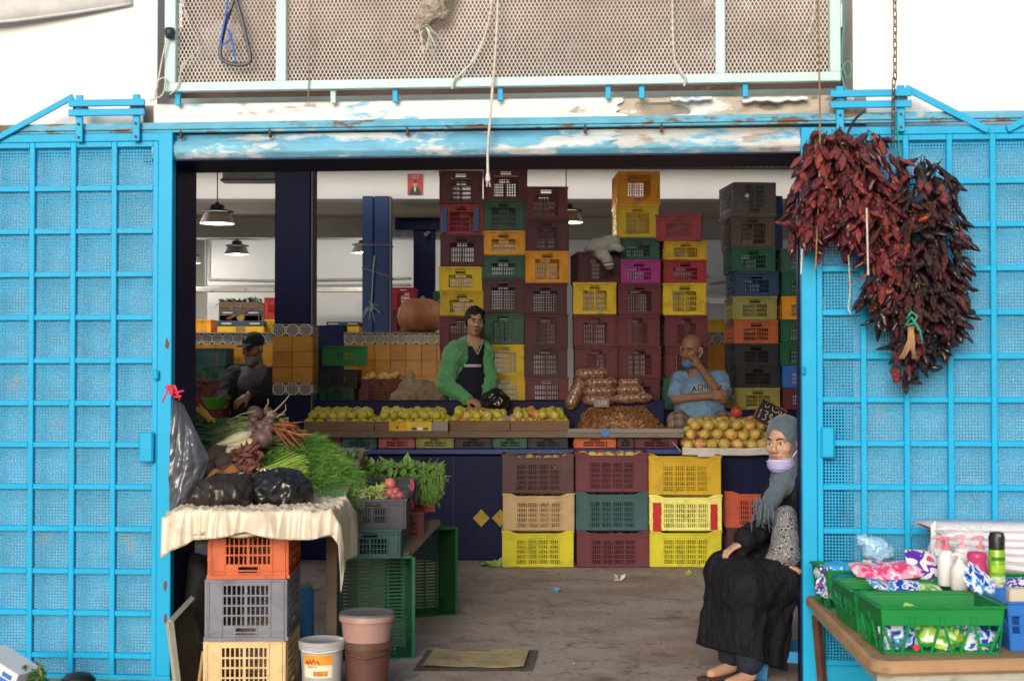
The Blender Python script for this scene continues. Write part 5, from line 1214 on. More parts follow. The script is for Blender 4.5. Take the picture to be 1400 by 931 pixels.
# the three upturned crates that carry the board
LY = 6.36
for i, (col, yt, yb, x0, x1) in enumerate((('orange', 731, 791, 283, 390), ('greyblue', 791, 876, 280, 389), ('cream', 876, 961, 279, 388))):
    z0, z1 = PZ(yb, LY), PZ(yt if i else 712, LY); wd = PX(x1, LY) - PX(x0, LY); nm = ('orange', 'grey blue', 'cream')[i]
    me = me_tall
    rot = (Matrix.Rotation(math.pi / 2 + .045 - .01 * i, 3, 'Z') @ Matrix.Rotation(math.pi, 3, 'X')).to_euler()
    crate(me, col, ((PX(x0, LY) + PX(x1, LY)) / 2, LY + CL / 2, z1), rot, f'{nm} crate turned upside down, {("top", "middle", "bottom")[i]} of three under the cloth', 'upturned crates under the cloth', (1, wd / CW, (z1 - z0) / CH))
for i, z in enumerate((0,)):
    z0 = PZ(961, LY)
    mb = MB(); mb.box2((PX(281, LY), LY + .02, -.15), (PX(386, LY), LY + .5, z0 - .002)); tag(mb.build('concrete_block', M('block_concrete', (.2, .19, .18), rough=.9, bump=.5), bevel=.01), 'concrete block under the upturned crates', 'block')
# board and cloth
bz = PZ(707, LY)
mb = MB(); mb.box2((PX(240, 6.35), 6.27, bz - .022), (PX(452, 6.35), 6.95, bz - .004)); tag(mb.build('table_board', m_wood, bevel=.003), 'wooden board lying on the upturned crates', 'board')
m_sheet = M('cream_plastic_sheet', (.58, .50, .385), rough=.36, var=.2, scale=4, bump=.25, bscale=22, dirt=(.36, .25, .15), dirt_amt=.36, dscale=4, spec=.5, coat=.2)
cx0, cx1 = PX(238, 6.3), PX(455, 6.3); cyb, cyf = 6.95, 6.255
def cloth(a, b):
    # a: left to right with overhang on the right, b: back to front with overhang at the front
    La = cx1 - cx0 + .235; s = -.03 + a * (La + .03); Lb = cyb - cyf + .10; t = b * Lb
    x = cx0 + min(s, cx1 - cx0); ovx = max(0, s - (cx1 - cx0)); y = cyb - min(t, cyb - cyf); ovy = max(0, t - (cyb - cyf))
    lx = max(0, -s)
    fr = (.62 + .38 * abs(math.sin(a * 7.2 + .5))) * (1.0 if a > .13 else 2.0 - a * 7.7)
    z = bz + .004 - ovy * fr * .9
    y -= ovy * .25 + .010 * math.sin(a * 31) * min(1, ovy * 14)
    k = ovx
    z -= (k * .85) if k < .05 else .0425 + (k - .05) * .98
    x += .5 * min(k, .06) + .02 * math.sin(b * 9) * min(1, k * 8) - lx * .3
    z -= lx * .8
    if ovx > 0: y += .06 * ovx + .10 * ovx * (b - .2)
    n = fbm(x, y, 0, 9, 3, 3); r_ = abs(wig(x + .5 * y, y, 0, 17, 6))
    hang = min(1, (ovx + ovy) * 9)
    n2 = 1 - abs(wig(x * 2.2 - y, y, 0, 26, 9)); z += (1 - hang) * (.012 * n + .024 * (1 - r_) ** 2 + .012 * n2 ** 3); y += hang * (.020 * n - .016 * n2 ** 2); x += hang * .014 * r_
    return (x, y, z + .012 * (1 - hang))
mb = MB(); mb.grid(cloth, 170, 110); o = solidify(mb.build('cloth_sheet', m_sheet, smooth=True), .003); tag(o, 'crumpled cream plastic sheet draped over the board on crates', 'sheet')
# folded sheets under the drape
mb = MB(); mb.grid(lambda a, b: (PX(262, 6.2) + (PX(455, 6.2) - PX(262, 6.2)) * a, 6.24 + .05 * b, bz - .06 + .018 * b + .010 * math.sin(a * 14) - .02 * abs(a - .4)), 50, 5); tag(solidify(mb.build('folded_sacking', M('sacking', (.42, .35, .22), rough=.8, var=.3, scale=14, bump=.4), smooth=True), .012), 'folded edges of sacking showing under the cream sheet', 'sacking')
# black bags on the cloth
m_bagblack = M('black_bin_bag', (.012, .012, .014), rough=.22, var=.1, bump=.25, bscale=30, spec=.6, coat=.3)
m_bagbrown = M('brown_black_bag', (.028, .022, .018), rough=.32, var=.2, bump=.3, bscale=30, spec=.5)
def bag(name, label, ells, m, seed, lo, hi, res=.007, amp=.02, sc=26, ridge=(1, .4, .8)):
    s = SDF(lo, hi, res)
    for c, r in ells: s.ell(c, r, k=.06)
    rx, ry, rz_ = ridge
    s.warp(lambda X, Y, Z: amp * (np.abs(wig(X * rx, Y * ry, Z * rz_, sc, seed)) ** .7 - .5) + amp * .35 * wig(X, Y, Z, sc * 2.6, seed + 2) + amp * .5 * (np.abs(wig(X + .3 * Z, Y, Z, sc * 1.7, seed + 7)) ** .6 - .5))
    o = s.build(name, m, smooth_iter=1); return tag(o, label, 'bag')
c1 = P(303, 676, 6.55); c2 = P(383, 667, 6.62)
bag('plastic_bag', 'brownish black plastic bag, slack, on the cream sheet beside the door', [(np.array(c1), (.135, .13, .085)), (np.array(c1) + (-.08, .03, -.045), (.11, .1, .05)), (np.array(c1) + (.05, .05, .03), (.09, .1, .06))], m_bagbrown, 2, c1 - Vector((.26, .2, .15)), c1 + Vector((.22, .22, .16)), amp=.016, ridge=(1.3, .3, .5))
bag('plastic_bag', 'full glossy black plastic bag on the cream sheet beside the dill', [(np.array(c2), (.125, .13, .095)), (np.array(c2) + (-.06, .02, -.02), (.08, .1, .06)), (np.array(c2) + (.05, 0, -.03), (.09, .12, .06))], m_bagblack, 5, c2 - Vector((.22, .2, .17)), c2 + Vector((.22, .22, .18)), amp=.02)
c3 = P(335, 662, 6.74); bag('plastic_bag', 'crumpled black bag neck tucked between the two full bags', [(np.array(c3), (.10, .08, .05)), (np.array(c3) + (.05, -.03, -.04), (.06, .06, .05))], m_bagblack, 9, c3 - Vector((.16, .15, .15)), c3 + Vector((.18, .15, .12)), amp=.022, sc=34)
# grey plastic sheet hanging from a pink tie at the door edge
m_film = M('grey_plastic_film', (.075, .08, .10), rough=.25, var=.15, bump=.2, bscale=18, spec=.7, coat=.4)
def film(a, b):
    top = (238, 538); L_ = [(236, 545), (233, 600), (231, 650), (232, 702)]; Rr = [(246, 552), (266, 592), (283, 628), (268, 676)]
    f = b * 3; i = min(2, int(f)); t = f - i
    lx, ly = [L_[i][k] * (1 - t) + L_[i + 1][k] * t for k in (0, 1)]; rx, ry = [Rr[i][k] * (1 - t) + Rr[i + 1][k] * t for k in (0, 1)]
    p = P(lx + (rx - lx) * a, ly + (ry - ly) * a, 6.52)
    p.y += -.05 * math.sin(a * 3.1) * b - .022 * fbm(a * 2.4, b * 4, 0, 2.2, 4, 3) * (.3 + b) - .02 * abs(wig(a * 9 + b * 4, b * 2, 0, 1)) * b
    p.y += .06 * a
    return tuple(p)
mb = MB(); mb.grid(film, 44, 60); hs = thing('hanging_plastic_sheet', 'crinkled grey plastic sheet tied to the left door edge with pink string', 'plastic sheet', P(240, 700, 6.5))
solidify(mb.build('film', m_film, hs, world=True, smooth=True), .002)
mb = MB(); c = P(239, 535, 6.5)
for i in range(9): mb.tube([c, c + Vector((random.uniform(-.03, .03), random.uniform(-.02, .01), random.uniform(-.03, .03))), c + Vector((random.uniform(-.06, .05), random.uniform(-.03, .0), random.uniform(-.07, .04)))], .005, 5)
mb.build('pink_tie', M('pink_string', (.65, .04, .10), rough=.6), hs, world=True, smooth=True)

# ---- sloping vegetable table
VY0, VY1 = 6.98, 8.0; vz0, vz1 = .80, 1.0
tx0, tx1 = PX(236, 7.2), PX(478, 7.2)
vt = thing('vegetable_table', 'sloping wooden stand under the heaped vegetables', 'table', ((tx0 + tx1) / 2, 7.5, 0))
for i in range(5):
    y0 = VY0 + (VY1 - VY0) * i / 5; y1 = VY0 + (VY1 - VY0) * (i + .96) / 5; f = lambda y: vz0 + (vz1 - vz0) * (y - VY0) / (VY1 - VY0)
    mb = MB(); mb.add([(tx0, y0, f(y0) - .03), (tx1, y0, f(y0) - .03), (tx1, y1, f(y1) - .03), (tx0, y1, f(y1) - .03), (tx0, y0, f(y0)), (tx1, y0, f(y0)), (tx1, y1, f(y1)), (tx0, y1, f(y1))], [(0, 3, 2, 1), (4, 5, 6, 7), (0, 1, 5, 4), (1, 2, 6, 5), (2, 3, 7, 6), (3, 0, 4, 7)]); mb.build('plank', m_wood, vt, world=True)
for x in (tx0 + .05, tx1 - .09):
    for y, h in ((VY0 + .04, vz0 - .032), (VY1 - .08, vz1 - .06)): mb = MB(); mb.box2((x, y, 0), (x + .05, y + .05, h)); mb.build('leg', m_wood, vt, world=True)
def vz(y): return vz0 + (vz1 - vz0) * (y - VY0) / (VY1 - VY0)
def ontop(px, py, lift):
    """point where the pixel ray meets the heap surface: the sloping table plus lift"""
    d = ray(px, py)
    for k in range(200):
        Y = 6.9 + k * .008; p = CAM + d * (Y / d.y)
        if p.z <= vz(Y) + lift: return p
    return P(px, py, 7.9)
# dill and fennel fronds: fine strands in drooping bunches
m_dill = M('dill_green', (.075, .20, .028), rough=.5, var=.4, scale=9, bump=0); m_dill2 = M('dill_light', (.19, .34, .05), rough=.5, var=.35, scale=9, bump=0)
mcl = SDF(P(330, 712, 7.0) - Vector((.05, .25, .05)), P(500, 590, 7.7) + Vector((.15, .4, .1)), .012)
for px, py, Y, r in ((368, 650, 7.35, .085), (385, 640, 7.45, .11), (408, 640, 7.5, .125), (430, 648, 7.48, .125), (452, 662, 7.42, .115), (470, 680, 7.34, .085), (420, 675, 7.25, .11), (448, 690, 7.2, .085), (395, 625, 7.6, .10), (425, 625, 7.65, .10)): mcl.ell(np.array(P(px, py, Y)), (r, r * 1.3, r * .8), k=.05)
mcl.warp(lambda X, Y, Z: .016 * wig(X, Y, Z, 30, 1) + .010 * wig(X, Y, Z, 80, 2))
dl_ = thing('dill_heap', 'big feathery heap of green dill drooping over the stand', 'dill', P(420, 690, 7.2))
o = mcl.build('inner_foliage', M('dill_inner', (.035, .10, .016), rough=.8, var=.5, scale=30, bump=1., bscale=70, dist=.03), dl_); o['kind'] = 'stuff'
A = MB(); B_ = MB(); vs_ = o.data.vertices
for i in range(4200):
    v = vs_[random.randrange(len(vs_))]
    if v.normal.y > .35: continue
    c = v.co + v.normal * random.uniform(-.01, .012); d = (Vector((.75, -.25, -.35)) + v.normal * .75 + rv(.28)).normalized(); L = random.uniform(.045, .10); M_ = B_ if random.random() < .12 else A
    M_.tube([c, c + d * L * .5 + Vector((0, 0, -.004)), c + d * L + Vector((0, 0, -.02))], [.0013, .0010, .0004], 3, caps=False)
    for k in range(8):
        t = random.uniform(.1, 1); q = c + d * L * t + Vector((0, 0, -.02 * t * t)); e = (d * .9 + rv(.4)).normalized(); l2 = random.uniform(.015, .036); s = e.cross(Vector((0, 1, .3))).normalized() * .0009
        M_.add([q - s, q + s, q + e * l2], [(0, 1, 2)])
o = A.build('frond', m_dill, dl_, world=True); o['kind'] = 'stuff'; o = B_.build('stem', m_dill2, dl_, world=True); o['kind'] = 'stuff'
# long light green stems at the bunch root
mb = MB()
for i in range(160):
    c = P(350 + random.uniform(-2, 20), random.uniform(640, 664), random.uniform(7.05, 7.3)); d = Vector((1, random.gauss(0, .15), .12 + random.gauss(0, .16))); mb.tube([c, c + d * .09, c + d * .19 + Vector((0, 0, .01))], [.0035, .003, .0015], 4, caps=False)
o = mb.build('stem', M('dill_stem', (.28, .42, .07), rough=.45, var=.3), dl_, world=True); o['kind'] = 'stuff'
# long leek-like stalks lying to the left
st = thing('stalk_bundle', 'bundle of long green stalks lying behind the turnips', 'greens', P(320, 600, 7.6)); mb = MB(); mb2 = MB()
for i in range(150):
    y = random.uniform(576, 618); c = P(random.uniform(285, 320), y, 7.75 - (y - 576) * .008); e = P(random.uniform(345, 395), y + random.uniform(-12, 2), 7.72 - (y - 576) * .008); mid = (c + e) / 2 + Vector((0, 0, random.uniform(-.01, .03))); mb.tube([c, mid, e], [.004, .006, .006], 5)
for i in range(420):
    y = random.uniform(572, 622); c = P(random.uniform(262, 330), y, 7.75 - (y - 576) * .008); leaf(mb2, c, Vector((-1, random.gauss(0, .4), random.gauss(0, .35))), Vector((0, -.4, 1)), random.uniform(.05, .12), .028)
o = mb.build('stalk', m_stalk, st, world=True, smooth=True); o['kind'] = 'stuff'; o = mb2.build('leaf', m_dgreen, st, world=True, smooth=True); o['kind'] = 'stuff'
# heap core under everything
core = SDF((tx0 - .02, 6.95, .75), (tx1 + .02, 8.0, 1.35), .02)
for px, py, Y, r in ((300, 665, 7.3, .13), (330, 660, 7.35, .14), (290, 625, 7.6, .13), (335, 630, 7.62, .15), (370, 615, 7.7, .14), (395, 625, 7.75, .13), (300, 600, 7.85, .11), (350, 600, 7.85, .12)): core.ell(np.array(P(px, py + 14, Y)), (r * 1.2, r * 1.2, r * .7), k=.08)
core.warp(lambda X, Y, Z: .015 * wig(X, Y, Z, 30, 1))
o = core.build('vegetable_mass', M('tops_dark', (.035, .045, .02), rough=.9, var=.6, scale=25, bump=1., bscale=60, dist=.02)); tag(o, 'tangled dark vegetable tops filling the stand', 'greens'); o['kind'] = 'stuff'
# turnips, beets, fennel, carrots
def turnip_mesh():
    mb = MB(); prof = [(0, -.085), (.003, -.07), (.008, -.055), (.026, -.045), (.042, -.025), (.048, 0), (.043, .022), (.026, .036), (.012, .041), (0, .042)]; mb.lathe(prof, 16, lobes=lambda a: 1 + .03 * math.cos(2 * a + .5)); return mb.mesh('turnip', None, smooth=True)
me_turnip = turnip_mesh()
def turnip_mat():
    m = bpy.data.materials.new('turnip_skin'); m.use_nodes = True; nt = m.node_tree; b = nt.nodes['Principled BSDF']; b.inputs['Roughness'].default_value = .5
    tc = _n(nt, 'ShaderNodeTexCoord'); sp = _n(nt, 'ShaderNodeSeparateXYZ'); nt.links.new(tc.outputs['Object'], sp.inputs[0])
    n = _n(nt, 'ShaderNodeTexNoise'); n.inputs['Scale'].default_value = 40; nt.links.new(tc.outputs['Object'], n.inputs['Vector'])
    z = mathchain(nt, 'ADD', sp.outputs[2], mathchain(nt, 'MULTIPLY', n.outputs[0], .045))
    rp = _n(nt, 'ShaderNodeValToRGB'); e = rp.color_ramp.elements; e[0].position = .28; e[0].color = (.40, .30, .21, 1); e[1].position = .66; e[1].color = (.12, .065, .065, 1)
    mr = _n(nt, 'ShaderNodeMapRange'); mr.inputs[1].default_value = -.03; mr.inputs[2].default_value = .06; nt.links.new(z, mr.inputs[0]); nt.links.new(mr.outputs[0], rp.inputs[0]); nt.links.new(rp.outputs[0], b.inputs['Base Color']); return m
m_turnip = turnip_mat()
TUR = [(349, 566, 1.1, 'atop the heap, largest of the upper row'), (366, 563, .7, 'atop the heap beside the long root'), (373, 569, .75, 'at the right end of the upper row'), (347, 574, .6, 'small, under the upper row'), (369, 576, .6, 'small, beside the carrots'), (356, 584, .95, 'pale one in the middle row'), (344, 589, .85, 'dark one in the middle row'), (367, 586, .85, 'purple one in the middle row'), (358, 600, 1.35, 'biggest one, purple shouldered, above the dill'), (340, 597, .8, 'beside the biggest one')]
for px, py, s, lab in TUR:
    Y = 7.25 + (605 - py) * .010; tag(obj('turnip', me_turnip, None, P(px, py, Y), (random.uniform(.6, 2.2), random.uniform(-.6, .6), random.uniform(-1, 1)), s * .82, mat=m_turnip), 'purple and cream turnip, ' + lab, 'turnip', 'turnips on the heap')
for pts in ([(372, 565), (382, 556), (392, 545), (397, 538)], [(376, 572), (385, 566), (391, 560), (390, 552)], [(362, 560), (367, 551), (366, 545)], [(350, 562), (330, 566), (314, 574)]):
    mb = MB(); mb.tube([P(x, y, 7.6) for x, y in pts], [.006, .004, .003, .0015][:len(pts)], 5); tag(mb.build('root_tail', M('root_tan', (.30, .23, .15), rough=.8), smooth=True), {372: 'long thin root tail curving up from the top turnips', 376: 'hooked thin root tail beside the top turnips', 362: 'short thin root tail above the largest turnip', 350: 'thin stalk lying left of the largest turnip'}[pts[0][0]], 'root')
m_beet = M('beet_dark', (.07, .045, .04), rough=.8, var=.4, scale=14, bump=.5, bscale=40, rnd=.2); m_chard = M('beet_red', (.13, .035, .03), rough=.6, var=.5, scale=25, bump=.6, bscale=60, rnd=.2)
BEE = [(295, 626, 1.2, 'leftmost of the clump'), (305, 634, 1.25, 'largest of the clump'), (298, 616, .9, 'topmost of the clump'), (314, 644, .95, 'lowest of the clump'), (286, 640, .9, 'against the plastic sheet'), (320, 629, .9, 'beside the reddish stems')]
for px, py, s, lab in BEE: tag(obj('beetroot', me_turnip, None, P(px, py, 7.12 + (645 - py) * .006), (random.uniform(.8, 2.4), random.uniform(-.8, .8), random.uniform(-2, 2)), s, mat=m_beet), 'earthy dark beetroot, ' + lab, 'beetroot', 'beetroots by the plastic sheet')
mb = MB()
for i in range(170):
    c = P(random.uniform(322, 352), random.uniform(612, 648), random.uniform(7.05, 7.25)); d = Vector((random.gauss(0, .6), -.4 + random.gauss(0, .3), random.gauss(0, .6))); leaf(mb, c, d, Vector((0, -1, .3)), random.uniform(.03, .07), .022)
s_ = SDF(np.array(P(318, 655, 7.2)) - (.05, .2, .05), np.array(P(356, 605, 7.2)) + (.05, .2, .05), .008)
s_.ell(np.array(P(337, 628, 7.2)), (.06, .07, .055), k=.03).ell(np.array(P(345, 640, 7.15)), (.05, .06, .03), k=.03).ell(np.array(P(322, 648, 7.1)), (.06, .06, .02), k=.03); s_.warp(lambda X, Y, Z: .012 * (np.abs(wig(X, Y, Z, 60, 4)) - .4))
rs = thing('beet_stems', 'clump of wrinkled dark red beet stems and leaves', 'beet greens', P(337, 645, 7.15)); s_.build('stem_clump', m_chard, rs); o = mb.build('leaf', m_chard, rs, world=True, smooth=True); o['kind'] = 'stuff'
# fennel bulbs
for px, py, L, rz, lab in ((328, 598, 1., .35, 'white leek root pointing left under the turnips'), (345, 606, .9, .1, 'pale fennel bulb with roots under the biggest turnip'), (322, 613, .8, .5, 'pale green bulb above the beetroots')):
    c = P(px, py, 7.3); mb = MB(); d = Vector((-math.cos(rz), -.2, -math.sin(rz))); mb.tube([c - d * .06 * L, c - d * .02, c + d * .03, c + d * .08 * L, c + d * .13 * L], [.014, .026, .028, .015, .010], 10); tag(mb.build('fennel_bulb', M('bulb_white', (.50, .47, .30), rough=.5, var=.25, scale=18, stretch=(1, 1, 1), bump=.3), smooth=True), lab, 'bulb')
m_carrot = M('carrot_skin', (.22, .075, .03), rough=.6, var=.3, scale=20, bump=.3, rnd=.25)
def carrot_mesh():
    mb = MB(); mb.tube([(0, 0, 0), (.003, 0, .05), (0, .002, .11), (.004, 0, .17)], [.0075, .0065, .0045, .001], 8); return mb.mesh('carrot', None, smooth=True)
me_car = carrot_mesh()
for i in range(26):
    c = P(random.uniform(372, 392), random.uniform(572, 606), 7.3 + random.uniform(0, .2)); tag(obj('carrot', me_car, None, c, Vector((random.uniform(.3, 1), random.uniform(-.6, -.2), random.uniform(-.8, .2))).to_track_quat('Z', 'Y').to_euler(), random.uniform(.7, 1.1), mat=m_carrot), 'thin reddish carrot in the bundle right of the turnips', 'carrot', 'carrots on the heap')
# orange cloth edge and yellow straws
mb = MB(); mb.grid(lambda a, b: tuple(P(268 + 92 * a, 652 + 10 * math.sin(a * 5 + 2.2) - 10 * b + 6, 6.95 + .12 * b) + Vector((0, 0, .012 * math.sin(a * 22 + b * 2)))), 50, 8)
tag(solidify(mb.build('orange_cloth', M('orange_fabric', (.50, .20, .06), rough=.8, var=.2, scale=12, bump=.3), smooth=True), .004), 'strip of crumpled orange cloth behind the black bags', 'cloth')
ys = thing('yellow_straws', 'bunch of thin yellow strips sticking up by the old man', 'strips', P(285, 575, 7.7))
for i in range(14):
    a = P(random.uniform(268, 276), random.uniform(552, 562), 7.75); b = P(random.uniform(284, 298), random.uniform(572, 578), 7.7); mb = MB(); mb.tube([a, (a + b) / 2 + Vector((0, 0, random.uniform(-.005, .012))), b], .0042, 5); mb.build('strip', M('straw_yellow', (.62, .36, .05), rough=.6, var=.2), ys, world=True)

# ---- crates with radishes, parsley and greens right of the dill
def sidecrate(me, h0, col, x0, x1, yt, yb, Y, rz, label, end=False):
    zt_, zb_ = PZ(yt, Y), PZ(yb, Y); wd = PX(x1, Y) - PX(x0, Y); dp = CL if end else CW
    return crate(me, col, ((PX(x0, Y) + PX(x1, Y)) / 2, Y + dp / 2, zb_), (0, 0, rz + (math.pi / 2 if end else 0)), label, 'crates of greens in the doorway', ((1, wd / CW, (zt_ - zb_) / h0) if end else (wd / CL, 1, (zt_ - zb_) / h0)))
me_char = crate_mesh('crate', CL, CW, .2, dict(cp=.28, zl=.22, zh=.72, ribs=2, bars=14, groups=2), dict(EN, cp=.26, zl=.2, zh=.7, ribs=2, bars=12))
sidecrate(me_char, .2, 'charcoal', 463, 553, 682, 723, 7.2, .02, 'charcoal crate full of radishes on the green crates', end=True)
sidecrate(me_short, .198, 'teal', 466, 547, 723, 763, 7.2, .0, 'dark green crate under the radish crate', end=True)
sidecrate(me_char, .2, 'black', 480, 568, 652, 690, 7.95, .03, 'black crate of leafy greens behind the radishes', end=True)
sidecrate(me_short, .198, 'red', 540, 588, 664, 700, 8.1, .10, 'red crate under the hanging parsley', end=True)
sidecrate(me_short, .198, 'maroon', 538, 575, 700, 738, 7.75, .06, 'maroon crate beside the radish crate, on the plank', end=True)
# upended green crates standing with their open side to the street
def upended(col, x0, x1, yt, yb, Y, yaw, label, W_=None):
    h = PZ(yt, Y) - max(.0, PZ(yb, Y)); wd = PX(x1, Y) - PX(x0, Y)
    # crate z (opening) -> -Y, crate x (long) -> Z, crate y -> X
    Rm = Matrix.Rotation(yaw, 3, 'Z') @ Matrix(((0, 1, 0), (0, 0, -1), (-1, 0, 0)))
    o = crate(me_big, col, ((PX(x0, Y) + PX(x1, Y)) / 2, Y + .28, h / 2 + .002), Rm.to_euler(), label, 'upended green crates', (h / CL, wd / CW, 1.0)); return o
me_big = crate_mesh('crate', CL, CW, .28, dict(LG, cp=.14, zl=.12, zh=.72, ribs=5, bars=22, groups=3, bw=.006), dict(EN, cp=.16, zl=.12, ribs=4, bars=12, bw=.006), n=26)
upended('green', 453, 552, 763, 906, 7.22, R(10), 'upended dark green crate, open side to the street, under the radishes')
upended('grass', 520, 600, 718, 838, 8.45, R(24), 'upended green crate standing behind the first, under the plank')
for i, (x0, x1, yt, yb, Y) in enumerate(((505, 560, 700, 765, 8.1),)):
    sidecrate(me_closed, CH, 'black', x0, x1, yt, yb, Y, .05, 'black crate hidden between the upended green crates', end=True)
mb = MB(); a, b = P(543, 763, 7.35), P(590, 716, 8.3); mb.add([tuple(a + Vector((-.05, 0, 0))), tuple(a + Vector((.06, 0, 0))), tuple(b + Vector((.05, 0, 0))), tuple(b + Vector((-.06, 0, 0)))] + [tuple(v) for v in (a + Vector((-.05, 0, .028)), a + Vector((.06, 0, .028)), b + Vector((.05, 0, .028)), b + Vector((-.06, 0, .028)))], [(0, 3, 2, 1), (4, 5, 6, 7), (0, 1, 5, 4), (1, 2, 6, 5), (2, 3, 7, 6), (3, 0, 4, 7)])
tag(mb.build('plank', M('worn_board', (.25, .19, .13), rough=.85, var=.3, scale=14, bump=.5, dirt=(.08, .12, .04), dirt_amt=.3, dscale=18)), 'worn plank bridging the upended green crates', 'plank')
# radishes
m_rad = M('radish_skin', (.42, .10, .10), rough=.4, var=.3, scale=30, rnd=.2)
for i, (px, py, s) in enumerate(((534, 661, .62), (521, 671, .5), (533, 673, .55), (541, 672, .5), (527, 677, .5), (538, 678, .45), (505, 680, .5), (516, 680, .45), (546, 677, .45), (511, 676, .42))):
    tag(obj('radish', me_turnip, None, P(px, py, 7.35), (random.uniform(1, 2.6), random.uniform(-.8, .8), random.uniform(-2, 2)), s, mat=m_rad), 'large pink radish on top of the charcoal crate' if i == 0 else 'small pink radish in the charcoal crate', 'radish', 'radishes in the crate')
def greens(name, label, cat, x0, x1, y0, y1, Y0, Y1, n, m, L=(.03, .07), W_=.02, d0=Vector((0, -.3, .3)), sp=.7, stems=0, mstem=None, core=True):
    t = thing(name, label, cat, P((x0 + x1) / 2, y1, (Y0 + Y1) / 2)); mb = MB(); ms = MB()
    for i in range(n):
        c = P(random.uniform(x0, x1), random.uniform(y0, y1), random.uniform(Y0, Y1)); leaf(mb, c, rv(sp) + d0, Vector((0, -.5, .8)), random.uniform(*L), W_ * random.uniform(.7, 1.3))
    o = mb.build('leaf', m, t, world=True, smooth=True); o['kind'] = 'stuff'
    for i in range(stems):
        c = P(random.uniform(x0, x1), random.uniform(y0 + 2, y1), random.uniform(Y0, Y1)); d = rv(.5) + Vector((.5, -.3, .1)); ms.tube([c, c + d * .03, c + d * .055], [.0025, .002, .001], 4)
    if stems: o = ms.build('stem', mstem, t, world=True, smooth=True); o['kind'] = 'stuff'
    return t
greens('wilted_greens', 'pale wilted radish tops spread in the charcoal crate', 'greens', 466, 522, 668, 684, 7.22, 7.5, 240, m_lgreen, (.02, .05), .014, stems=140, mstem=M('pale_stem', (.42, .45, .18), rough=.6, var=.3))
greens('leafy_greens', 'row of leafy greens on the black crate', 'greens', 488, 566, 636, 662, 7.95, 8.4, 520, m_green, (.04, .08), .03, Vector((.2, -.4, .1)), stems=90, mstem=m_lgreen)
greens('parsley_bunch', 'big parsley bunch drooping over the red crate', 'parsley', 556, 604, 636, 664, 8.0, 8.5, 800, m_green, (.02, .045), .018, Vector((.2, -.3, -.1)), stems=60, mstem=m_stalk)
greens('parsley_bunch', 'dark sprigs of parsley behind the dill', 'parsley', 455, 492, 618, 668, 7.7, 7.95, 500, m_dgreen, (.02, .04), .016, Vector((.2, -.3, .2)), stems=40, mstem=m_stalk)
pb = thing('parsley_tassel', 'long drooping parsley fronds hanging off the red crate corner', 'parsley', P(595, 690, 8.1)); mb = MB()
for i in range(420):
    u_ = random.random(); c = P(572 + 32 * u_ + random.gauss(0, 2), 642 + random.uniform(0, 30) - 6 * u_, 8.05 + random.uniform(-.06, .1)); d = Vector((random.gauss(.05, .25), random.gauss(-.1, .2), -1)); L = random.uniform(.03, .11) * (.6 + .6 * math.sin(u_ * 3.14))
    mb.tube([c, c + d * L * .5, c + d * L], [.002, .0015, .0008], 3, caps=False)
    for k in range(5): q = c + d * L * random.random(); leaf(mb, q, rv(.5) + Vector((0, -.3, -.6)), Vector((0, -1, 0)), random.uniform(.012, .026), .010, seg=1)
o = mb.build('frond', m_green, pb, world=True); o['kind'] = 'stuff'
mb = MB(); mb.grid(lambda a, b: tuple(P(560 + 5 * a + 2 * math.sin(b * 8), 655 + 42 * b, 7.9) + Vector((0, .02 * math.sin(a * 6), 0))), 5, 16); tag(solidify(mb.build('pink_rag', M('magenta_net', (.40, .05, .16), rough=.7), smooth=True), .004), 'strip of magenta net hanging from the black crate', 'net strip')
greens('green_box_edge', 'bright green slats of a box under the drooping dill', 'box', 442, 470, 676, 690, 7.0, 7.02, 0, m_green) if False else None
mb = MB()
gx = thing('green_slat_box', 'bright green slatted box edge under the drooping dill', 'box', P(455, 700, 7.02))
for i in range(7): a = P(437 + i * 5.5, 694, 7.0); b = P(440 + i * 5.5, 672, 7.0); mb = MB(); mb.box2((a.x, 7.0, a.z), (b.x, 7.01, b.z)); mb.build('slat', CMAT['brightgreen'], gx, world=True)
mb = MB(); a, b = P(436, 697, 7.0), P(476, 693, 7.0); mb.box2((a.x, 6.996, a.z), (b.x, 7.1, b.z)); mb.build('bottom_rail', CMAT['brightgreen'], gx, world=True)

# ---- buckets and clutter on the floor
def bucket(name, label, px, yb, yt, rt, rb, Y, mats, lidded=False, rim=.008):
    c = P(px, yb, Y); z0 = max(0, c.z) if c.z > -.12 else c.z; h = PZ(yt, Y) - z0; t = thing(name, label, 'bucket', (c.x, Y, z0))
    mb = MB(); n = 28; mb.lathe([(0, .004), (rb, 0), (rb + (rt - rb) * .5, h * .5), (rt, h - .03), (rt + rim, h - .03), (rt + rim, h - .002), (rt, h), (rt - .006, h - .004), (rb - .004, .012), (0, .012)], n); mb.build('shell', mats, t, smooth=40)
    return t, h
m_buck = M('brown_bucket', (.10, .045, .035), rough=.45, var=.15, bump=.1, dirt=(.2, .13, .1), dirt_amt=.15); m_buckp = M('pinkish_bucket', (.36, .21, .18), rough=.45, var=.12, bump=.1)
t, h = bucket('bucket', 'dark brown bucket holding a pinkish bucket', 502, 960, 874, .105, .085, 6.5, m_buck)
mb = MB(); mb.tube([(-.105, 0, h - .02), (-.08, -.09, h - .05), (0, -.125, h - .06), (.08, -.09, h - .05), (.105, 0, h - .02)], .004, 6); mb.build('handle', m_buck, t, smooth=True)
z1_ = PZ(900, 6.5); tt = thing('bucket', 'pinkish brown bucket nested in the dark brown one', 'bucket', (PX(502, 6.5), 6.5, z1_ + .0)); hh = PZ(838, 6.5) - z1_
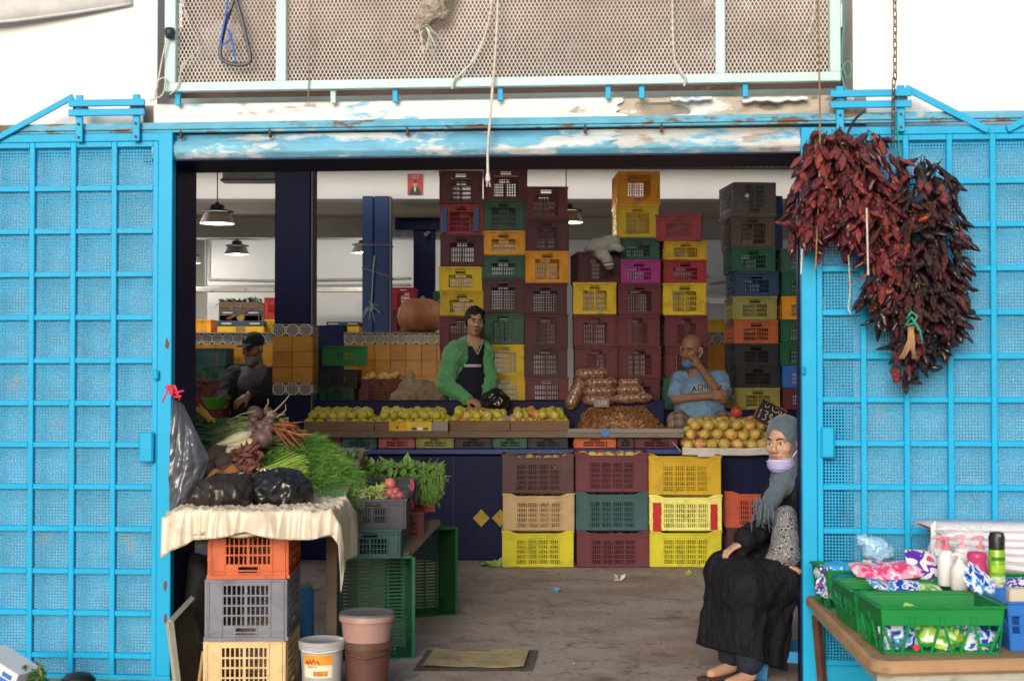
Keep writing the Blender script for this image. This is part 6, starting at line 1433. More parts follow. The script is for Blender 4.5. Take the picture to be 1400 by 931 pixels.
mb = MB(); mb.lathe([(0, .004), (.094, 0), (.112, hh - .03), (.122, hh - .028), (.122, hh - .006), (.117, hh), (.106, hh - .004), (.09, .012), (0, .012)], 28); mb.build('shell', m_buckp, tt, smooth=40)
mb = MB(); mb.lathe([(.100, hh - .012), (.1205, hh - .004), (.1205, hh + .006), (.10, hh + .001)], 28); mb.build('rim_ring', M('grey_rim', (.14, .13, .13), rough=.5), tt, smooth=40)
t, h = bucket('paint_tub', 'translucent white tub with clear lid and colourful label', 440, 965, 876, .094, .083, 6.45, M('milky_plastic', (.45, .45, .47), rough=.3, var=.08, trans=.15, bump=.05))
mb = MB(); mb.lathe([(0, h - .004), (.098, h - .002), (.104, h - .012), (.104, h + .004), (.098, h + .008), (.09, h + .003), (0, h + .003)], 28); mb.build('lid', M('clear_lid', (.55, .56, .58), rough=.25, trans=.3, bump=.05, var=.05), t, smooth=40)
mb = MB(); mb.tube([(-.1, 0, h - .02), (-.07, -.085, h - .03), (0, -.108, h - .034), (.07, -.085, h - .03), (.1, 0, h - .02)], .003, 6); mb.build('handle', M('white_handle', (.7, .7, .7), rough=.4), t, smooth=True)
zc1, zc0 = PZ(895, 6.36) - t.location.z, PZ(927, 6.36) - t.location.z
rr = lambda z: .083 + (.094 - .083) * z / h + .0012
def lab(a0, a1, z0, z1, m, nm='label_sheet', off=0.):
    mb = MB(); mb.grid(lambda a, b: ((rr(z0 + (z1 - z0) * b) + off) * math.sin(a0 + (a1 - a0) * a), -(rr(z0 + (z1 - z0) * b) + off) * math.cos(a0 + (a1 - a0) * a), z0 + (z1 - z0) * b), 14, 3); mb.build(nm, m, t, smooth=True)
lab(-.85, .65, zc0, zc1, M('label_cream', lin(226, 214, 190), rough=.5, var=.1)); lab(-.85, .65, zc0 + .055, zc1 - .001, M('label_orange', lin(224, 146, 50), rough=.5, var=.25, scale=20), off=.0006); lab(-.3, .4, zc0 + .008, zc0 + .03, M('label_food', lin(190, 120, 50), rough=.5, var=.9, scale=45), off=.0006)
mb = MB()
for a0, zz, pts in ((-.7, .062, [(0, 0), (.08, .012), (.16, -.004), (.24, .016), (.34, 0), (.42, .02), (.5, .004), (.62, .012), (.7, .0)]), (-.6, .045, [(0, 0), (.1, .006), (.2, 0), (.34, .007), (.5, 0)])):
    mb.tube([((rr(zc0 + zz + z) + .002) * math.sin(a0 + a), -(rr(zc0 + zz + z) + .002) * math.cos(a0 + a), zc0 + zz + z) for a, z in pts], .0028 if zz > .05 else .0016, 5)
mb.build('label_words', M('label_ink', lin(120, 24, 24), rough=.5), t, smooth=True)
# blue drum, dark sack, boards behind the stack
c = P(409, 870, 6.95); dr = thing('blue_drum', 'blue plastic drum behind the upturned crates', 'drum', (PX(405, 6.95), 7.0, 0)); mb = MB(); hz = PZ(803, 6.95); mb.lathe([(0, 0), (.075, 0), (.082, .02), (.08, hz - .03), (.07, hz), (0, hz)], 18); mb.build('shell', M('drum_blue', (.02, .13, .30), rough=.4, var=.2), dr, smooth=40)
bd = thing('leaning_board', 'grey framed board leaning beside the upturned crates', 'board', P(255, 930, 6.6)); mb = MB()
a = [P(232, 850, 6.52), P(262, 818, 6.75), P(278, 960, 6.75), P(248, 985, 6.5)]
def slab(pts, th, name, m, par): 
    n_ = (pts[1] - pts[0]).cross(pts[3] - pts[0]).normalized() * th; mb = MB(); vs = [tuple(p) for p in pts] + [tuple(p + n_) for p in pts]; mb.add(vs, [(0, 1, 2, 3), (7, 6, 5, 4), (0, 4, 5, 1), (1, 5, 6, 2), (2, 6, 7, 3), (3, 7, 4, 0)]); return mb.build(name, m, par, world=True)
slab(a, .02, 'panel', M('dark_board', (.05, .045, .04), rough=.9, var=.3), bd)
def edge(p, q, r, m): mb = MB(); d = (q - p); mb.tube([p, q], r, 4); mb.build('frame_bar', m, bd, world=True)
m_fb = M('pale_frame', (.34, .34, .29), rough=.8, var=.25, bump=.3)
edge(a[0], a[3], .018, m_fb); edge(a[0], a[1], .016, m_fb)
mb = MB(); mb.tube([P(271, 940, 6.5), P(278, 890, 6.5)], .008, 6); tag(mb.build('thin_stick', M('stick_tan', (.4, .25, .1), rough=.8)), 'thin tan stick leaning by the cream crate', 'stick')
s_ = SDF(np.array(P(240, 950, 7.1)) - (.1, .2, .1), np.array(P(285, 745, 7.1)) + (.1, .2, .1), .014); s_.ell(np.array(P(268, 815, 7.1)), (.09, .12, .2), k=.05).ell(np.array(P(262, 890, 7.1)), (.1, .12, .2), k=.05); s_.warp(lambda X, Y, Z: .02 * wig(X, Y, Z, 20, 3)); tag(s_.build('dark_sack', M('dark_sack', (.012, .011, .012), rough=.7, bump=.3)), 'dark sack standing behind the upturned crates', 'sack')
pilecrate(me_fine, CH, 'tan', 238, 262, 780, 825, 8.6, 'pale crate low down behind the dark sack', group='crates of greens in the doorway', end=True)
mb = MB(); a, b = P(240, 790, 9.2), P(330, 758, 9.2); mb.box2((a.x, 9.2, 0), (b.x, 9.6, b.z)); tag(mb.build('blue_chest', M('chest_blue', (.02, .08, .24), rough=.6), bevel=.01), 'low blue chest far behind the upturned crates', 'chest')
# greens and printed box at the bottom left of the door
bx = thing('printed_carton', 'white printed carton at the foot of the left door', 'carton', P(10, 915, 6.3), (0, R(-4), R(-20))); mb = MB(); mb.box((0, 0, 0), (.22, .16, .10), Matrix.Rotation(R(28), 4, 'Y')); mb.build('box', M('carton_white', (.66, .67, .70), rough=.6, var=.08), bx, bevel=.004)
for i, (x, z, w_, h_, c) in enumerate(((.03, -.012, .10, .03, (60, 110, 190)), (.06, .02, .05, .02, (60, 110, 190)), (-.05, .0, .06, .05, (180, 60, 60)))):
    mb = MB(); mb.box((x, -.0812, z), (w_, .001, h_), Matrix.Rotation(R(28), 4, 'Y')); mb.build('printed_panel', M(f'carton_print{i}', lin(*c), rough=.6, var=.3, scale=30), bx)
greens('parsley_bunch', 'green parsley tuft at the foot of the left door', 'parsley', 22, 60, 912, 940, 6.25, 6.4, 260, m_green, (.02, .05), .015)
mb = MB(); mb.lathe([(0, 0), (.07, .0), (.075, .02), (.05, .045), (0, .055)], 16, Matrix.Translation(P(107, 935, 6.3))); tag(mb.build('upturned_bowl', m_dark, smooth=True), 'black upturned bowl at the foot of the left door', 'bowl')
# floor litter
lit = MB()
cols = [M('litter_pale', (.55, .50, .40), rough=.9), M('litter_blue', (.08, .25, .42), rough=.8), M('litter_leaf', (.35, .34, .08), rough=.9), M('litter_brown', (.10, .05, .03), rough=.9)]
for i in range(340):
    px, py = random.uniform(420, 1000), 783 + 140 * random.random() ** 1.8; g = G(px, py, .006); s = random.uniform(.003, .011) * (2.2 if random.random() < .1 else 1); lit.cur = random.choice([0, 0, 2, 2, 3, 3, 1] if i < 60 else [0, 2, 3])
    a = random.uniform(0, 6.3); vs = [tuple(g + Vector((s * random.uniform(.5, 1.3) * math.cos(a + k * 1.57), s * random.uniform(.4, 1) * math.sin(a + k * 1.57), .004 + random.uniform(0, .006)))) for k in range(4)]; lit.add(vs, [(0, 1, 2, 3)])
o = lit.build('floor_litter', cols); o['kind'] = 'stuff'; tag(o, 'scattered scraps of leaf and paper over the market floor', 'litter')
for px, py, m, lab_, s in ((681, 771, m_lgreen, 'wilted cabbage leaf against the lemon crate', 1.), (660, 770, m_lgreen, 'small wilted leaf left of the lemon crate', .6), (760, 805, cols[1], 'scrap of blue plastic on the floor', .5), (845, 789, cols[0], 'crumpled white paper scrap before the crates', .7), (424, 803, cols[0], 'crumpled pale wrapper behind the buckets', 1.2), (940, 782, cols[2], 'yellow scrap at the foot of the lemon crate', .5)):
    g = G(px, py + 4, 0); mb = MB()
    for k in range(7): leaf(mb, g + Vector((random.uniform(-.03, .03) * s, 0, .004)), rv(.6) + Vector((0, -.2, .5)), Vector((0, -.5, .8)), .07 * s, .05 * s)
    tag(mb.build('litter_scrap', m, smooth=True), lab_, 'litter')
# ================================================================== people
from mathutils.bvhtree import BVHTree
def skin(name, c): return M(name, c, rough=.5, var=.10, scale=18, bump=.22, bscale=70, sss=.10, spec=.4)
m_eye = M('eye_white', (.62, .58, .54), rough=.2, bump=0, var=.02); m_iris = M('iris_dark', (.02, .012, .008), rough=.15, bump=0)
m_lip = M('lips', (.30, .10, .085), rough=.45, bump=.1)
def basis(f, tilt=0.):
    f = Vector(f).normalized(); x = f.cross(Vector((0, 0, 1))).normalized(); z = x.cross(f)
    return np.array([x, f, z]).T if not tilt else np.array([*(Matrix.Rotation(tilt, 3, f) @ Vector(v) for v in (x, f, z))])[[0, 1, 2]].T
class Head:
    def __init__(s, c, f, k=1., tilt=0., nk=1.06): s.nk = nk; s.c = np.array(c, float); s.B = basis(f, tilt); s.k = k
    def w(s, *p): return s.c + s.B @ (np.array(p, float) * s.k)
    def e(s, S, c, r, K=.012, sub=False): S.ell(s.w(*c), np.array(r) * s.k, rot=s.B, k=K * s.k, sub=sub)
    def cp(s, S, a, b, r0, r1=None, K=.012, sub=False): S.cap(s.w(*a), s.w(*b), r0 * s.k, (r1 if r1 is not None else r0) * s.k, K * s.k, sub)
    def add(s, S, male=True, full=1.):
        e, cp = s.e, s.cp
        e(S, (0, -.014, .036), (.074, .094, .084), .02); e(S, (0, .018, -.028), (.059, .071, .080), .022)
        j = 1.06 if male else .96
        e(S, (0, .030, -.078), (.043 * j, .050, .032), .02); e(S, (0, .066, -.098), (.018 * j, .015, .015), .015)
        for sx in (-1, 1):
            e(S, (sx * .042, .058, -.026), (.022, .020, .020), .022)
            e(S, (sx * .030, .100, -.002), (.019, .017, .0105), .012, True)
            e(S, (sx * .011, .099, -.037), (.009, .011, .008), .008)
            e(S, (sx * .076, -.006, -.012), (.008, .019, .031), .008)
            cp(S, (sx * .012, .088, .014), (sx * .045, .074, .016), .010 if male else .008, .008, .014)
        cp(S, (0, .088, .008), (0, .108, -.030), .0085, .0115, .012)
        cp(S, (-.017, .086, -.064), (.017, .086, -.064), .0062, None, .010); cp(S, (-.014, .085, -.074), (.014, .085, -.074), .0068, None, .010)
        cp(S, (-.016, .098, -.069), (.016, .098, -.069), .0024, None, .003, True)
        s.neck = (s.w(0, -.018, -.06), s.w(0, -.034, -.20)); S.cap(*s.neck, .050 * s.k * s.nk, .054 * s.k * s.nk, .022)
    def details(s, par, brow=(.015, .01, .008), lips=True, lid=None, skinm=None):
        for sx in (-1, 1):
            mb = MB(); mb.lathe([(0, -.0125 * s.k), (.0088 * s.k, -.0088 * s.k), (.0125 * s.k, 0), (.0088 * s.k, .0088 * s.k), (0, .0125 * s.k)], 12); o = mb.build('eye', m_eye, par, smooth=True, loc=Vector(s.w(sx * .030, .0745, -.002)), world=True)
            mb = MB(); B = s.B; c = s.w(sx * .030, .0745, -.002); T = Matrix.Translation(c + B[:, 1] * .0098 * s.k) @ Matrix(((*B[:, 0], 0), (*B[:, 1], 0), (*B[:, 2], 0), (0, 0, 0, 1))).transposed()
            mb.lathe([(0, 0), (.0062 * s.k, -.0002), (.0055 * s.k, .0022 * s.k), (0, .0032 * s.k)], 10, T @ Matrix.Rotation(-math.pi / 2, 4, 'X')); mb.build('iris', m_iris, o, smooth=True, world=True)
            mb = MB(); mb.tube([Vector(s.w(sx * .012, .099, .017)), Vector(s.w(sx * .028, .0965, .0235)), Vector(s.w(sx * .048, .078, .018))], [.0035 * s.k, .0042 * s.k, .002 * s.k], 6, flat=.8); mb.build('eyebrow', M('brow%02d' % int(brow[0] * 100), brow, rough=.9), par, smooth=True, world=True)
            if skinm:      # upper eyelid
                mb = MB(); mb.tube([Vector(s.w(sx * (.030 + .0145 * math.cos(a)), .0875 - .004 * abs(math.cos(a)), .0005 + .0075 * math.sin(a))) for a in np.linspace(.05, 3.09, 8)], .0032 * s.k, 6); mb.build('eyelid', skinm, par, smooth=True, world=True)
                mb = MB(); mb.tube([Vector(s.w(sx * (.030 + .0135 * math.cos(a)), .0895 - .004 * abs(math.cos(a)), .0035 + .0035 * math.sin(a))) for a in np.linspace(.1, 3.04, 8)], .0011 * s.k, 5); mb.build('lash_line', m_iris, par, smooth=True, world=True)
        if lips:
            for z, r in ((-.0645, .0055), (-.0735, .006)):
                mb = MB(); mb.tube([Vector(s.w(x, .0925 - 9 * x * x, z + (2.5 * x * x if z > -.07 else -0))) for x in np.linspace(-.021, .021, 7)], [.002 * s.k, .75 * r * s.k, r * s.k, r * .95 * s.k, r * s.k, .75 * r * s.k, .002 * s.k], 6, flat=.8); mb.build('lip', m_lip, par, smooth=True, world=True)
def hand(S, w_, d, n, side, k=1., curl=.5, spread=.06, thumb_out=.7):
    """w_: wrist, d: finger direction, n: palm normal (palm side), side: +1 when the thumb lies along d x n"""
    d = Vector(d).normalized(); n = Vector(n); n = (n - d * n.dot(d)).normalized(); l = d.cross(n) * side; w_ = Vector(w_)
    S.ell(np.array(w_ + d * .045 * k), (.040 * k, .052 * k, .0165 * k), rot=np.array([l, d, n]).T, k=.012)
    for i, (L, off) in enumerate(((.070, 1.5), (.078, .5), (.072, -.5), (.056, -1.5))):
        p = w_ + d * .080 * k + l * off * .0185 * k; dd = (d + l * off * spread).normalized(); seg = (.48, .3, .22); a = 0
        for j, f in enumerate(seg):
            a += curl * (.55 if j == 0 else .75); q = p + (dd * math.cos(a) + n * math.sin(a)) * L * f * k * 1.05; S.cap(np.array(p), np.array(q), (.0088 - .0008 * j) * k, (.0082 - .0008 * j) * k, .004); p = q
    p = w_ + d * .022 * k + l * .030 * k; t1 = p + (l * thumb_out + d * .7 + n * .25).normalized() * .038 * k; t2 = t1 + (d * .85 + n * .4 + l * .15).normalized() * .030 * k
    S.cap(np.array(p), np.array(t1), .0125 * k, .0095 * k, .008); S.cap(np.array(t1), np.array(t2), .0095 * k, .0078 * k, .004)
def box_of(pts, pad): a = np.array([np.array(p) for p in pts]); return a.min(0) - pad, a.max(0) + pad
def body(name_mat, J, hd, male, par, res, hands, extra=None, fem=.88):
    pts = [J[k] for k in J] + [hd.w(0, 0, .14), hd.w(0, .13, 0), hd.w(0, -.12, 0)]
    lo, hi = box_of(pts, .14); S = SDF(lo, hi, res); g = 1. if male else fem; A = lambda k: np.array(J[k])
    S.cap(A('chest'), A('pelvis'), .085 * g, .10 * g, .05); S.cap(A('Ls'), A('Rs'), .055 * g, .055 * g, .05)
    S.cap(np.array(J['neck']), A('chest'), .052 * g, .075 * g, .03)
    for s in 'LR':
        S.cap(A(s + 's'), A(s + 'e'), .047 * g, .038 * g, .02); S.cap(A(s + 'e'), A(s + 'w'), .040 * g, .027 * g, .02)
        S.cap(A(s + 'h'), A(s + 'k'), .078 * g, .055 * g, .03); S.cap(A(s + 'k'), A(s + 'a'), .055 * g, .035 * g, .02)
        ft = A(s + 'f'); S.cap(A(s + 'a') + (0, 0, -.03), ft, .034 * g, .028 * g, .02)
    hd.add(S, male); S.cap(hd.neck[1], A('neck'), .055 * g, .06 * g, .04)
    for h in hands: hand(S, **h)
    if extra: extra(S)
    o = S.build('body', name_mat, par, smooth_iter=1); return o
def folds(S, amp=.007, sc=22, seed=1, st=(1, 1, .6)):
    S.warp(lambda X, Y, Z: amp * (np.abs(wig(X * st[0], Y * st[1], Z * st[2], sc, seed)) - .45) + amp * .5 * wig(X, Y, Z, sc * 1.9, seed + 4)); return S
def limb(S, J, s, r, names=('s', 'e', 'w'), cut=1., k=.03):
    a, b, c = (np.array(J[s + n]) for n in names); S.cap(a, b, r[0], r[1], k); S.cap(b, b + (c - b) * cut, r[1] * .98, r[2], k)
def project(me, target, d, off=.004):
    dg = bpy.context.evaluated_depsgraph_get(); bvh = BVHTree.FromPolygons([v.co for v in target.data.vertices], [p.vertices for p in target.data.polygons])
    d = Vector(d).normalized()
    for v in me.vertices:
        h = bvh.ray_cast(v.co - d * .5, d)
        if h[0] is not None: v.co = h[0] - d * (off - (v.co - Vector(v.co)).length)
    me.update()
def decal(name, target, c, right, up, poly_or_grid, d, m, par, off=.004):
    """a flat printed shape laid onto the garment surface"""
    mb = MB(); c, right, up = Vector(c), Vector(right).normalized(), Vector(up).normalized()
    w_, h_, n1, n2 = poly_or_grid
    mb.grid(lambda a, b: tuple(c + right * (a - .5) * w_ + up * (b - .5) * h_), n1, n2); me = mb.mesh(name, m, smooth=True); project(me, target, d, off); o = obj(name, me, par, world=True); solidify(o, .0015); return o
def stand(J, hipc, f, lk=.0):
    pass

# ---------------------------------------------------------------- boy in green
YB = 11.62
B_ = lambda x, y, dy=0.: P(x, y, YB + dy)
skA = skin('skin_boy', (.48, .28, .18))
fb = Vector((.40, -.92, 0)).normalized(); lb = Vector((0, 0, 1)).cross(fb)      # lb: his left
boy = thing('person', 'boy in an open green hoodie holding a black bag behind the apples', 'person', (B_(640, 560).x, YB, BOYZ))
J = dict(neck=B_(650, 472), chest=B_(641, 500), pelvis=B_(640, 566, .02), Rs=B_(620, 482, -.10), Ls=B_(662, 481, .10), Re=B_(608, 525, -.14), Rw=B_(640, 546, -.27), Le=B_(668, 522, .06), Lw=B_(664, 548, -.16))
pz = J['pelvis']
for s, sg in (('R', -1), ('L', 1)):
    h = pz + lb * .09 * sg; J[s + 'h'] = h; J[s + 'k'] = Vector((h.x, h.y - .02, BOYZ + (pz.z - BOYZ) * .52)); J[s + 'a'] = Vector((h.x, h.y, BOYZ + .08)); J[s + 'f'] = Vector((h.x, h.y, BOYZ + .04)) + fb * .15
HB = Head(B_(649, 440), (.22, -.97, -.02), .97, tilt=-.07, nk=.9)
hb = [dict(w_=J['Rw'], d=Vector((.75, -.5, -.25)), n=Vector((.2, .3, -1)), side=-1, curl=.95), dict(w_=J['Lw'], d=Vector((-.3, -.7, -.5)), n=Vector((-.5, .2, -.6)), side=1, curl=.9)]
body(skA, J, HB, True, boy, .006, hb); HB.details(boy, skinm=skA)
lo, hi = box_of([HB.w(0, 0, 0)], .17); S = SDF(lo, hi, .006); HB.e(S, (0, -.020, .046), (.080, .098, .086), .01); HB.e(S, (0, -.05, -.01), (.074, .06, .05), .02); HB.e(S, (0, .118, -.035), (.085, .082, .098), .01, True)
for x in np.linspace(-.05, .05, 7): HB.e(S, (x, .055 - abs(x) * .4, .095 - abs(x) * .3), (.018, .025, .018), .015)
for sx in (-1, 1): HB.e(S, (sx * .074, .01, .0), (.008, .02, .03), .01)
folds(S, .006, 60, 3, (1, 1, 1)); S.build('hair', M('hair_black', (.012, .010, .009), rough=.6, var=.4, scale=60, bump=.8, bscale=200), boy)
m_hood = M('green_fleece', (.12, .40, .17), rough=.95, var=.14, scale=14, bump=.8, bscale=26, sheen=.3, dist=.025)
pts = [J[k] for k in ('neck', 'chest', 'pelvis', 'Rs', 'Ls', 'Re', 'Rw', 'Le', 'Lw')]
lo, hi = box_of(pts, .2); S = SDF(lo, hi, .007); A = lambda k: np.array(J[k])
S.ell((A('chest') + A('pelvis')) / 2 + (0, 0, -.01), (.160, .118, .30), rot=basis(fb), k=.05); S.cap(A('Rs') + (0, 0, -.03), A('Ls') + (0, 0, -.03), .075, .075, .06); S.ell(A('pelvis') + (-.02, 0, .02), (.175, .135, .10), rot=basis(fb), k=.06)
limb(S, J, 'R', (.075, .068, .046), cut=.93); limb(S, J, 'L', (.072, .066, .048), cut=.9)
S.cap(A('Rs') + (.02, .03, .05), A('Ls') + (-.02, .03, .05), .045, .045, .04); bk = np.array(HB.neck[1]) - np.array(fb) * .06
S.ell(bk + (0, 0, .02), (.10, .065, .065), rot=basis(fb), k=.03); 
for sg in (-1, 1): S.cap(bk + np.array(lb) * .07 * sg, bk + np.array(lb) * .085 * sg + np.array(fb) * .09 + (0, 0, -.05), .040, .028, .02)
# open front: a wedge cut along the chest
fc = A('chest') + np.array(fb) * .16 + np.array(lb) * .00
S.cap(fc + (0, 0, .09) + np.array(lb) * .0, fc + (0, 0, -.42) + np.array(lb) * .02, .062, .085, .01, True)
S.cap(np.array(HB.neck[0]), np.array(HB.neck[1]) + np.array(fb) * .02, .062, .066, .01, True)
S.cap(np.array(HB.neck[1]) + np.array(fb) * .03, fc + (0, 0, .06), .055, .06, .01, True)
folds(S, .012, 30, 5, (1, 1, 1.2)); jk = S.build('hoodie', m_hood, boy, smooth_iter=1)
mb = MB()
lo, hi = box_of([J['neck'], J['chest'], J['pelvis'], J['Ls'], J['Rs']], .16); S = SDF(lo, hi, .007)
S.ell((A('chest') + A('pelvis')) / 2 + np.array(fb) * .015, (.155, .115, .26), rot=basis(fb), k=.05); S.cap(A('Rs') + (.02, .02, -.02), A('Ls') + (-.02, 0, -.02), .058, .058, .05); S.cap(A('neck') + (0, 0, -.02), A('chest'), .07, .10, .05)
S.cap(np.array(HB.neck[0]), np.array(HB.neck[1]) + np.array(fb) * .035 + (0, 0, .0), .055, .058, .008, True)
vn = np.array(HB.neck[1]) + np.array(fb) * .09; S.cap(vn + (0, 0, .05), vn + (0, 0, -.05), .040, .008, .01, True)
sh = folds(S, .004, 24, 2).build('shirt', M('navy_tee', (.012, .014, .028), rough=.9, var=.15, bump=.2, bscale=120), boy)
lbv, fbv = Vector(lb), Vector(fb)
decal('shirt_stripe', sh, Vector(A('chest')) + Vector((0, 0, .0)), lbv, (0, 0, 1), (.15, .022, 12, 3), -fbv, M('stripe_white', (.62, .60, .57), rough=.9), boy, .005)
for sg in (-1, 1):
    c = Vector(vn) + Vector((0, 0, -.005)) + lbv * sg * .030; decal('collar_piping', sh, c, (lbv * sg * .42 + Vector((0, 0, .9))), fbv.cross(lbv * sg * .42 + Vector((0, 0, .9))), (.13, .008, 10, 2), -fbv, MATS['stripe_white'], boy, .006)
lo, hi = box_of([J[k] for k in ('pelvis', 'Rk', 'Lk', 'Ra', 'La')], .13); S = SDF(lo, hi, .011)
for s in 'RL': limb(S, J, s, (.095, .075, .06), ('h', 'k', 'a'))
S.ell(A('pelvis'), (.16, .12, .10), rot=basis(fb), k=.05); folds(S, .006, 18, 8).build('trousers', M('dark_jeans', (.06, .025, .03), rough=.9), boy)
for s in 'RL':
    a = A(s + 'a'); S = SDF(a - .2, a + .2, .011); S.cap(a + (0, 0, -.035), A(s + 'f'), .045, .04, .03); S.box(np.array([A(s + 'f')[0] * .5 + a[0] * .5, A(s + 'f')[1] * .5 + a[1] * .5, BOYZ + .012]), (.05, .1, .012), .008, k=.02); S.build('shoe', M('shoe_dark', (.03, .03, .03), rough=.6), boy)
c = P(676, 546, 11.30); bag('plastic_bag', 'glossy black plastic bag held open by the boy', [(np.array(c), (.085, .07, .085)), (np.array(c) + (.03, 0, -.03), (.08, .07, .07)), (np.array(c) + (-.055, .02, -.02), (.05, .05, .04))], m_bagblack, 12, c - Vector((.19, .16, .17)), c + Vector((.19, .16, .17)), .007, amp=.018, sc=30)

# ---------------------------------------------------------------- seated man in blue
YM = 11.62
Q = lambda x, y, dy=0.: P(x, y, YM + dy)
skB = skin('skin_man', (.32, .165, .10))
fm = Vector((-.12, -.99, 0)).normalized(); lm_ = Vector((0, 0, 1)).cross(fm)
man = thing('person', 'seated bald man in a light blue T-shirt with chin mask and folded arms', 'person', (Q(955, 580).x, YM, BOYZ))
J = dict(neck=Q(955, 512), chest=Q(957, 535), pelvis=Q(957, 576, .04), Rs=Q(930, 521, .0), Ls=Q(983, 520, .0), Re=Q(924, 545, -.10), Rw=Q(972, 541, -.22), Le=Q(988, 545, -.14), Lw=Q(957, 502, -.20))
for s, sg in (('R', -1), ('L', 1)):
    h = J['pelvis'] + lm_ * .09 * sg; J[s + 'h'] = h; J[s + 'k'] = h + fm * .20 + lm_ * .09 * sg + Vector((0, 0, .0)); J[s + 'a'] = J[s + 'k'] + Vector((0, .12, -.55)); J[s + 'f'] = J[s + 'a'] + fm * .1 + Vector((0, 0, -.06))
HM = Head(Q(945, 479, -.03), (-.55, -.83, -.10), 1.04)
hm = [dict(w_=J['Rw'], d=Vector((1, -.05, .1)), n=Vector((0, 1, -.2)), side=1, curl=.35), dict(w_=J['Lw'], d=Vector((-.45, .1, .85)), n=Vector((-.5, .6, -.3)), side=1, curl=1.0)]
body(skB, J, HM, True, man, .006, hm); HM.details(man, skinm=skB)
lo, hi = box_of([HM.w(0, 0, 0)], .16); S = SDF(lo, hi, .006); HM.e(S, (0, -.030, .018), (.077, .083, .062), .01); HM.e(S, (0, .075, .02), (.1, .09, .14), .006, True); HM.e(S, (0, -.01, .10), (.068, .11, .055), .006, True); S.build('hair', M('stubble_hair', (.03, .022, .018), rough=.8, var=.4, scale=90, bump=.4), man)
lo, hi = box_of([HM.w(0, 0, -.08)], .16); S = SDF(lo, hi, .005); HM.e(S, (0, .040, -.095), (.062, .066, .042), .01); HM.e(S, (0, .02, -.045), (.09, .12, .026), .005, True); HM.e(S, (0, -.06, -.10), (.08, .06, .08), .01, True)
S.build('face_mask', M('mask_blue', (.07, .22, .52), rough=.8, bump=.2, bscale=90), man)
mb = MB()
for sx in (-1, 1): mb.tube([Vector(HM.w(sx * .058, .03, -.075)), Vector(HM.w(sx * .074, .005, -.045)), Vector(HM.w(sx * .084, -.02, -.02)), Vector(HM.w(sx * .082, -.022, .012)), Vector(HM.w(sx * .078, .004, .022))], .0035, 5)
mb.build('mask_strap', M('mask_white', (.7, .68, .66), rough=.8), man, smooth=True, world=True)
S = SDF(*box_of([HM.w(.085, -.02, -.01)], .05), .005); HM.cp(S, (.084, -.018, -.035), (.086, -.015, .01), .012, .010, .01); HM.cp(S, (.086, -.015, .01), (.08, .0, .028), .009, .007, .01); folds(S, .004, 90, 2); S.build('tissue', MATS['mask_white'], man)
m_tee = M('tee_blue', (.17, .30, .47), rough=.95, var=.09, scale=10, bump=.7, bscale=20, dist=.025)
A = lambda k: np.array(J[k]); lo, hi = box_of([J[k] for k in ('neck', 'chest', 'pelvis', 'Rs', 'Ls', 'Re', 'Le')], .2); S = SDF(lo, hi, .007)
S.ell((A('chest') * .55 + A('pelvis') * .45) + np.array(fm) * .03, (.195, .145, .225), rot=basis(fm), k=.05); S.cap(A('Rs') + (.01, .02, -.02), A('Ls') + (-.01, .02, -.02), .082, .082, .06); S.cap(A('neck') + (0, .0, -.02), A('chest'), .08, .13, .06); S.ell(A('pelvis') + np.array(fm) * .05 + (0, 0, .06), (.185, .15, .12), rot=basis(fm), k=.06)
for s in 'RL': S.cap(A(s + 's'), A(s + 's') * .35 + A(s + 'e') * .65, .078, .078, .04)
S.cap(np.array(HM.neck[0]), np.array(HM.neck[1]) + np.array(fm) * .02, .063, .068, .008, True)
folds(S, .012, 24, 3, (1, 1, 1)); tee = S.build('t_shirt', m_tee, man, smooth_iter=1)
# lettering across the chest
for txt, size, bold, m, off in (('ADIDAS', .068, .005, M('print_white', (.66, .66, .66), rough=.8), .003), ('ADIDAS', .068, .0018, M('print_black', (.012, .012, .015), rough=.8), .006)):
    me = text_mesh(txt, size, m, ext=0, bold=bold); Bq = basis(fm); x_ = Vector(-Bq[:, 0]) * -1
    rt = -Vector(lm_) * -1
    cpos = Vector(A('chest')) + Vector((0, 0, .015)) + Vector(lm_) * .055
    for v in me.vertices:
        a, b = v.co.x * 1.05, v.co.y; ang = a * 1.6; v.co = cpos + Vector(lm_) * a + Vector((0, 0, b + .055 * a + .025 - a * a * 1.6))
    project(me, tee, -fm, off); obj('shirt_print', me, man, world=True)
lo, hi = box_of([J[k] for k in ('pelvis', 'Rk', 'Lk', 'Ra', 'La')], .13); S = SDF(lo, hi, .010)
for s in 'RL': limb(S, J, s, (.105, .085, .08), ('h', 'k', 'a'), cut=.4)
S.ell(A('pelvis') + (0, 0, -.02), (.17, .14, .10), rot=basis(fm), k=.05)
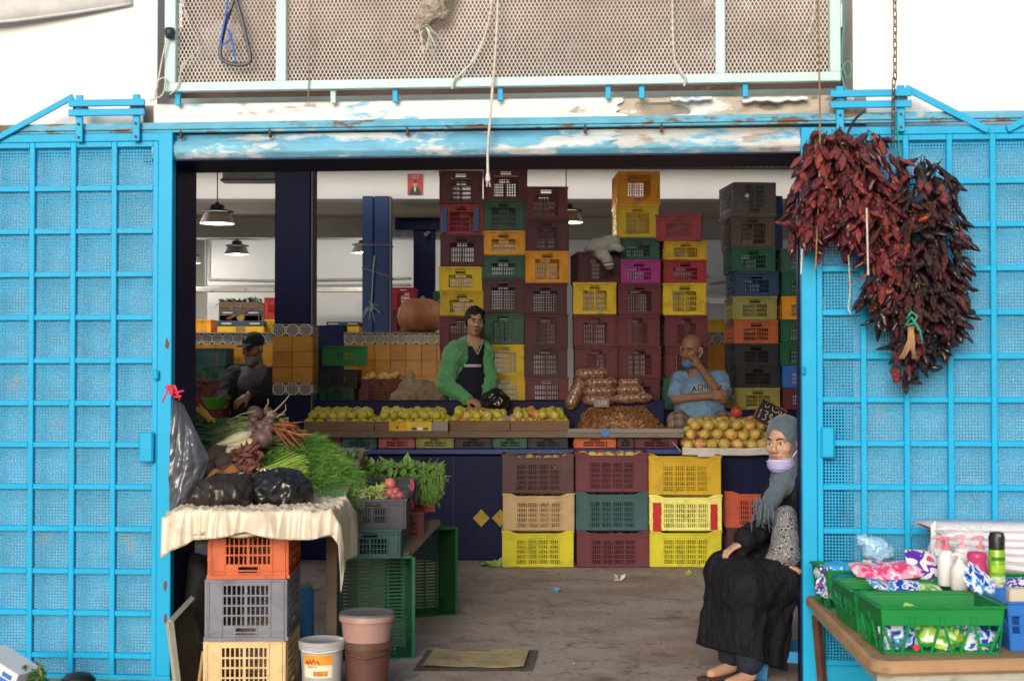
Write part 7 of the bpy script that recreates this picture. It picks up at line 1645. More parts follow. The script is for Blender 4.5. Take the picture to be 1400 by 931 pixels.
def plaid():
    m = bpy.data.materials.new('plaid_cloth'); m.use_nodes = True; nt = m.node_tree; b = nt.nodes['Principled BSDF']; b.inputs['Roughness'].default_value = .95
    tc = _n(nt, 'ShaderNodeTexCoord'); sp = _n(nt, 'ShaderNodeSeparateXYZ'); nt.links.new(tc.outputs['Object'], sp.inputs[0])
    s1 = mathchain(nt, 'SINE', mathchain(nt, 'MULTIPLY', sp.outputs[0], 95)); s2 = mathchain(nt, 'SINE', mathchain(nt, 'MULTIPLY', mathchain(nt, 'ADD', sp.outputs[1], sp.outputs[2]), 95)); s3 = mathchain(nt, 'SINE', mathchain(nt, 'MULTIPLY', sp.outputs[0], 230))
    v = mathchain(nt, 'ADD', mathchain(nt, 'ADD', mathchain(nt, 'GREATER_THAN', s1, .2), mathchain(nt, 'GREATER_THAN', s2, .2)), mathchain(nt, 'MULTIPLY', mathchain(nt, 'GREATER_THAN', s3, .8), 1.))
    rp = _n(nt, 'ShaderNodeValToRGB'); e = rp.color_ramp.elements; e[0].color = (.30, .22, .18, 1); e[1].color = (.035, .02, .025, 1); nt.links.new(mathchain(nt, 'MULTIPLY', v, .34), rp.inputs[0]); nt.links.new(rp.outputs[0], b.inputs['Base Color']); return m
folds(S, .006, 18, 8).build('shorts', plaid(), man)
sx_ = (J['pelvis'].x, J['pelvis'].y + .05); stl = thing('stool', 'tall wooden stool under the seated man in blue', 'stool', (sx_[0], sx_[1], BOYZ)); sh_ = J['pelvis'].z - .12 - BOYZ
mb = MB(); mb.box((0, 0, sh_ - .015), (.32, .3, .03)); mb.build('seat', m_wood, stl, bevel=.004)
for i in (-1, 1):
    for j in (-1, 1): mb = MB(); mb.tube([(i * .15, j * .14, 0), (i * .12, j * .11, sh_ - .03)], .016, 6); mb.build('leg', m_wood, stl)

# ---------------------------------------------------------------- man in the cap
YO = 12.15
Q = lambda x, y, dy=0.: P(x, y, YO + dy)
skC = skin('skin_old', (.27, .15, .10))
fo = Vector((-.30, -.95, 0)).normalized(); lo_ = Vector((0, 0, 1)).cross(fo)
old = thing('person', 'bearded man in a black cap and grey topped hoodie behind the vegetables', 'person', (Q(345, 560).x, YO, 0))
J = dict(neck=Q(350, 507), chest=Q(346, 530), pelvis=Q(348, 598, .03), Rs=Q(322, 515, .05), Ls=Q(376, 515, -.03), Re=Q(307, 545, -.10), Rw=Q(303, 553, -.30), Le=Q(372, 552, -.14), Lw=Q(340, 541, -.36))
for s, sg in (('R', -1), ('L', 1)):
    h = J['pelvis'] + lo_ * .09 * sg; J[s + 'h'] = h; J[s + 'k'] = Vector((h.x, h.y - .02, h.z * .53)); J[s + 'a'] = Vector((h.x, h.y, .08)); J[s + 'f'] = Vector((h.x, h.y, .04)) + fo * .15
HO = Head(Q(346, 476, -.05), (-.42, -.88, -.18), 1.03)
ho = [dict(w_=J['Rw'], d=Vector((.2, -.6, .1)), n=Vector((.5, .3, -.8)), side=-1, curl=.7), dict(w_=J['Lw'], d=Vector((-.75, -.25, -.45)), n=Vector((-.2, .5, -.7)), side=1, curl=.45)]
body(skC, J, HO, True, old, .006, ho); HO.details(old, skinm=skC)
lo, hi = box_of([HO.w(0, 0, -.06)], .17); S = SDF(lo, hi, .005); HO.e(S, (0, .034, -.082), (.058, .058, .045), .01); HO.e(S, (0, .07, -.11), (.032, .026, .03), .02); HO.e(S, (0, .02, -.02), (.09, .12, .034), .01, True); HO.e(S, (0, .105, -.068), (.020, .02, .006), .004, True); HO.e(S, (0, -.06, -.06), (.09, .07, .09), .01, True)
HO.cp(S, (-.026, .085, -.060), (.026, .085, -.060), .007, None, .008); folds(S, .005, 90, 3, (1, 1, 1)); S.build('beard', M('beard_grey', (.20, .18, .16), rough=.95, var=.5, scale=90, bump=.8, bscale=220), old)
lo, hi = box_of([HO.w(0, 0, .05)], .21); S = SDF(lo, hi, .006); HO.e(S, (0, -.012, .052), (.083, .103, .080), .01); HO.e(S, (0, -.01, -.045), (.2, .2, .075), .004, True); HO.e(S, (0, .115, .040), (.068, .075, .010), .012); capo = S.build('cap', M('cap_black', (.010, .010, .012), rough=.85, bump=.3, bscale=140), old)
mb = MB(); mb.tube([Vector(HO.w(-.05, .170, .036)), Vector(HO.w(0, .192, .034)), Vector(HO.w(.05, .170, .036))], .0025, 5); mb.build('cap_trim', M('cap_white', (.6, .6, .6), rough=.8), old, world=True)
mb = MB(); mb.tube([Vector(HO.w(.004, .092, .085)), Vector(HO.w(-.004, .085, .10)), Vector(HO.w(.004, .078, .108))], .004, 5); mb.build('cap_badge', MATS['cap_white'], old, world=True)
A = lambda k: np.array(J[k]); m_blk = M('black_jacket', (.010, .010, .013), rough=.85, var=.2, bump=.8, bscale=22, dist=.025); m_gry = M('charcoal_fleece', (.075, .072, .078), rough=.95, var=.15, bump=.3, bscale=150)
lo, hi = box_of([J[k] for k in ('neck', 'chest', 'pelvis', 'Rs', 'Ls', 'Re', 'Le', 'Rw', 'Lw')], .2); S = SDF(lo, hi, .008)
S.ell((A('chest') + A('pelvis')) / 2, (.205, .15, .33), rot=basis(fo), k=.05); S.cap(A('Rs') + (0, 0, -.03), A('Ls') + (0, 0, -.03), .088, .088, .06)
limb(S, J, 'R', (.095, .08, .052), cut=.9); limb(S, J, 'L', (.095, .08, .055), cut=.85); folds(S, .011, 26, 6, (1, 1, 1)); jo = S.build('jacket', m_blk, old, smooth_iter=1)
S = SDF(lo, hi, .008); S.cap(A('Rs') + (.08, 0, .0), A('Ls') + (-.08, 0, .0), .088, .088, .05); S.ell(A('chest') + np.array(fo) * .045 + (0, 0, .035), (.10, .125, .10), rot=basis(fo), k=.05); nk = np.array(HO.neck[1]); S.ell(nk + (0, 0, .0), (.10, .095, .05), rot=basis(fo), k=.05)
S.cap(np.array(HO.neck[0]), nk + np.array(fo) * .02, .062, .066, .008, True); folds(S, .007, 22, 9); S.build('hood_yoke', m_gry, old, smooth_iter=1)
decal('chest_badge', jo, Vector(A('chest')) + Vector(lo_) * .11 + Vector((0, 0, -.03)), lo_, (0, 0, 1), (.05, .008, 5, 2), -Vector(fo), MATS['cap_white'], old, .004)
lo, hi = box_of([J[k] for k in ('pelvis', 'Rk', 'Lk', 'Ra', 'La')], .13); S = SDF(lo, hi, .012)
for s in 'RL': limb(S, J, s, (.1, .08, .065), ('h', 'k', 'a'))
S.build('trousers', M('dark_trousers', (.02, .02, .025), rough=.9), old)
bw = thing('green_bowl', 'bright green plastic bowl held by the man in the cap', 'bowl', Q(296, 559, -.38)); mb = MB(); mb.lathe([(0, 0), (.07, 0), (.112, .075), (.118, .085), (.122, .085), (.122, .09), (.11, .09), (.066, .008), (0, .008)], 24); mb.build('shell', M('bowl_green', (.07, .34, .02), rough=.35, var=.05), bw, smooth=40)

# ---------------------------------------------------------------- seated woman at the door
YW = 6.8
Q = lambda x, y, dy=0.: P(x, y, YW + dy)
skD = skin('skin_woman', (.45, .26, .175))
fw = Vector((-.84, -.54, 0)).normalized(); lw = Vector((0, 0, 1)).cross(fw)
wom = thing('person', 'woman in black embroidered dress and slate headscarf sitting at the right door', 'person', (Q(1080, 900).x, YW + .05, 0))
J = dict(neck=Q(1083, 650, .04), chest=Q(1090, 688, .05), pelvis=Q(1100, 778, .08), Rs=Q(1068, 664, .14), Ls=Q(1106, 666, -.06), Re=Q(1050, 716, .04), Rw=Q(1019, 739, -.08), Le=Q(1098, 735, -.10), Lw=Q(1060, 768, -.17), Rk=Q(992, 782, -.03), Lk=Q(1022, 800, -.22))
J['Rh'] = J['pelvis'] - lw * .08; J['Lh'] = J['pelvis'] + lw * .08
J['Ra'] = Q(1000, 888, -.02); J['La'] = Q(1025, 905, -.22)
for s in 'RL': J[s + 'a'].z = .085; J[s + 'f'] = J[s + 'a'] + fw * .12 + Vector((0, 0, -.05))
HW = Head(Q(1071, 604, 0), (-.60, -.79, -.05), .96, tilt=.03, nk=.88)
hw = [dict(w_=J['Rw'], d=Vector((-.8, -.15, -.42)), n=Vector((-.45, -.1, -1)), side=-1, k=.92, curl=.32, spread=.10), dict(w_=J['Lw'], d=Vector((.6, -.12, -.12)), n=Vector((.1, .2, -1)), side=1, k=.86, curl=.35)]
body(skD, J, HW, False, wom, .005, hw); HW.details(wom, skinm=skD, brow=(.05, .03, .02))
m_abaya = M('black_abaya', (.007, .007, .010), rough=.8, var=.15, bump=.9, bscale=13, spec=.3, dist=.04, stretch=(1.4, 1.4, .5))
A = lambda k: np.array(J[k]); lo, hi = box_of([J[k] for k in J], .17); lo[2] = -.02; S = SDF(lo, hi, .0075)
S.ell(A('chest') * .6 + A('pelvis') * .4, (.155, .135, .27), rot=basis(fw), k=.06); S.cap(A('Rs') + (0, 0, -.03), A('Ls') + (0, 0, -.03), .07, .07, .06); S.ell(A('pelvis'), (.19, .17, .13), rot=basis(fw), k=.06)
S.cap(A('Rh'), A('Rk'), .12, .085, .06); S.cap(A('Lh'), A('Lk'), .125, .09, .06); S.cap(A('Rk'), A('Lk'), .075, .075, .05)
hemR, hemL = np.array(Q(972, 900, -.05)), np.array(Q(1022, 935, -.20)); hemM = np.array(Q(995, 915, -.14)); hemB = np.array(Q(1045, 930, -.0))
S.cap(A('Rk'), hemR, .078, .075, .06); S.cap(A('Lk'), hemL, .085, .09, .06); S.cap((A('Rk') + A('Lk')) / 2, hemM, .08, .08, .07); S.cap(A('Lk') * .6 + A('Lh') * .4, hemB, .09, .09, .07)
limb(S, J, 'R', (.07, .065, .058), cut=.95); limb(S, J, 'L', (.075, .075, .062), cut=.72)
S.cap(np.array(HW.neck[0]), np.array(HW.neck[1]), .06, .062, .01, True)
S.warp(lambda X, Y, Z: .010 * (np.abs(wig(X + .3 * Z, Y, Z * .6, 13, 4)) - .45) + .005 * wig(X, Y, Z, 44, 3) + np.where(Z < .5, .006 * np.sin(X * 60 + Y * 45 + 3 * np.sin(Z * 9)) * np.clip((.5 - Z) * 3, 0, 1), 0))
S.cut(np.array(Q(1000, 893, -.14)), np.array((0, 0, 1.)) - .35 * np.array(fw))
ab = S.build('dress', m_abaya, wom, smooth_iter=1)
def embroidery():
    m = bpy.data.materials.new('silver_embroidery'); m.use_nodes = True; nt = m.node_tree; b = nt.nodes['Principled BSDF']; b.inputs['Roughness'].default_value = .6
    tc = _n(nt, 'ShaderNodeTexCoord'); v = _n(nt, 'ShaderNodeTexVoronoi'); v.inputs['Scale'].default_value = 42; nt.links.new(tc.outputs['Object'], v.inputs['Vector'])
    s = mathchain(nt, 'SINE', mathchain(nt, 'MULTIPLY', v.outputs['Distance'], 26.))
    rp = _n(nt, 'ShaderNodeValToRGB'); e = rp.color_ramp.elements; e[0].position = .42; e[0].color = (.014, .014, .018, 1); e[1].position = .58; e[1].color = (.30, .29, .30, 1); nt.links.new(mathchain(nt, 'MULTIPLY_ADD', s, .5), rp.inputs[0])
    rp.inputs[0].links[0].from_node.inputs[2].default_value = .5
    v2 = _n(nt, 'ShaderNodeTexVoronoi'); v2.inputs['Scale'].default_value = 42; nt.links.new(tc.outputs['Object'], v2.inputs['Vector'])
    mx = _n(nt, 'ShaderNodeMix', data_type='RGBA'); nt.links.new(mathchain(nt, 'LESS_THAN', v2.outputs['Distance'], .16), mx.inputs[0]); nt.links.new(rp.outputs[0], mx.inputs[6]); mx.inputs[7].default_value = (.05, .20, .22, 1); nt.links.new(mx.outputs[2], b.inputs['Base Color'])
    bp = _n(nt, 'ShaderNodeBump'); bp.inputs['Strength'].default_value = .5; nt.links.new(s, bp.inputs['Height']); nt.links.new(bp.outputs[0], b.inputs['Normal']); return m
m_emb = embroidery()
S = SDF(*box_of([J['Le'], J['Lw'], J['Ls']], .14), .0065); a, c = A('Le'), A('Lw'); top = np.array(Q(1074, 706, -.16)); S.cap(top, a * .35 + c * .65 + (0, -.01, .0), .050, .072, .03); S.cap(a * .35 + c * .65 + (0, -.01, 0), a * .03 + c * .97, .066, .050, .02); folds(S, .005, 30, 4); S.build('embroidered_cuff', m_emb, wom, smooth_iter=1)
# headscarf
m_scarf = M('slate_scarf', (.075, .105, .135), rough=.9, var=.12, scale=9, bump=.8, bscale=24, sheen=.2, dist=.02)
lo, hi = box_of([HW.w(0, 0, 0), J['chest'], J['Ls'], J['Rs'], J['neck'], np.array(Q(1045, 700, -.05))], .17); S = SDF(lo, hi, .006)
HW.e(S, (0, -.020, .038), (.085, .103, .094), .02); HW.e(S, (0, -.035, -.06), (.080, .078, .10), .04)
S.cap(HW.w(0, -.03, -.14), A('neck'), .070, .09, .05); S.cap(A('Rs') + (0, 0, .01), A('Ls') + (0, 0, .01), .062, .065, .06); S.ell(A('chest') + np.array(fw) * .06 + (0, 0, .085), (.085, .07, .06), rot=basis(fw), k=.04)
S.cap(A('neck') + np.array(fw) * .08 + np.array(lw) * .05, np.array(Q(1056, 682, -.10)), .045, .036, .03); S.cap(np.array(Q(1056, 682, -.10)), np.array(Q(1044, 700, -.10)), .036, .024, .02)
HW.e(S, (0, .108, -.030), (.064, .082, .098), .008, True)
S.warp(lambda X, Y, Z: .008 * (np.abs(wig(X + .5 * Z, Y, Z, 30, 7)) - .5) * np.clip((HW.c[2] - .05 - Z) * 12, .1, 1) + .003 * wig(X, Y, Z, 50, 2))
S.build('headscarf', m_scarf, wom, smooth_iter=1)
mb = MB()
for i in range(46):
    c = P(random.uniform(1032, 1058), 692 + random.uniform(-12, 8), 6.62 + random.uniform(-.04, .06)); L = random.uniform(.05, .10); mb.tube([c, c + Vector((random.gauss(0, .008), -.01, -L * .5)), c + Vector((random.gauss(-.006, .012), -.008, -L))], [.005, .004, .002], 5)
o = mb.build('fringe', m_scarf, wom, smooth=True, world=True)
# chin mask
lo, hi = box_of([HW.w(0, .02, -.09)], .15); S = SDF(lo, hi, .0045); HW.e(S, (0, .036, -.102), (.066, .073, .052), .008); HW.e(S, (0, .055, -.050), (.080, .080, .030), .005, True); HW.e(S, (0, -.045, -.09), (.09, .06, .09), .01, True); S.warp(lambda X, Y, Z: .0012 * np.sin(Z * 420)); S.build('face_mask', M('mask_lilac', (.38, .36, .66), rough=.75, bump=.6, bscale=30, var=.06, dist=.01, stretch=(.5, .5, 2.5)), wom)
mb = MB()
for sx in (-1, 1): mb.tube([Vector(HW.w(sx * .060, .03, -.070)), Vector(HW.w(sx * .072, .010, -.045)), Vector(HW.w(sx * .080, -.01, -.03))], .003, 5)
mb.tube([Vector(HW.w(.066 * math.sin(a), .038 + .070 * math.cos(a), -.086 + .004 * math.cos(a * 2))) for a in np.linspace(-1.4, 1.4, 15)], .0026, 5)
mb.build('mask_edging', MATS['mask_white'], wom, smooth=True, world=True)
# trousers cuffs and sandals
lo, hi = box_of([J['Ra'], J['La'], hemL, hemR], .12); S = SDF(lo, hi, .009)
for s in 'RL': S.cap(A(s + 'k') * .3 + A(s + 'a') * .7, A(s + 'a') + (0, 0, .03), .065, .06, .02)
folds(S, .005, 30, 3).build('trousers', M('navy_trousers', (.012, .016, .035), rough=.9), wom)
for s in 'RL': S = SDF(A(s + 'a') - .2, A(s + 'a') + .2, .009); S.box(np.array([(A(s + 'a') + A(s + 'f')) / 2])[0] * (1, 1, 0) + (0, 0, .014), (.045, .12, .012), .01, rot=basis(fw), k=.01); S.build('sandal', M('sandal_brown', (.06, .03, .02), rough=.7), wom)
# blue plastic stool under her
sw = Q(1094, 900, .06); stl = thing('plastic_stool', 'blue plastic stool under the seated woman', 'stool', (sw.x, sw.y, 0), (0, 0, R(-20))); hz = .43
m_stool = M('stool_blue', (.012, .20, .46), rough=.4, var=.08, bump=.05)
mb = MB(); mb.box((0, 0, hz - .015), (.29, .29, .03)); mb.build('seat', m_stool, stl, bevel=.012)
for i in (-1, 1):
    for j in (-1, 1):
        mb = MB(); mb.add([(i * .175, j * .175, 0), (i * .125, j * .175, 0), (i * .125, j * .13, 0), (i * .175, j * .13, 0), (i * .14, j * .14, hz - .03), (i * .09, j * .14, hz - .03), (i * .09, j * .10, hz - .03), (i * .14, j * .10, hz - .03)], [(0, 1, 2, 3), (4, 7, 6, 5), (0, 4, 5, 1), (1, 5, 6, 2), (2, 6, 7, 3), (3, 7, 4, 0)]); mb.build('leg', m_stool, stl)
for s in (-1, 1):
    mb = MB(); mb.box((0, s * .15, .11), (.28, .012, .05)); mb.build('stretcher', m_stool, stl); mb = MB(); mb.box((s * .15, 0, .11), (.012, .28, .05)); mb.build('stretcher', m_stool, stl)
    mb = MB(); mb.box((0, s * .14, hz - .06), (.26, .010, .06)); mb.build('apron', m_stool, stl)

# ---------------------------------------------------------------- jacket lying on a crate stack
jk = thing('hooded_jacket', 'beige hooded jacket thrown over the maroon crate with striped cuff hanging', 'jacket', P(825, 345, 11.95)); S = SDF(np.array(P(795, 382, 12.1)) - (.05, .3, .02), np.array(P(860, 312, 12.1)) + (.05, .3, .05), .008)
A2 = lambda x, y, Y=12.02: np.array(P(x, y, Y))
S.ell(A2(822, 337), (.11, .12, .065), k=.04).ell(A2(836, 331), (.075, .09, .055), k=.04).ell(A2(810, 341), (.06, .09, .035), k=.03).cap(A2(820, 343, 11.98), A2(830, 356, 11.92), .055, .042, .03).cap(A2(838, 336, 11.98), A2(847, 340, 11.93), .05, .035, .03)
folds(S, .012, 26, 4, (1, 1, 1)); S.build('cloth', M('beige_fleece', (.40, .38, .35), rough=.95, var=.12, bump=.35, bscale=120), jk)
S = SDF(np.array(P(815, 375, 11.92)) - .1, np.array(P(850, 345, 11.92)) + .1, .006); S.cap(A2(829, 354, 11.915), A2(833, 363, 11.91), .046, .040, .02); S.build('cuff', MATS['beige_fleece'], jk)
for k_, (x, y, r) in enumerate(((831.5, 359.5, .043), (832.3, 362, .0425), (833, 364.5, .0415))):
    mb = MB(); mb.tube([P(x - .1, y - .6, 11.91), P(x + .1, y + .6, 11.91)], r, 14); mb.build('cuff_stripe', M('stripe_dark', (.03, .03, .035), rough=.9) if k_ != 1 else MATS['stripe_white'], jk, world=True)
# ================================================================== dried chilli bunches on the right door
def chilli_mesh(i):
    mb = MB(); rnd = random.Random(i); L = 1.; n = 7; pts = []; rs = []
    b1, b2 = rnd.uniform(-.25, .25), rnd.uniform(-.25, .25)
    for k in range(n):
        t = k / (n - 1); pts.append((b1 * t * t * .5, b2 * math.sin(t * 3) * .15, -t)); rs.append((.10, .19, .23, .22, .18, .12, .03)[k] * rnd.uniform(.8, 1.2))
    mb.tube(pts, rs, 8, flat=.6)
    mb.v = [(x * (1 + .28 * wig(x * 20, y * 20, z * 12, 1, i)), y * (1 + .45 * wig(x * 15, y * 25, z * 14, 1, i + 3)), z) for x, y, z in mb.v]
    mb.cur = 1; mb.tube([(0, 0, 0), (.01, 0, .12), (.05 * b1, .02, .28)], [.03, .022, .018], 5)
    return mb.mesh('chilli', [None, M('chilli_stalk', (.12, .07, .03), rough=.9)], smooth=True)
cms = [chilli_mesh(i) for i in range(6)]
m_ch = [M(f'chilli_skin{i}', c, rough=.30, var=.45, scale=2.6, bump=.55, bscale=8, rnd=.3, spec=.6, dist=.05) for i, c in enumerate(((.15, .020, .024), (.25, .045, .042), (.075, .013, .016), (.026, .009, .012), (.014, .007, .009), (.040, .011, .012)))]
def lobes_pick(lobes):
    tot = sum(l[2] * l[3] for l in lobes); r = random.uniform(0, tot)
    for l in lobes:
        r -= l[2] * l[3]
        if r <= 0: break
    return l
def bunch(label, lobes, n, mats, size, ncore):
    q = lobes[0]; t = thing('chilli_bunch', label, 'chillies', FM @ Vector((fp(q[0], q[1], -.15)[0], -.15, fp(lobes[-1][0], lobes[-1][1] + lobes[-1][3], -.15)[1]))); core = MB()
    for i in range(n + ncore):
        px, py, rx, ry, dep = lobes_pick(lobes)
        a, rr = random.uniform(0, 6.28), math.sqrt(random.random()); ex, ey = rr * math.cos(a), rr * math.sin(a)
        inner = i >= n; bul = math.sqrt(max(0, 1 - rr * rr)); v = -.075 - dep * bul * (random.uniform(.1, .75) if inner else random.uniform(.75, 1.05))
        u, z = fp(px + ex * rx, py + ey * ry - 6, v); c = FM @ Vector((u, v, z))
        out = Vector((ex * .5, -bul * .45, -.95 - ey * .1)) + rv(.42); rot = (-out).to_track_quat('Z', 'Y').to_euler(); s = size * random.uniform(.75, 1.25)
        if inner:
            src = cms[i % 6]; T = Matrix.Translation(c) @ rot.to_matrix().to_4x4() @ Matrix.Scale(s * 1.15, 4); core.add([v_.co for v_ in src.vertices], [tuple(p.vertices) for p in src.polygons], T)
        else: obj('chilli', cms[i % 6], t, c, rot, (s * random.uniform(.85, 1.2), s * random.uniform(.85, 1.2), s), mat=random.choice(mats), world=True)
    o = core.build('inner_chillies', mats[-1], t, world=True, smooth=True); o['kind'] = 'stuff'; return t
B1_ = bunch('reddish bunch of dried chillies at the door edge', [(1140, 215, 42, 34, .16), (1180, 235, 52, 48, .2), (1118, 270, 34, 52, .16), (1165, 290, 48, 50, .2), (1105, 325, 22, 22, .10), (1200, 300, 36, 60, .2), (1215, 370, 30, 50, .16)], 290, [m_ch[0], m_ch[1], m_ch[0], m_ch[2]], .078, 330)
B2_ = bunch('larger dark purple brown bunch of dried chillies', [(1262, 270, 45, 48, .2), (1265, 340, 56, 60, .24), (1230, 380, 40, 56, .2), (1270, 410, 48, 60, .22), (1205, 415, 26, 34, .12), (1258, 455, 36, 40, .18), (1240, 495, 22, 32, .12), (1298, 430, 22, 40, .12)], 290, [m_ch[3], m_ch[5], m_ch[2], m_ch[5], m_ch[0], m_ch[4]], .08, 420)
def wtube(par, name, pts, r, m):
    mb = MB(); mb.tube([FM @ Vector((fp(x, y, v)[0], v, fp(x, y, v)[1])) for x, y, v in pts], r, 6); mb.build(name, m, par, smooth=True, world=True)
for k in range(10): wtube(B2_, 'stalk_bundle', [(1247 + random.uniform(-5, 5), 445, -.30), (1245 + random.uniform(-6, 6), 468, -.31), (1238 + random.uniform(-12, 16), 490, -.29)], .006, M('raffia', (.33, .20, .09), rough=.9))
wtube(B2_, 'green_tie', [(1240, 436, -.32), (1246, 426, -.33), (1254, 432, -.33), (1250, 442, -.33), (1238, 444, -.33), (1246, 434, -.34), (1258, 452, -.33), (1261, 468, -.32)], .0055, M('green_string', (.02, .30, .22), rough=.6))
wtube(B2_, 'green_tie', [(1224, 160, -.06), (1228, 190, -.09), (1232, 215, -.14)], .004, MATS['green_string'])
for x, y in ((1268, 297),): obj('chilli', cms[1], B2_, FM @ Vector((fp(x, y, -.34)[0], -.34, fp(x, y, -.34)[1])), (1.2, .3, .5), .05, mat=M('orange_chilli', (.5, .08, .02), rough=.4), world=True)

# ================================================================== street table with cleaning goods
TZ = .425
c1, c2 = G(1100, 812, TZ), G(1203, 905, TZ); c3 = G(1600, 895, TZ); c4 = G(1520, 805, TZ)
tb = thing('street_table', 'worn wooden table with thick rounded edge and rusty pipe legs', 'table', ((c1.x + c3.x) / 2, (c1.y + c3.y) / 2, -.15))
m_top = M('worn_table_wood', (.36, .22, .12), rough=.8, var=.25, scale=5, bump=.5, bscale=18, dirt=(.14, .08, .045), dirt_amt=.25, dscale=6)
poly = [(c1.x, c1.y), (c2.x - .02, c2.y + .05), (c2.x + .03, c2.y), (c3.x, c3.y), (c4.x, c4.y)]
mb = MB(); mb.prism(poly, TZ - .05, TZ, axis=2); o = mb.build('table_top', m_top, tb, bevel=.012, world=True, smooth=30)
mb = MB(); mb.prism([(x + (.03 if x < c2.x + .1 else -.02), y + (.03 if y < 5.5 else -.03)) for x, y in poly], TZ - .085, TZ - .051, axis=2); mb.build('apron', M('flaky_white_paint', (.40, .40, .34), rough=.8, var=.3, dirt=(.15, .08, .05), dirt_amt=.4, dscale=6), tb, world=True)
for p, z0 in ((c2 + Vector((.05, .06, 0)), -.15), (c3 + Vector((-.1, .06, 0)), -.15)): mb = MB(); mb.tube([(p.x, p.y, z0), (p.x, p.y, TZ - .085)], .028, 12); mb.build('leg', m_rust, tb, world=True, smooth=40)
mb = MB(); p = c1 + Vector((.05, -.06, 0)); mb.tube([(p.x + .03, p.y, -.15), (p.x - .01, p.y, TZ - .085)], .022, 4); mb.build('leg', m_rust, tb, world=True)
p = c4; mb = MB(); mb.tube([(p.x - .1, p.y - .08, -.15), (p.x - .1, p.y - .08, TZ - .085)], .022, 4); mb.build('leg', m_rust, tb, world=True)
# baskets
def tapered(name, label, x0, x1, ytop, yfront_bot, Yf, D, col, vpat, group='baskets on the street table', H=None):
    a, b = P(x0, yfront_bot, Yf), P(x1, ytop, Yf); h = H or (b.z - TZ); cx_, cy_ = (a.x + b.x) / 2, Yf + D / 2; W_ = b.x - a.x
    t = obj(name, None, None, (cx_, cy_, TZ + .001)); t.empty_display_size = .1; tag(t, label, 'basket', group); m = CMAT[col]; wt, wb = W_ / 2, W_ / 2 * .93; dt, db = D / 2, D / 2 * .92; sp = h * (.38 if vpat else .0)
    def side(u0, u1, w0, nrm, L0, L1, nm):   # one wall: solid collar above, slanted bars or slots below
        mb = MB()
        ux = Vector((1, 0, 0)) if nrm.y else Vector((0, 1, 0)); hl, hb = L1 / 2, L0 / 2; n0, n1 = nrm * w0[0], nrm * w0[1]
        def pt(s, z, off=0.): k = z / h; return ux * (s * (hb + (hl - hb) * k)) + n0 * (1 - k) + n1 * k + nrm * off + Vector((0, 0, z))
        def quad(s0, s1, s2, s3, z0, z1, th=.006):
            v = [pt(s0, z0), pt(s1, z0), pt(s2, z1), pt(s3, z1)]; mb.add([tuple(q) for q in v] + [tuple(q - nrm * th) for q in v], [(0, 1, 2, 3), (7, 6, 5, 4), (0, 4, 5, 1), (1, 5, 6, 2), (2, 6, 7, 3), (3, 7, 4, 0)])
        if vpat:
            quad(-1, 1, 1, -1, h * .60, h * .96); quad(-1, 1, 1, -1, 0, h * .045); n = 4 if L1 > .4 else 2
            for i in range(n):
                c = -1 + 2 * (i + .5) / n; d = 1. / n; k = .022 * (.5 / L1 * 1.)
                for sg in (-1, 1): quad(c + sg * d * .30 - k, c + sg * d * .30 + k, c + sg * d * .86 + k, c + sg * d * .86 - k, h * .045, h * .60, .008)
                quad(c - d * .3, c + d * .3, c + d * .38, c - d * .38, h * .16, h * .22, .006)
            for s in (-.985, .985): quad(s - .015, s + .015, s + .015, s - .015, 0, h * .6)
            for i in range(1, n): c = -1 + 2 * i / n; quad(c - .03, c + .03, c + .05, c - .05, h * .6, h * .78, -.006)
        else:
            n = 8 if L1 > .4 else 4; quad(-1, 1, 1, -1, 0, h * .35); quad(-1, 1, 1, -1, h * .70, h * .97)
            for i in range(n + 1): c = -1 + 2 * i / n; quad(max(-1, c - .07), min(1, c + .07), min(1, c + .07), max(-1, c - .07), h * .35, h * .70)
            quad(-1, 1, 1, -1, h * .5, h * .53, -.004)
        v = [pt(-1.0, h * .96, .012), pt(1.0, h * .96, .012), pt(1.0, h, .012), pt(-1.0, h, .012)]; mb.add([tuple(q) for q in v] + [tuple(q - nrm * .022) for q in v], [(0, 1, 2, 3), (7, 6, 5, 4), (0, 4, 5, 1), (1, 5, 6, 2), (2, 6, 7, 3), (3, 7, 4, 0)])
        mb.build('wall', m, t, bevel=.0015)
    side(0, 0, (db, dt), Vector((0, -1, 0)), wb * 2, wt * 2, 'f'); side(0, 0, (db, dt), Vector((0, 1, 0)), wb * 2, wt * 2, 'b'); side(0, 0, (wb, wt), Vector((-1, 0, 0)), db * 2, dt * 2, 'l'); side(0, 0, (wb, wt), Vector((1, 0, 0)), db * 2, dt * 2, 'r')
    mb = MB()
    for i in range(9): mb.box((-wb + 2 * wb * (i + .5) / 9, 0, .004), (2 * wb / 9 * .6, 2 * db - .01, .006))
    for j in (-.6, 0, .6): mb.box((0, j * db, .003), (2 * wb - .01, .02, .004))
    mb.build('floor', m, t); return cx_, cy_, W_, D, h
K = {}
K['g1'] = tapered('basket', 'bright green basket with V shaped bars full of blue and green sachets', 1203, 1375, 829, 893, 5.13, .33, 'brightgreen', True)
K['g2'] = tapered('basket', 'green slotted basket behind the one with V shaped bars', 1166, 1345, 805, 868, 5.56, .36, 'brightgreen', False, H=.16)
K['b1'] = tapered('basket', 'blue basket between the two green baskets', 1148, 1330, 790, 840, 5.96, .1, 'bluecrate', False, H=.15)
K['g3'] = tapered('basket', 'green basket with clear bags against the blue door', 1130, 1268, 779, 820, 6.08, .3, 'brightgreen', True, H=.165)
K['b2'] = tapered('basket', 'blue basket at the right edge of the street table', 1376, 1560, 817, 890, 5.2, .34, 'bluecrate', False, H=.175)
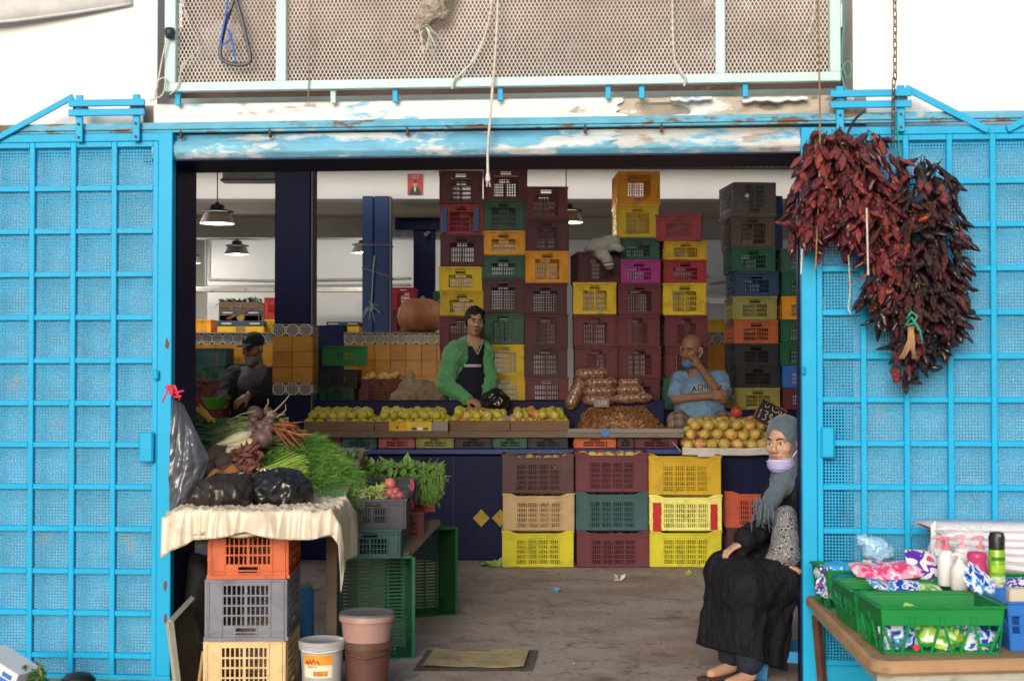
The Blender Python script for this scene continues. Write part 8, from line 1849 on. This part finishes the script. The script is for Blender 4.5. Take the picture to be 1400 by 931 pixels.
K['b3'] = tapered('basket', 'blue basket of sachets behind the right blue one', 1352, 1520, 792, 850, 5.62, .3, 'bluecrate', False, H=.16)
K['g4'] = tapered('basket', 'green basket holding the towels by the blue door', 1345, 1500, 762, 820, 6.0, .26, 'brightgreen', False, H=.165)
# sachets: pillow packs
def pillow_mesh(i):
    mb = MB(); rnd = random.Random(i + 40)
    def f(a, b):
        x, y = a * 2 - 1, b * 2 - 1; h = max(0, (1 - abs(x) ** 3) * (1 - abs(y) ** 2.5)) ** .5; return (x * .5 * (1 - .06 * abs(y) ** 2), y * .36 * (1 - .08 * x * x), h)
    mb.grid(lambda a, b: (lambda p: (p[0], p[1], .11 * p[2] + .012 * wig(a * 14, b * 14, 1, 1, i) * p[2]))(f(a, b)), 13, 11); o = len(mb.v)
    mb.grid(lambda a, b: (lambda p: (p[0], p[1], -.10 * p[2]))(f(1 - a, b)), 13, 11); return mb.mesh('sachet', None, smooth=True)
pms = [pillow_mesh(i) for i in range(3)]
def pack(name, c1, c2, c3, c4=None, sc=7., rough=.22):
    if name in MATS: return MATS[name]
    m = bpy.data.materials.new(name); m.use_nodes = True; nt = m.node_tree; b = nt.nodes['Principled BSDF']; b.inputs['Roughness'].default_value = rough; b.inputs['Coat Weight'].default_value = .4
    tc = _n(nt, 'ShaderNodeTexCoord'); oi = _n(nt, 'ShaderNodeObjectInfo'); ad = _n(nt, 'ShaderNodeVectorMath', operation='ADD'); cb_ = _n(nt, 'ShaderNodeCombineXYZ'); nt.links.new(mathchain(nt, 'MULTIPLY', oi.outputs['Random'], 9.), cb_.inputs[0]); nt.links.new(tc.outputs['Object'], ad.inputs[0]); nt.links.new(cb_.outputs[0], ad.inputs[1])
    n = _n(nt, 'ShaderNodeTexNoise'); n.inputs['Scale'].default_value = sc; n.inputs['Detail'].default_value = 1.5; n.inputs['Distortion'].default_value = .5; nt.links.new(ad.outputs[0], n.inputs['Vector'])
    rp = _n(nt, 'ShaderNodeValToRGB'); rp.color_ramp.interpolation = 'CONSTANT'; e = rp.color_ramp.elements; e[0].color = (*c1, 1); e[1].position = .45; e[1].color = (*c2, 1); q = e.new(.56); q.color = (*c3, 1)
    if c4: q = e.new(.66); q.color = (*c4, 1)
    nt.links.new(n.outputs[0], rp.inputs[0]); nt.links.new(rp.outputs[0], b.inputs['Base Color']); MATS[name] = m; return m
W3 = (.72, .74, .78); pk = dict(blue=pack('pack_blue', lin(24, 70, 180), W3, lin(70, 150, 220), lin(20, 40, 120), 4.), green=pack('pack_green', lin(70, 160, 50), lin(170, 210, 70), W3, lin(30, 110, 60), 4.), aqua=pack('pack_aqua', lin(60, 150, 200), W3, lin(30, 70, 170), lin(200, 60, 70), 4.), pink=pack('pack_pink', lin(226, 70, 120), lin(240, 150, 180), W3, lin(230, 90, 140), 4.), violet=pack('pack_violet', W3, lin(90, 40, 160), W3, lin(210, 60, 90), 3.), amber=pack('pack_amber', lin(230, 170, 60), W3, lin(60, 60, 160), None, 4.))
def sach(px, py, Y, col, s, rot, label, group='sachets in the baskets'):
    o = obj('sachet', random.choice(pms), None, P(px, py, Y), rot, (s, s, s), mat=pk[col]); tag(o, label, 'sachet', group)
for i, (px, py, c, lab_) in enumerate(((1228, 868, 'blue', 'blue and white sachet at the left end of the V barred basket'), (1246, 872, 'aqua', 'aqua sachet beside the left end of the V barred basket'), (1262, 866, 'aqua', 'aqua sachet leaning on the lime one'), (1283, 868, 'green', 'lime green sachet in the middle of the V barred basket'), (1306, 876, 'green', 'green sachet low in the V barred basket'), (1322, 862, 'blue', 'blue sachet upright at the right of the V barred basket'), (1342, 876, 'blue', 'dark blue sachet at the right end of the V barred basket'), (1255, 848, 'green', 'green sachet on top at the back of the V barred basket'), (1300, 850, 'blue', 'blue sachet on top at the back of the V barred basket'))):
    sach(px, py, 5.22 + .05 * (i % 3), c, .135, (R(70) + random.uniform(-.2, .2), random.uniform(-.4, .4), random.uniform(-.5, .5)), lab_)
for px, py, Y, c, s, rot, lab_ in ((1205, 800, 5.75, 'aqua', .12, (.4, .2, .4), 'aqua sachet lying in the green slotted basket'), (1235, 802, 5.7, 'blue', .12, (.5, 0, -.3), 'blue sachet lying in the green slotted basket'), (1270, 806, 5.7, 'green', .12, (.4, .1, .2), 'green sachet lying in the green slotted basket'), (1196, 781, 5.95, 'pink', .20, (.3, .1, .1), 'large pink pack lying across the blue basket'), (1225, 780, 5.92, 'pink', .2, (.35, -.1, -.15), 'large pink and red pack lying on the blue basket'), (1268, 772, 5.95, 'violet', .19, (R(55), .1, .3), 'white and violet pack standing before the pump bottles'), (1340, 796, 5.45, 'blue', .15, (R(60), R(38), .2), 'blue patterned tube pack leaning off the blue basket'), (1370, 803, 5.7, 'amber', .13, (.5, .2, .3), 'amber and blue sachet in the rear blue basket'), (1392, 800, 5.7, 'violet', .12, (.6, -.2, -.3), 'violet sachet in the rear blue basket'), (1135, 790, 6.15, 'violet', .12, (R(80), .2, .5), 'white sachet showing inside the green basket by the door'), (1130, 803, 6.12, 'aqua', .12, (R(80), .4, .5), 'pale sachet low inside the green basket by the door'), (1198, 774, 6.2, 'amber', .11, (.6, .1, .2), 'amber patterned sachet under the clear blue bag'), (1246, 776, 6.2, 'amber', .10, (.6, .2, -.3), 'small patterned sachet by the blue basket rim')): sach(px, py, Y, c, s, rot, lab_)
# clear and blue film bags
for px, py, Y, sz, c, lab_ in ((1148, 780, 6.2, (.085, .05, .04), (.03, .30, .62), 'flat sky blue bag in the green basket by the door'), (1196, 752, 6.25, (.055, .035, .045), (.30, .52, .72), 'pleated pale blue film bag sticking up from the green basket'), (1126, 782, 6.25, (.04, .05, .03), (.6, .66, .6), 'clear bag of sweets at the basket corner')):
    c0 = np.array(P(px, py, Y)); S = SDF(c0 - .17, c0 + .17, .007); S.ell(c0, sz, k=.03); 
    if px == 1196: S.cap(c0 + (.05, 0, -.01), c0 + (-.055, 0, .05), .03, .022, .04)
    folds(S, .011, 85, px % 7, (1, .5, .8)); tag(S.build('film_bag', M(f'film{px}', c, rough=.2, var=.15, bump=.3, bscale=20, coat=.4)), lab_, 'bag')
# pump bottles, spray can
m_wb = M('white_bottle', (.78, .77, .75), rough=.3, var=.03, bump=0); m_pk = M('pink_pump', (.72, .19, .24), rough=.35, var=.05, bump=0)
def pump(px, yb, Y, label, hgt=.15, shell=m_wb, pump_m=m_pk, rot=0.):
    q = P(px, yb, Y); t = thing('pump_bottle', label, 'bottle', q, (0, 0, rot), group='pump bottles'); mb = MB(); h = hgt; mb.lathe([(0, 0), (.030, 0), (.034, .006), (.034, h * .68), (.030, h * .80), (.016, h * .9), (.014, h * .93), (0, h * .93)], 18); mb.build('flask', shell, t, smooth=40)
    mb = MB(); mb.lathe([(.0165, h * .90), (.0175, h * .99), (.012, h * 1.02), (.006, h * 1.03), (.0055, h * 1.14), (.013, h * 1.15), (.0135, h * 1.24), (0, h * 1.25)], 14); mb.tube([(0, 0, h * 1.20), (-.022, -.008, h * 1.21), (-.036, -.013, h * 1.16)], [.0085, .007, .005], 7); mb.build('pump', pump_m, t, smooth=50)
    return t
for px, yb, Y, lab_ in ((1294, 800, 5.83, 'white pump bottle with pink pump nearest the violet pack'), (1284, 796, 6.0, 'white pump bottle with pink pump behind its neighbour'), (1316, 796, 5.98, 'white pump bottle with pink pump wrapped in clear film'), (1341, 798, 5.9, 'white pump bottle with pink pump beside the spray can')): pump(px, yb, Y, lab_, .155, rot=random.uniform(-.5, .8))
pump(1312, 806, 5.72, 'all white short dispenser bottle before the pink pumps', .115, pump_m=m_wb)
q = P(1336, 792, 5.76); jb = thing('pink_jar', 'translucent pink rounded jar beside the spray can', 'jar', q); mb = MB(); mb.lathe([(0, 0), (.036, 0), (.042, .012), (.040, .05), (.034, .07), (.040, .09), (.036, .108), (0, .112)], 20); mb.build('flask', M('pink_gel', (.75, .07, .25), rough=.15, trans=.35, var=.1, scale=20, bump=.1), jb, smooth=True)
q = P(1363, 797, 5.72); cn = thing('spray_can', 'green spray can with a black cap', 'spray can', q); hc = .20
mb = MB(); mb.lathe([(0, 0), (.030, 0), (.032, .004), (.032, hc * .64), (.030, hc * .66), (0, hc * .66)], 24); mb.build('can_shell', M('can_green', (.22, .46, .04), rough=.25, metal=.2, var=.12, scale=9, bump=0), cn, smooth=40)
mb = MB(); mb.lathe([(0, hc * .66), (.031, hc * .662), (.0315, hc * .90), (.026, hc * .985), (.012, hc), (0, hc)], 24); mb.build('cap', m_dark, cn, smooth=40); mb = MB(); mb.tube([(0, -.026, hc * .94), (0, -.031, hc * .93)], .008, 10); mb.build('nozzle', M('nozzle_grey', (.3, .3, .3), rough=.4), cn)
for z0, z1, c in ((.006, .03, (180, 210, 160)), (.045, .075, (150, 200, 60)), (.09, .105, (60, 120, 40))):
    mb = MB(); mb.grid(lambda a, b: (.0325 * math.sin(-1 + 2 * a), -.0325 * math.cos(-1 + 2 * a), z0 + (z1 - z0) * b), 10, 2); mb.build('printed_band', M(f'can_print{c[0]}', lin(*c), rough=.3, var=.4, scale=50), cn, smooth=True)
# clear film over the pumps
S = SDF(np.array(P(1300, 770, 5.9)) - .16, np.array(P(1320, 745, 5.9)) + .16, .008)
for px, py in ((1286, 748), (1312, 742), (1336, 745)): S.ell(np.array(P(px, py, 5.92)), (.045, .05, .075), k=.03)
folds(S, .014, 45, 3, (1, 1, .5)); tag(S.build('clear_wrap', M('clear_film', (.9, .92, .95), rough=.12, alpha=.16, bump=.3, bscale=25, var=0, coat=.5)), 'loose clear film wrapped round the pink pumps', 'wrap')
# towels
tw = thing('towel_pile', 'pile of folded white towels lying on the baskets by the door', 'towels', P(1350, 800, 6.15))
for i in range(6):
    y1 = 716 + i * 9.5; z1 = PZ(y1, 6.12); x0 = PX(1268 + i * 9 + (6 if i else 0), 6.12); x1 = PX(1530, 6.12); th = .034; mb = MB(); n = 14; prof = [(-.13, -th / 2), (.13, -th / 2), (.15, 0), (.13, th / 2), (-.13, th / 2), (-.15, 0)]
    mb.grid(lambda a, b: (lambda k: (x0 + (x1 - x0) * a, 6.2 + (prof[k][0] * (1 if a > .02 else .8)), z1 - th / 2 + prof[k][1] * (1 if .01 < a else .4) - .016 * i * a - .012 * math.sin(a * 3 + i) * a))(int(b * 6 + .5) % 6), 20, 7)
    if i == 0: mb.grid(lambda a, b: (x0 - .006 + .02 * a, 6.06 + .01 * b, z1 - .0 - .15 * b + .02 * a), 3, 6)
    mb.build('towel', M('towel_white', (.78, .76, .80), rough=.95, var=.06, bump=.6, bscale=70), tw, smooth=60, world=True)
# pale block at the right edge and round marker
q = P(1392, 818, 5.25); mb = MB(); mb.box((0, 0, 0), (.075, .05, .075)); tag(mb.build('soap_block', M('soap_cream', (.55, .50, .38), rough=.6), loc=q, bevel=.006), 'cream block of soap on the blue basket rim', 'soap')
for px, py, lab_, c in ((1253, 885, 'small red and white tag on the V barred basket', (200, 40, 40)),):
    mb = MB(); q = P(px, py, 5.12); mb.tube([q, q + Vector((0, .006, 0))], .011, 12); tag(mb.build('round_tag', M('tag_red', lin(*c), rough=.5)), lab_, 'tag')
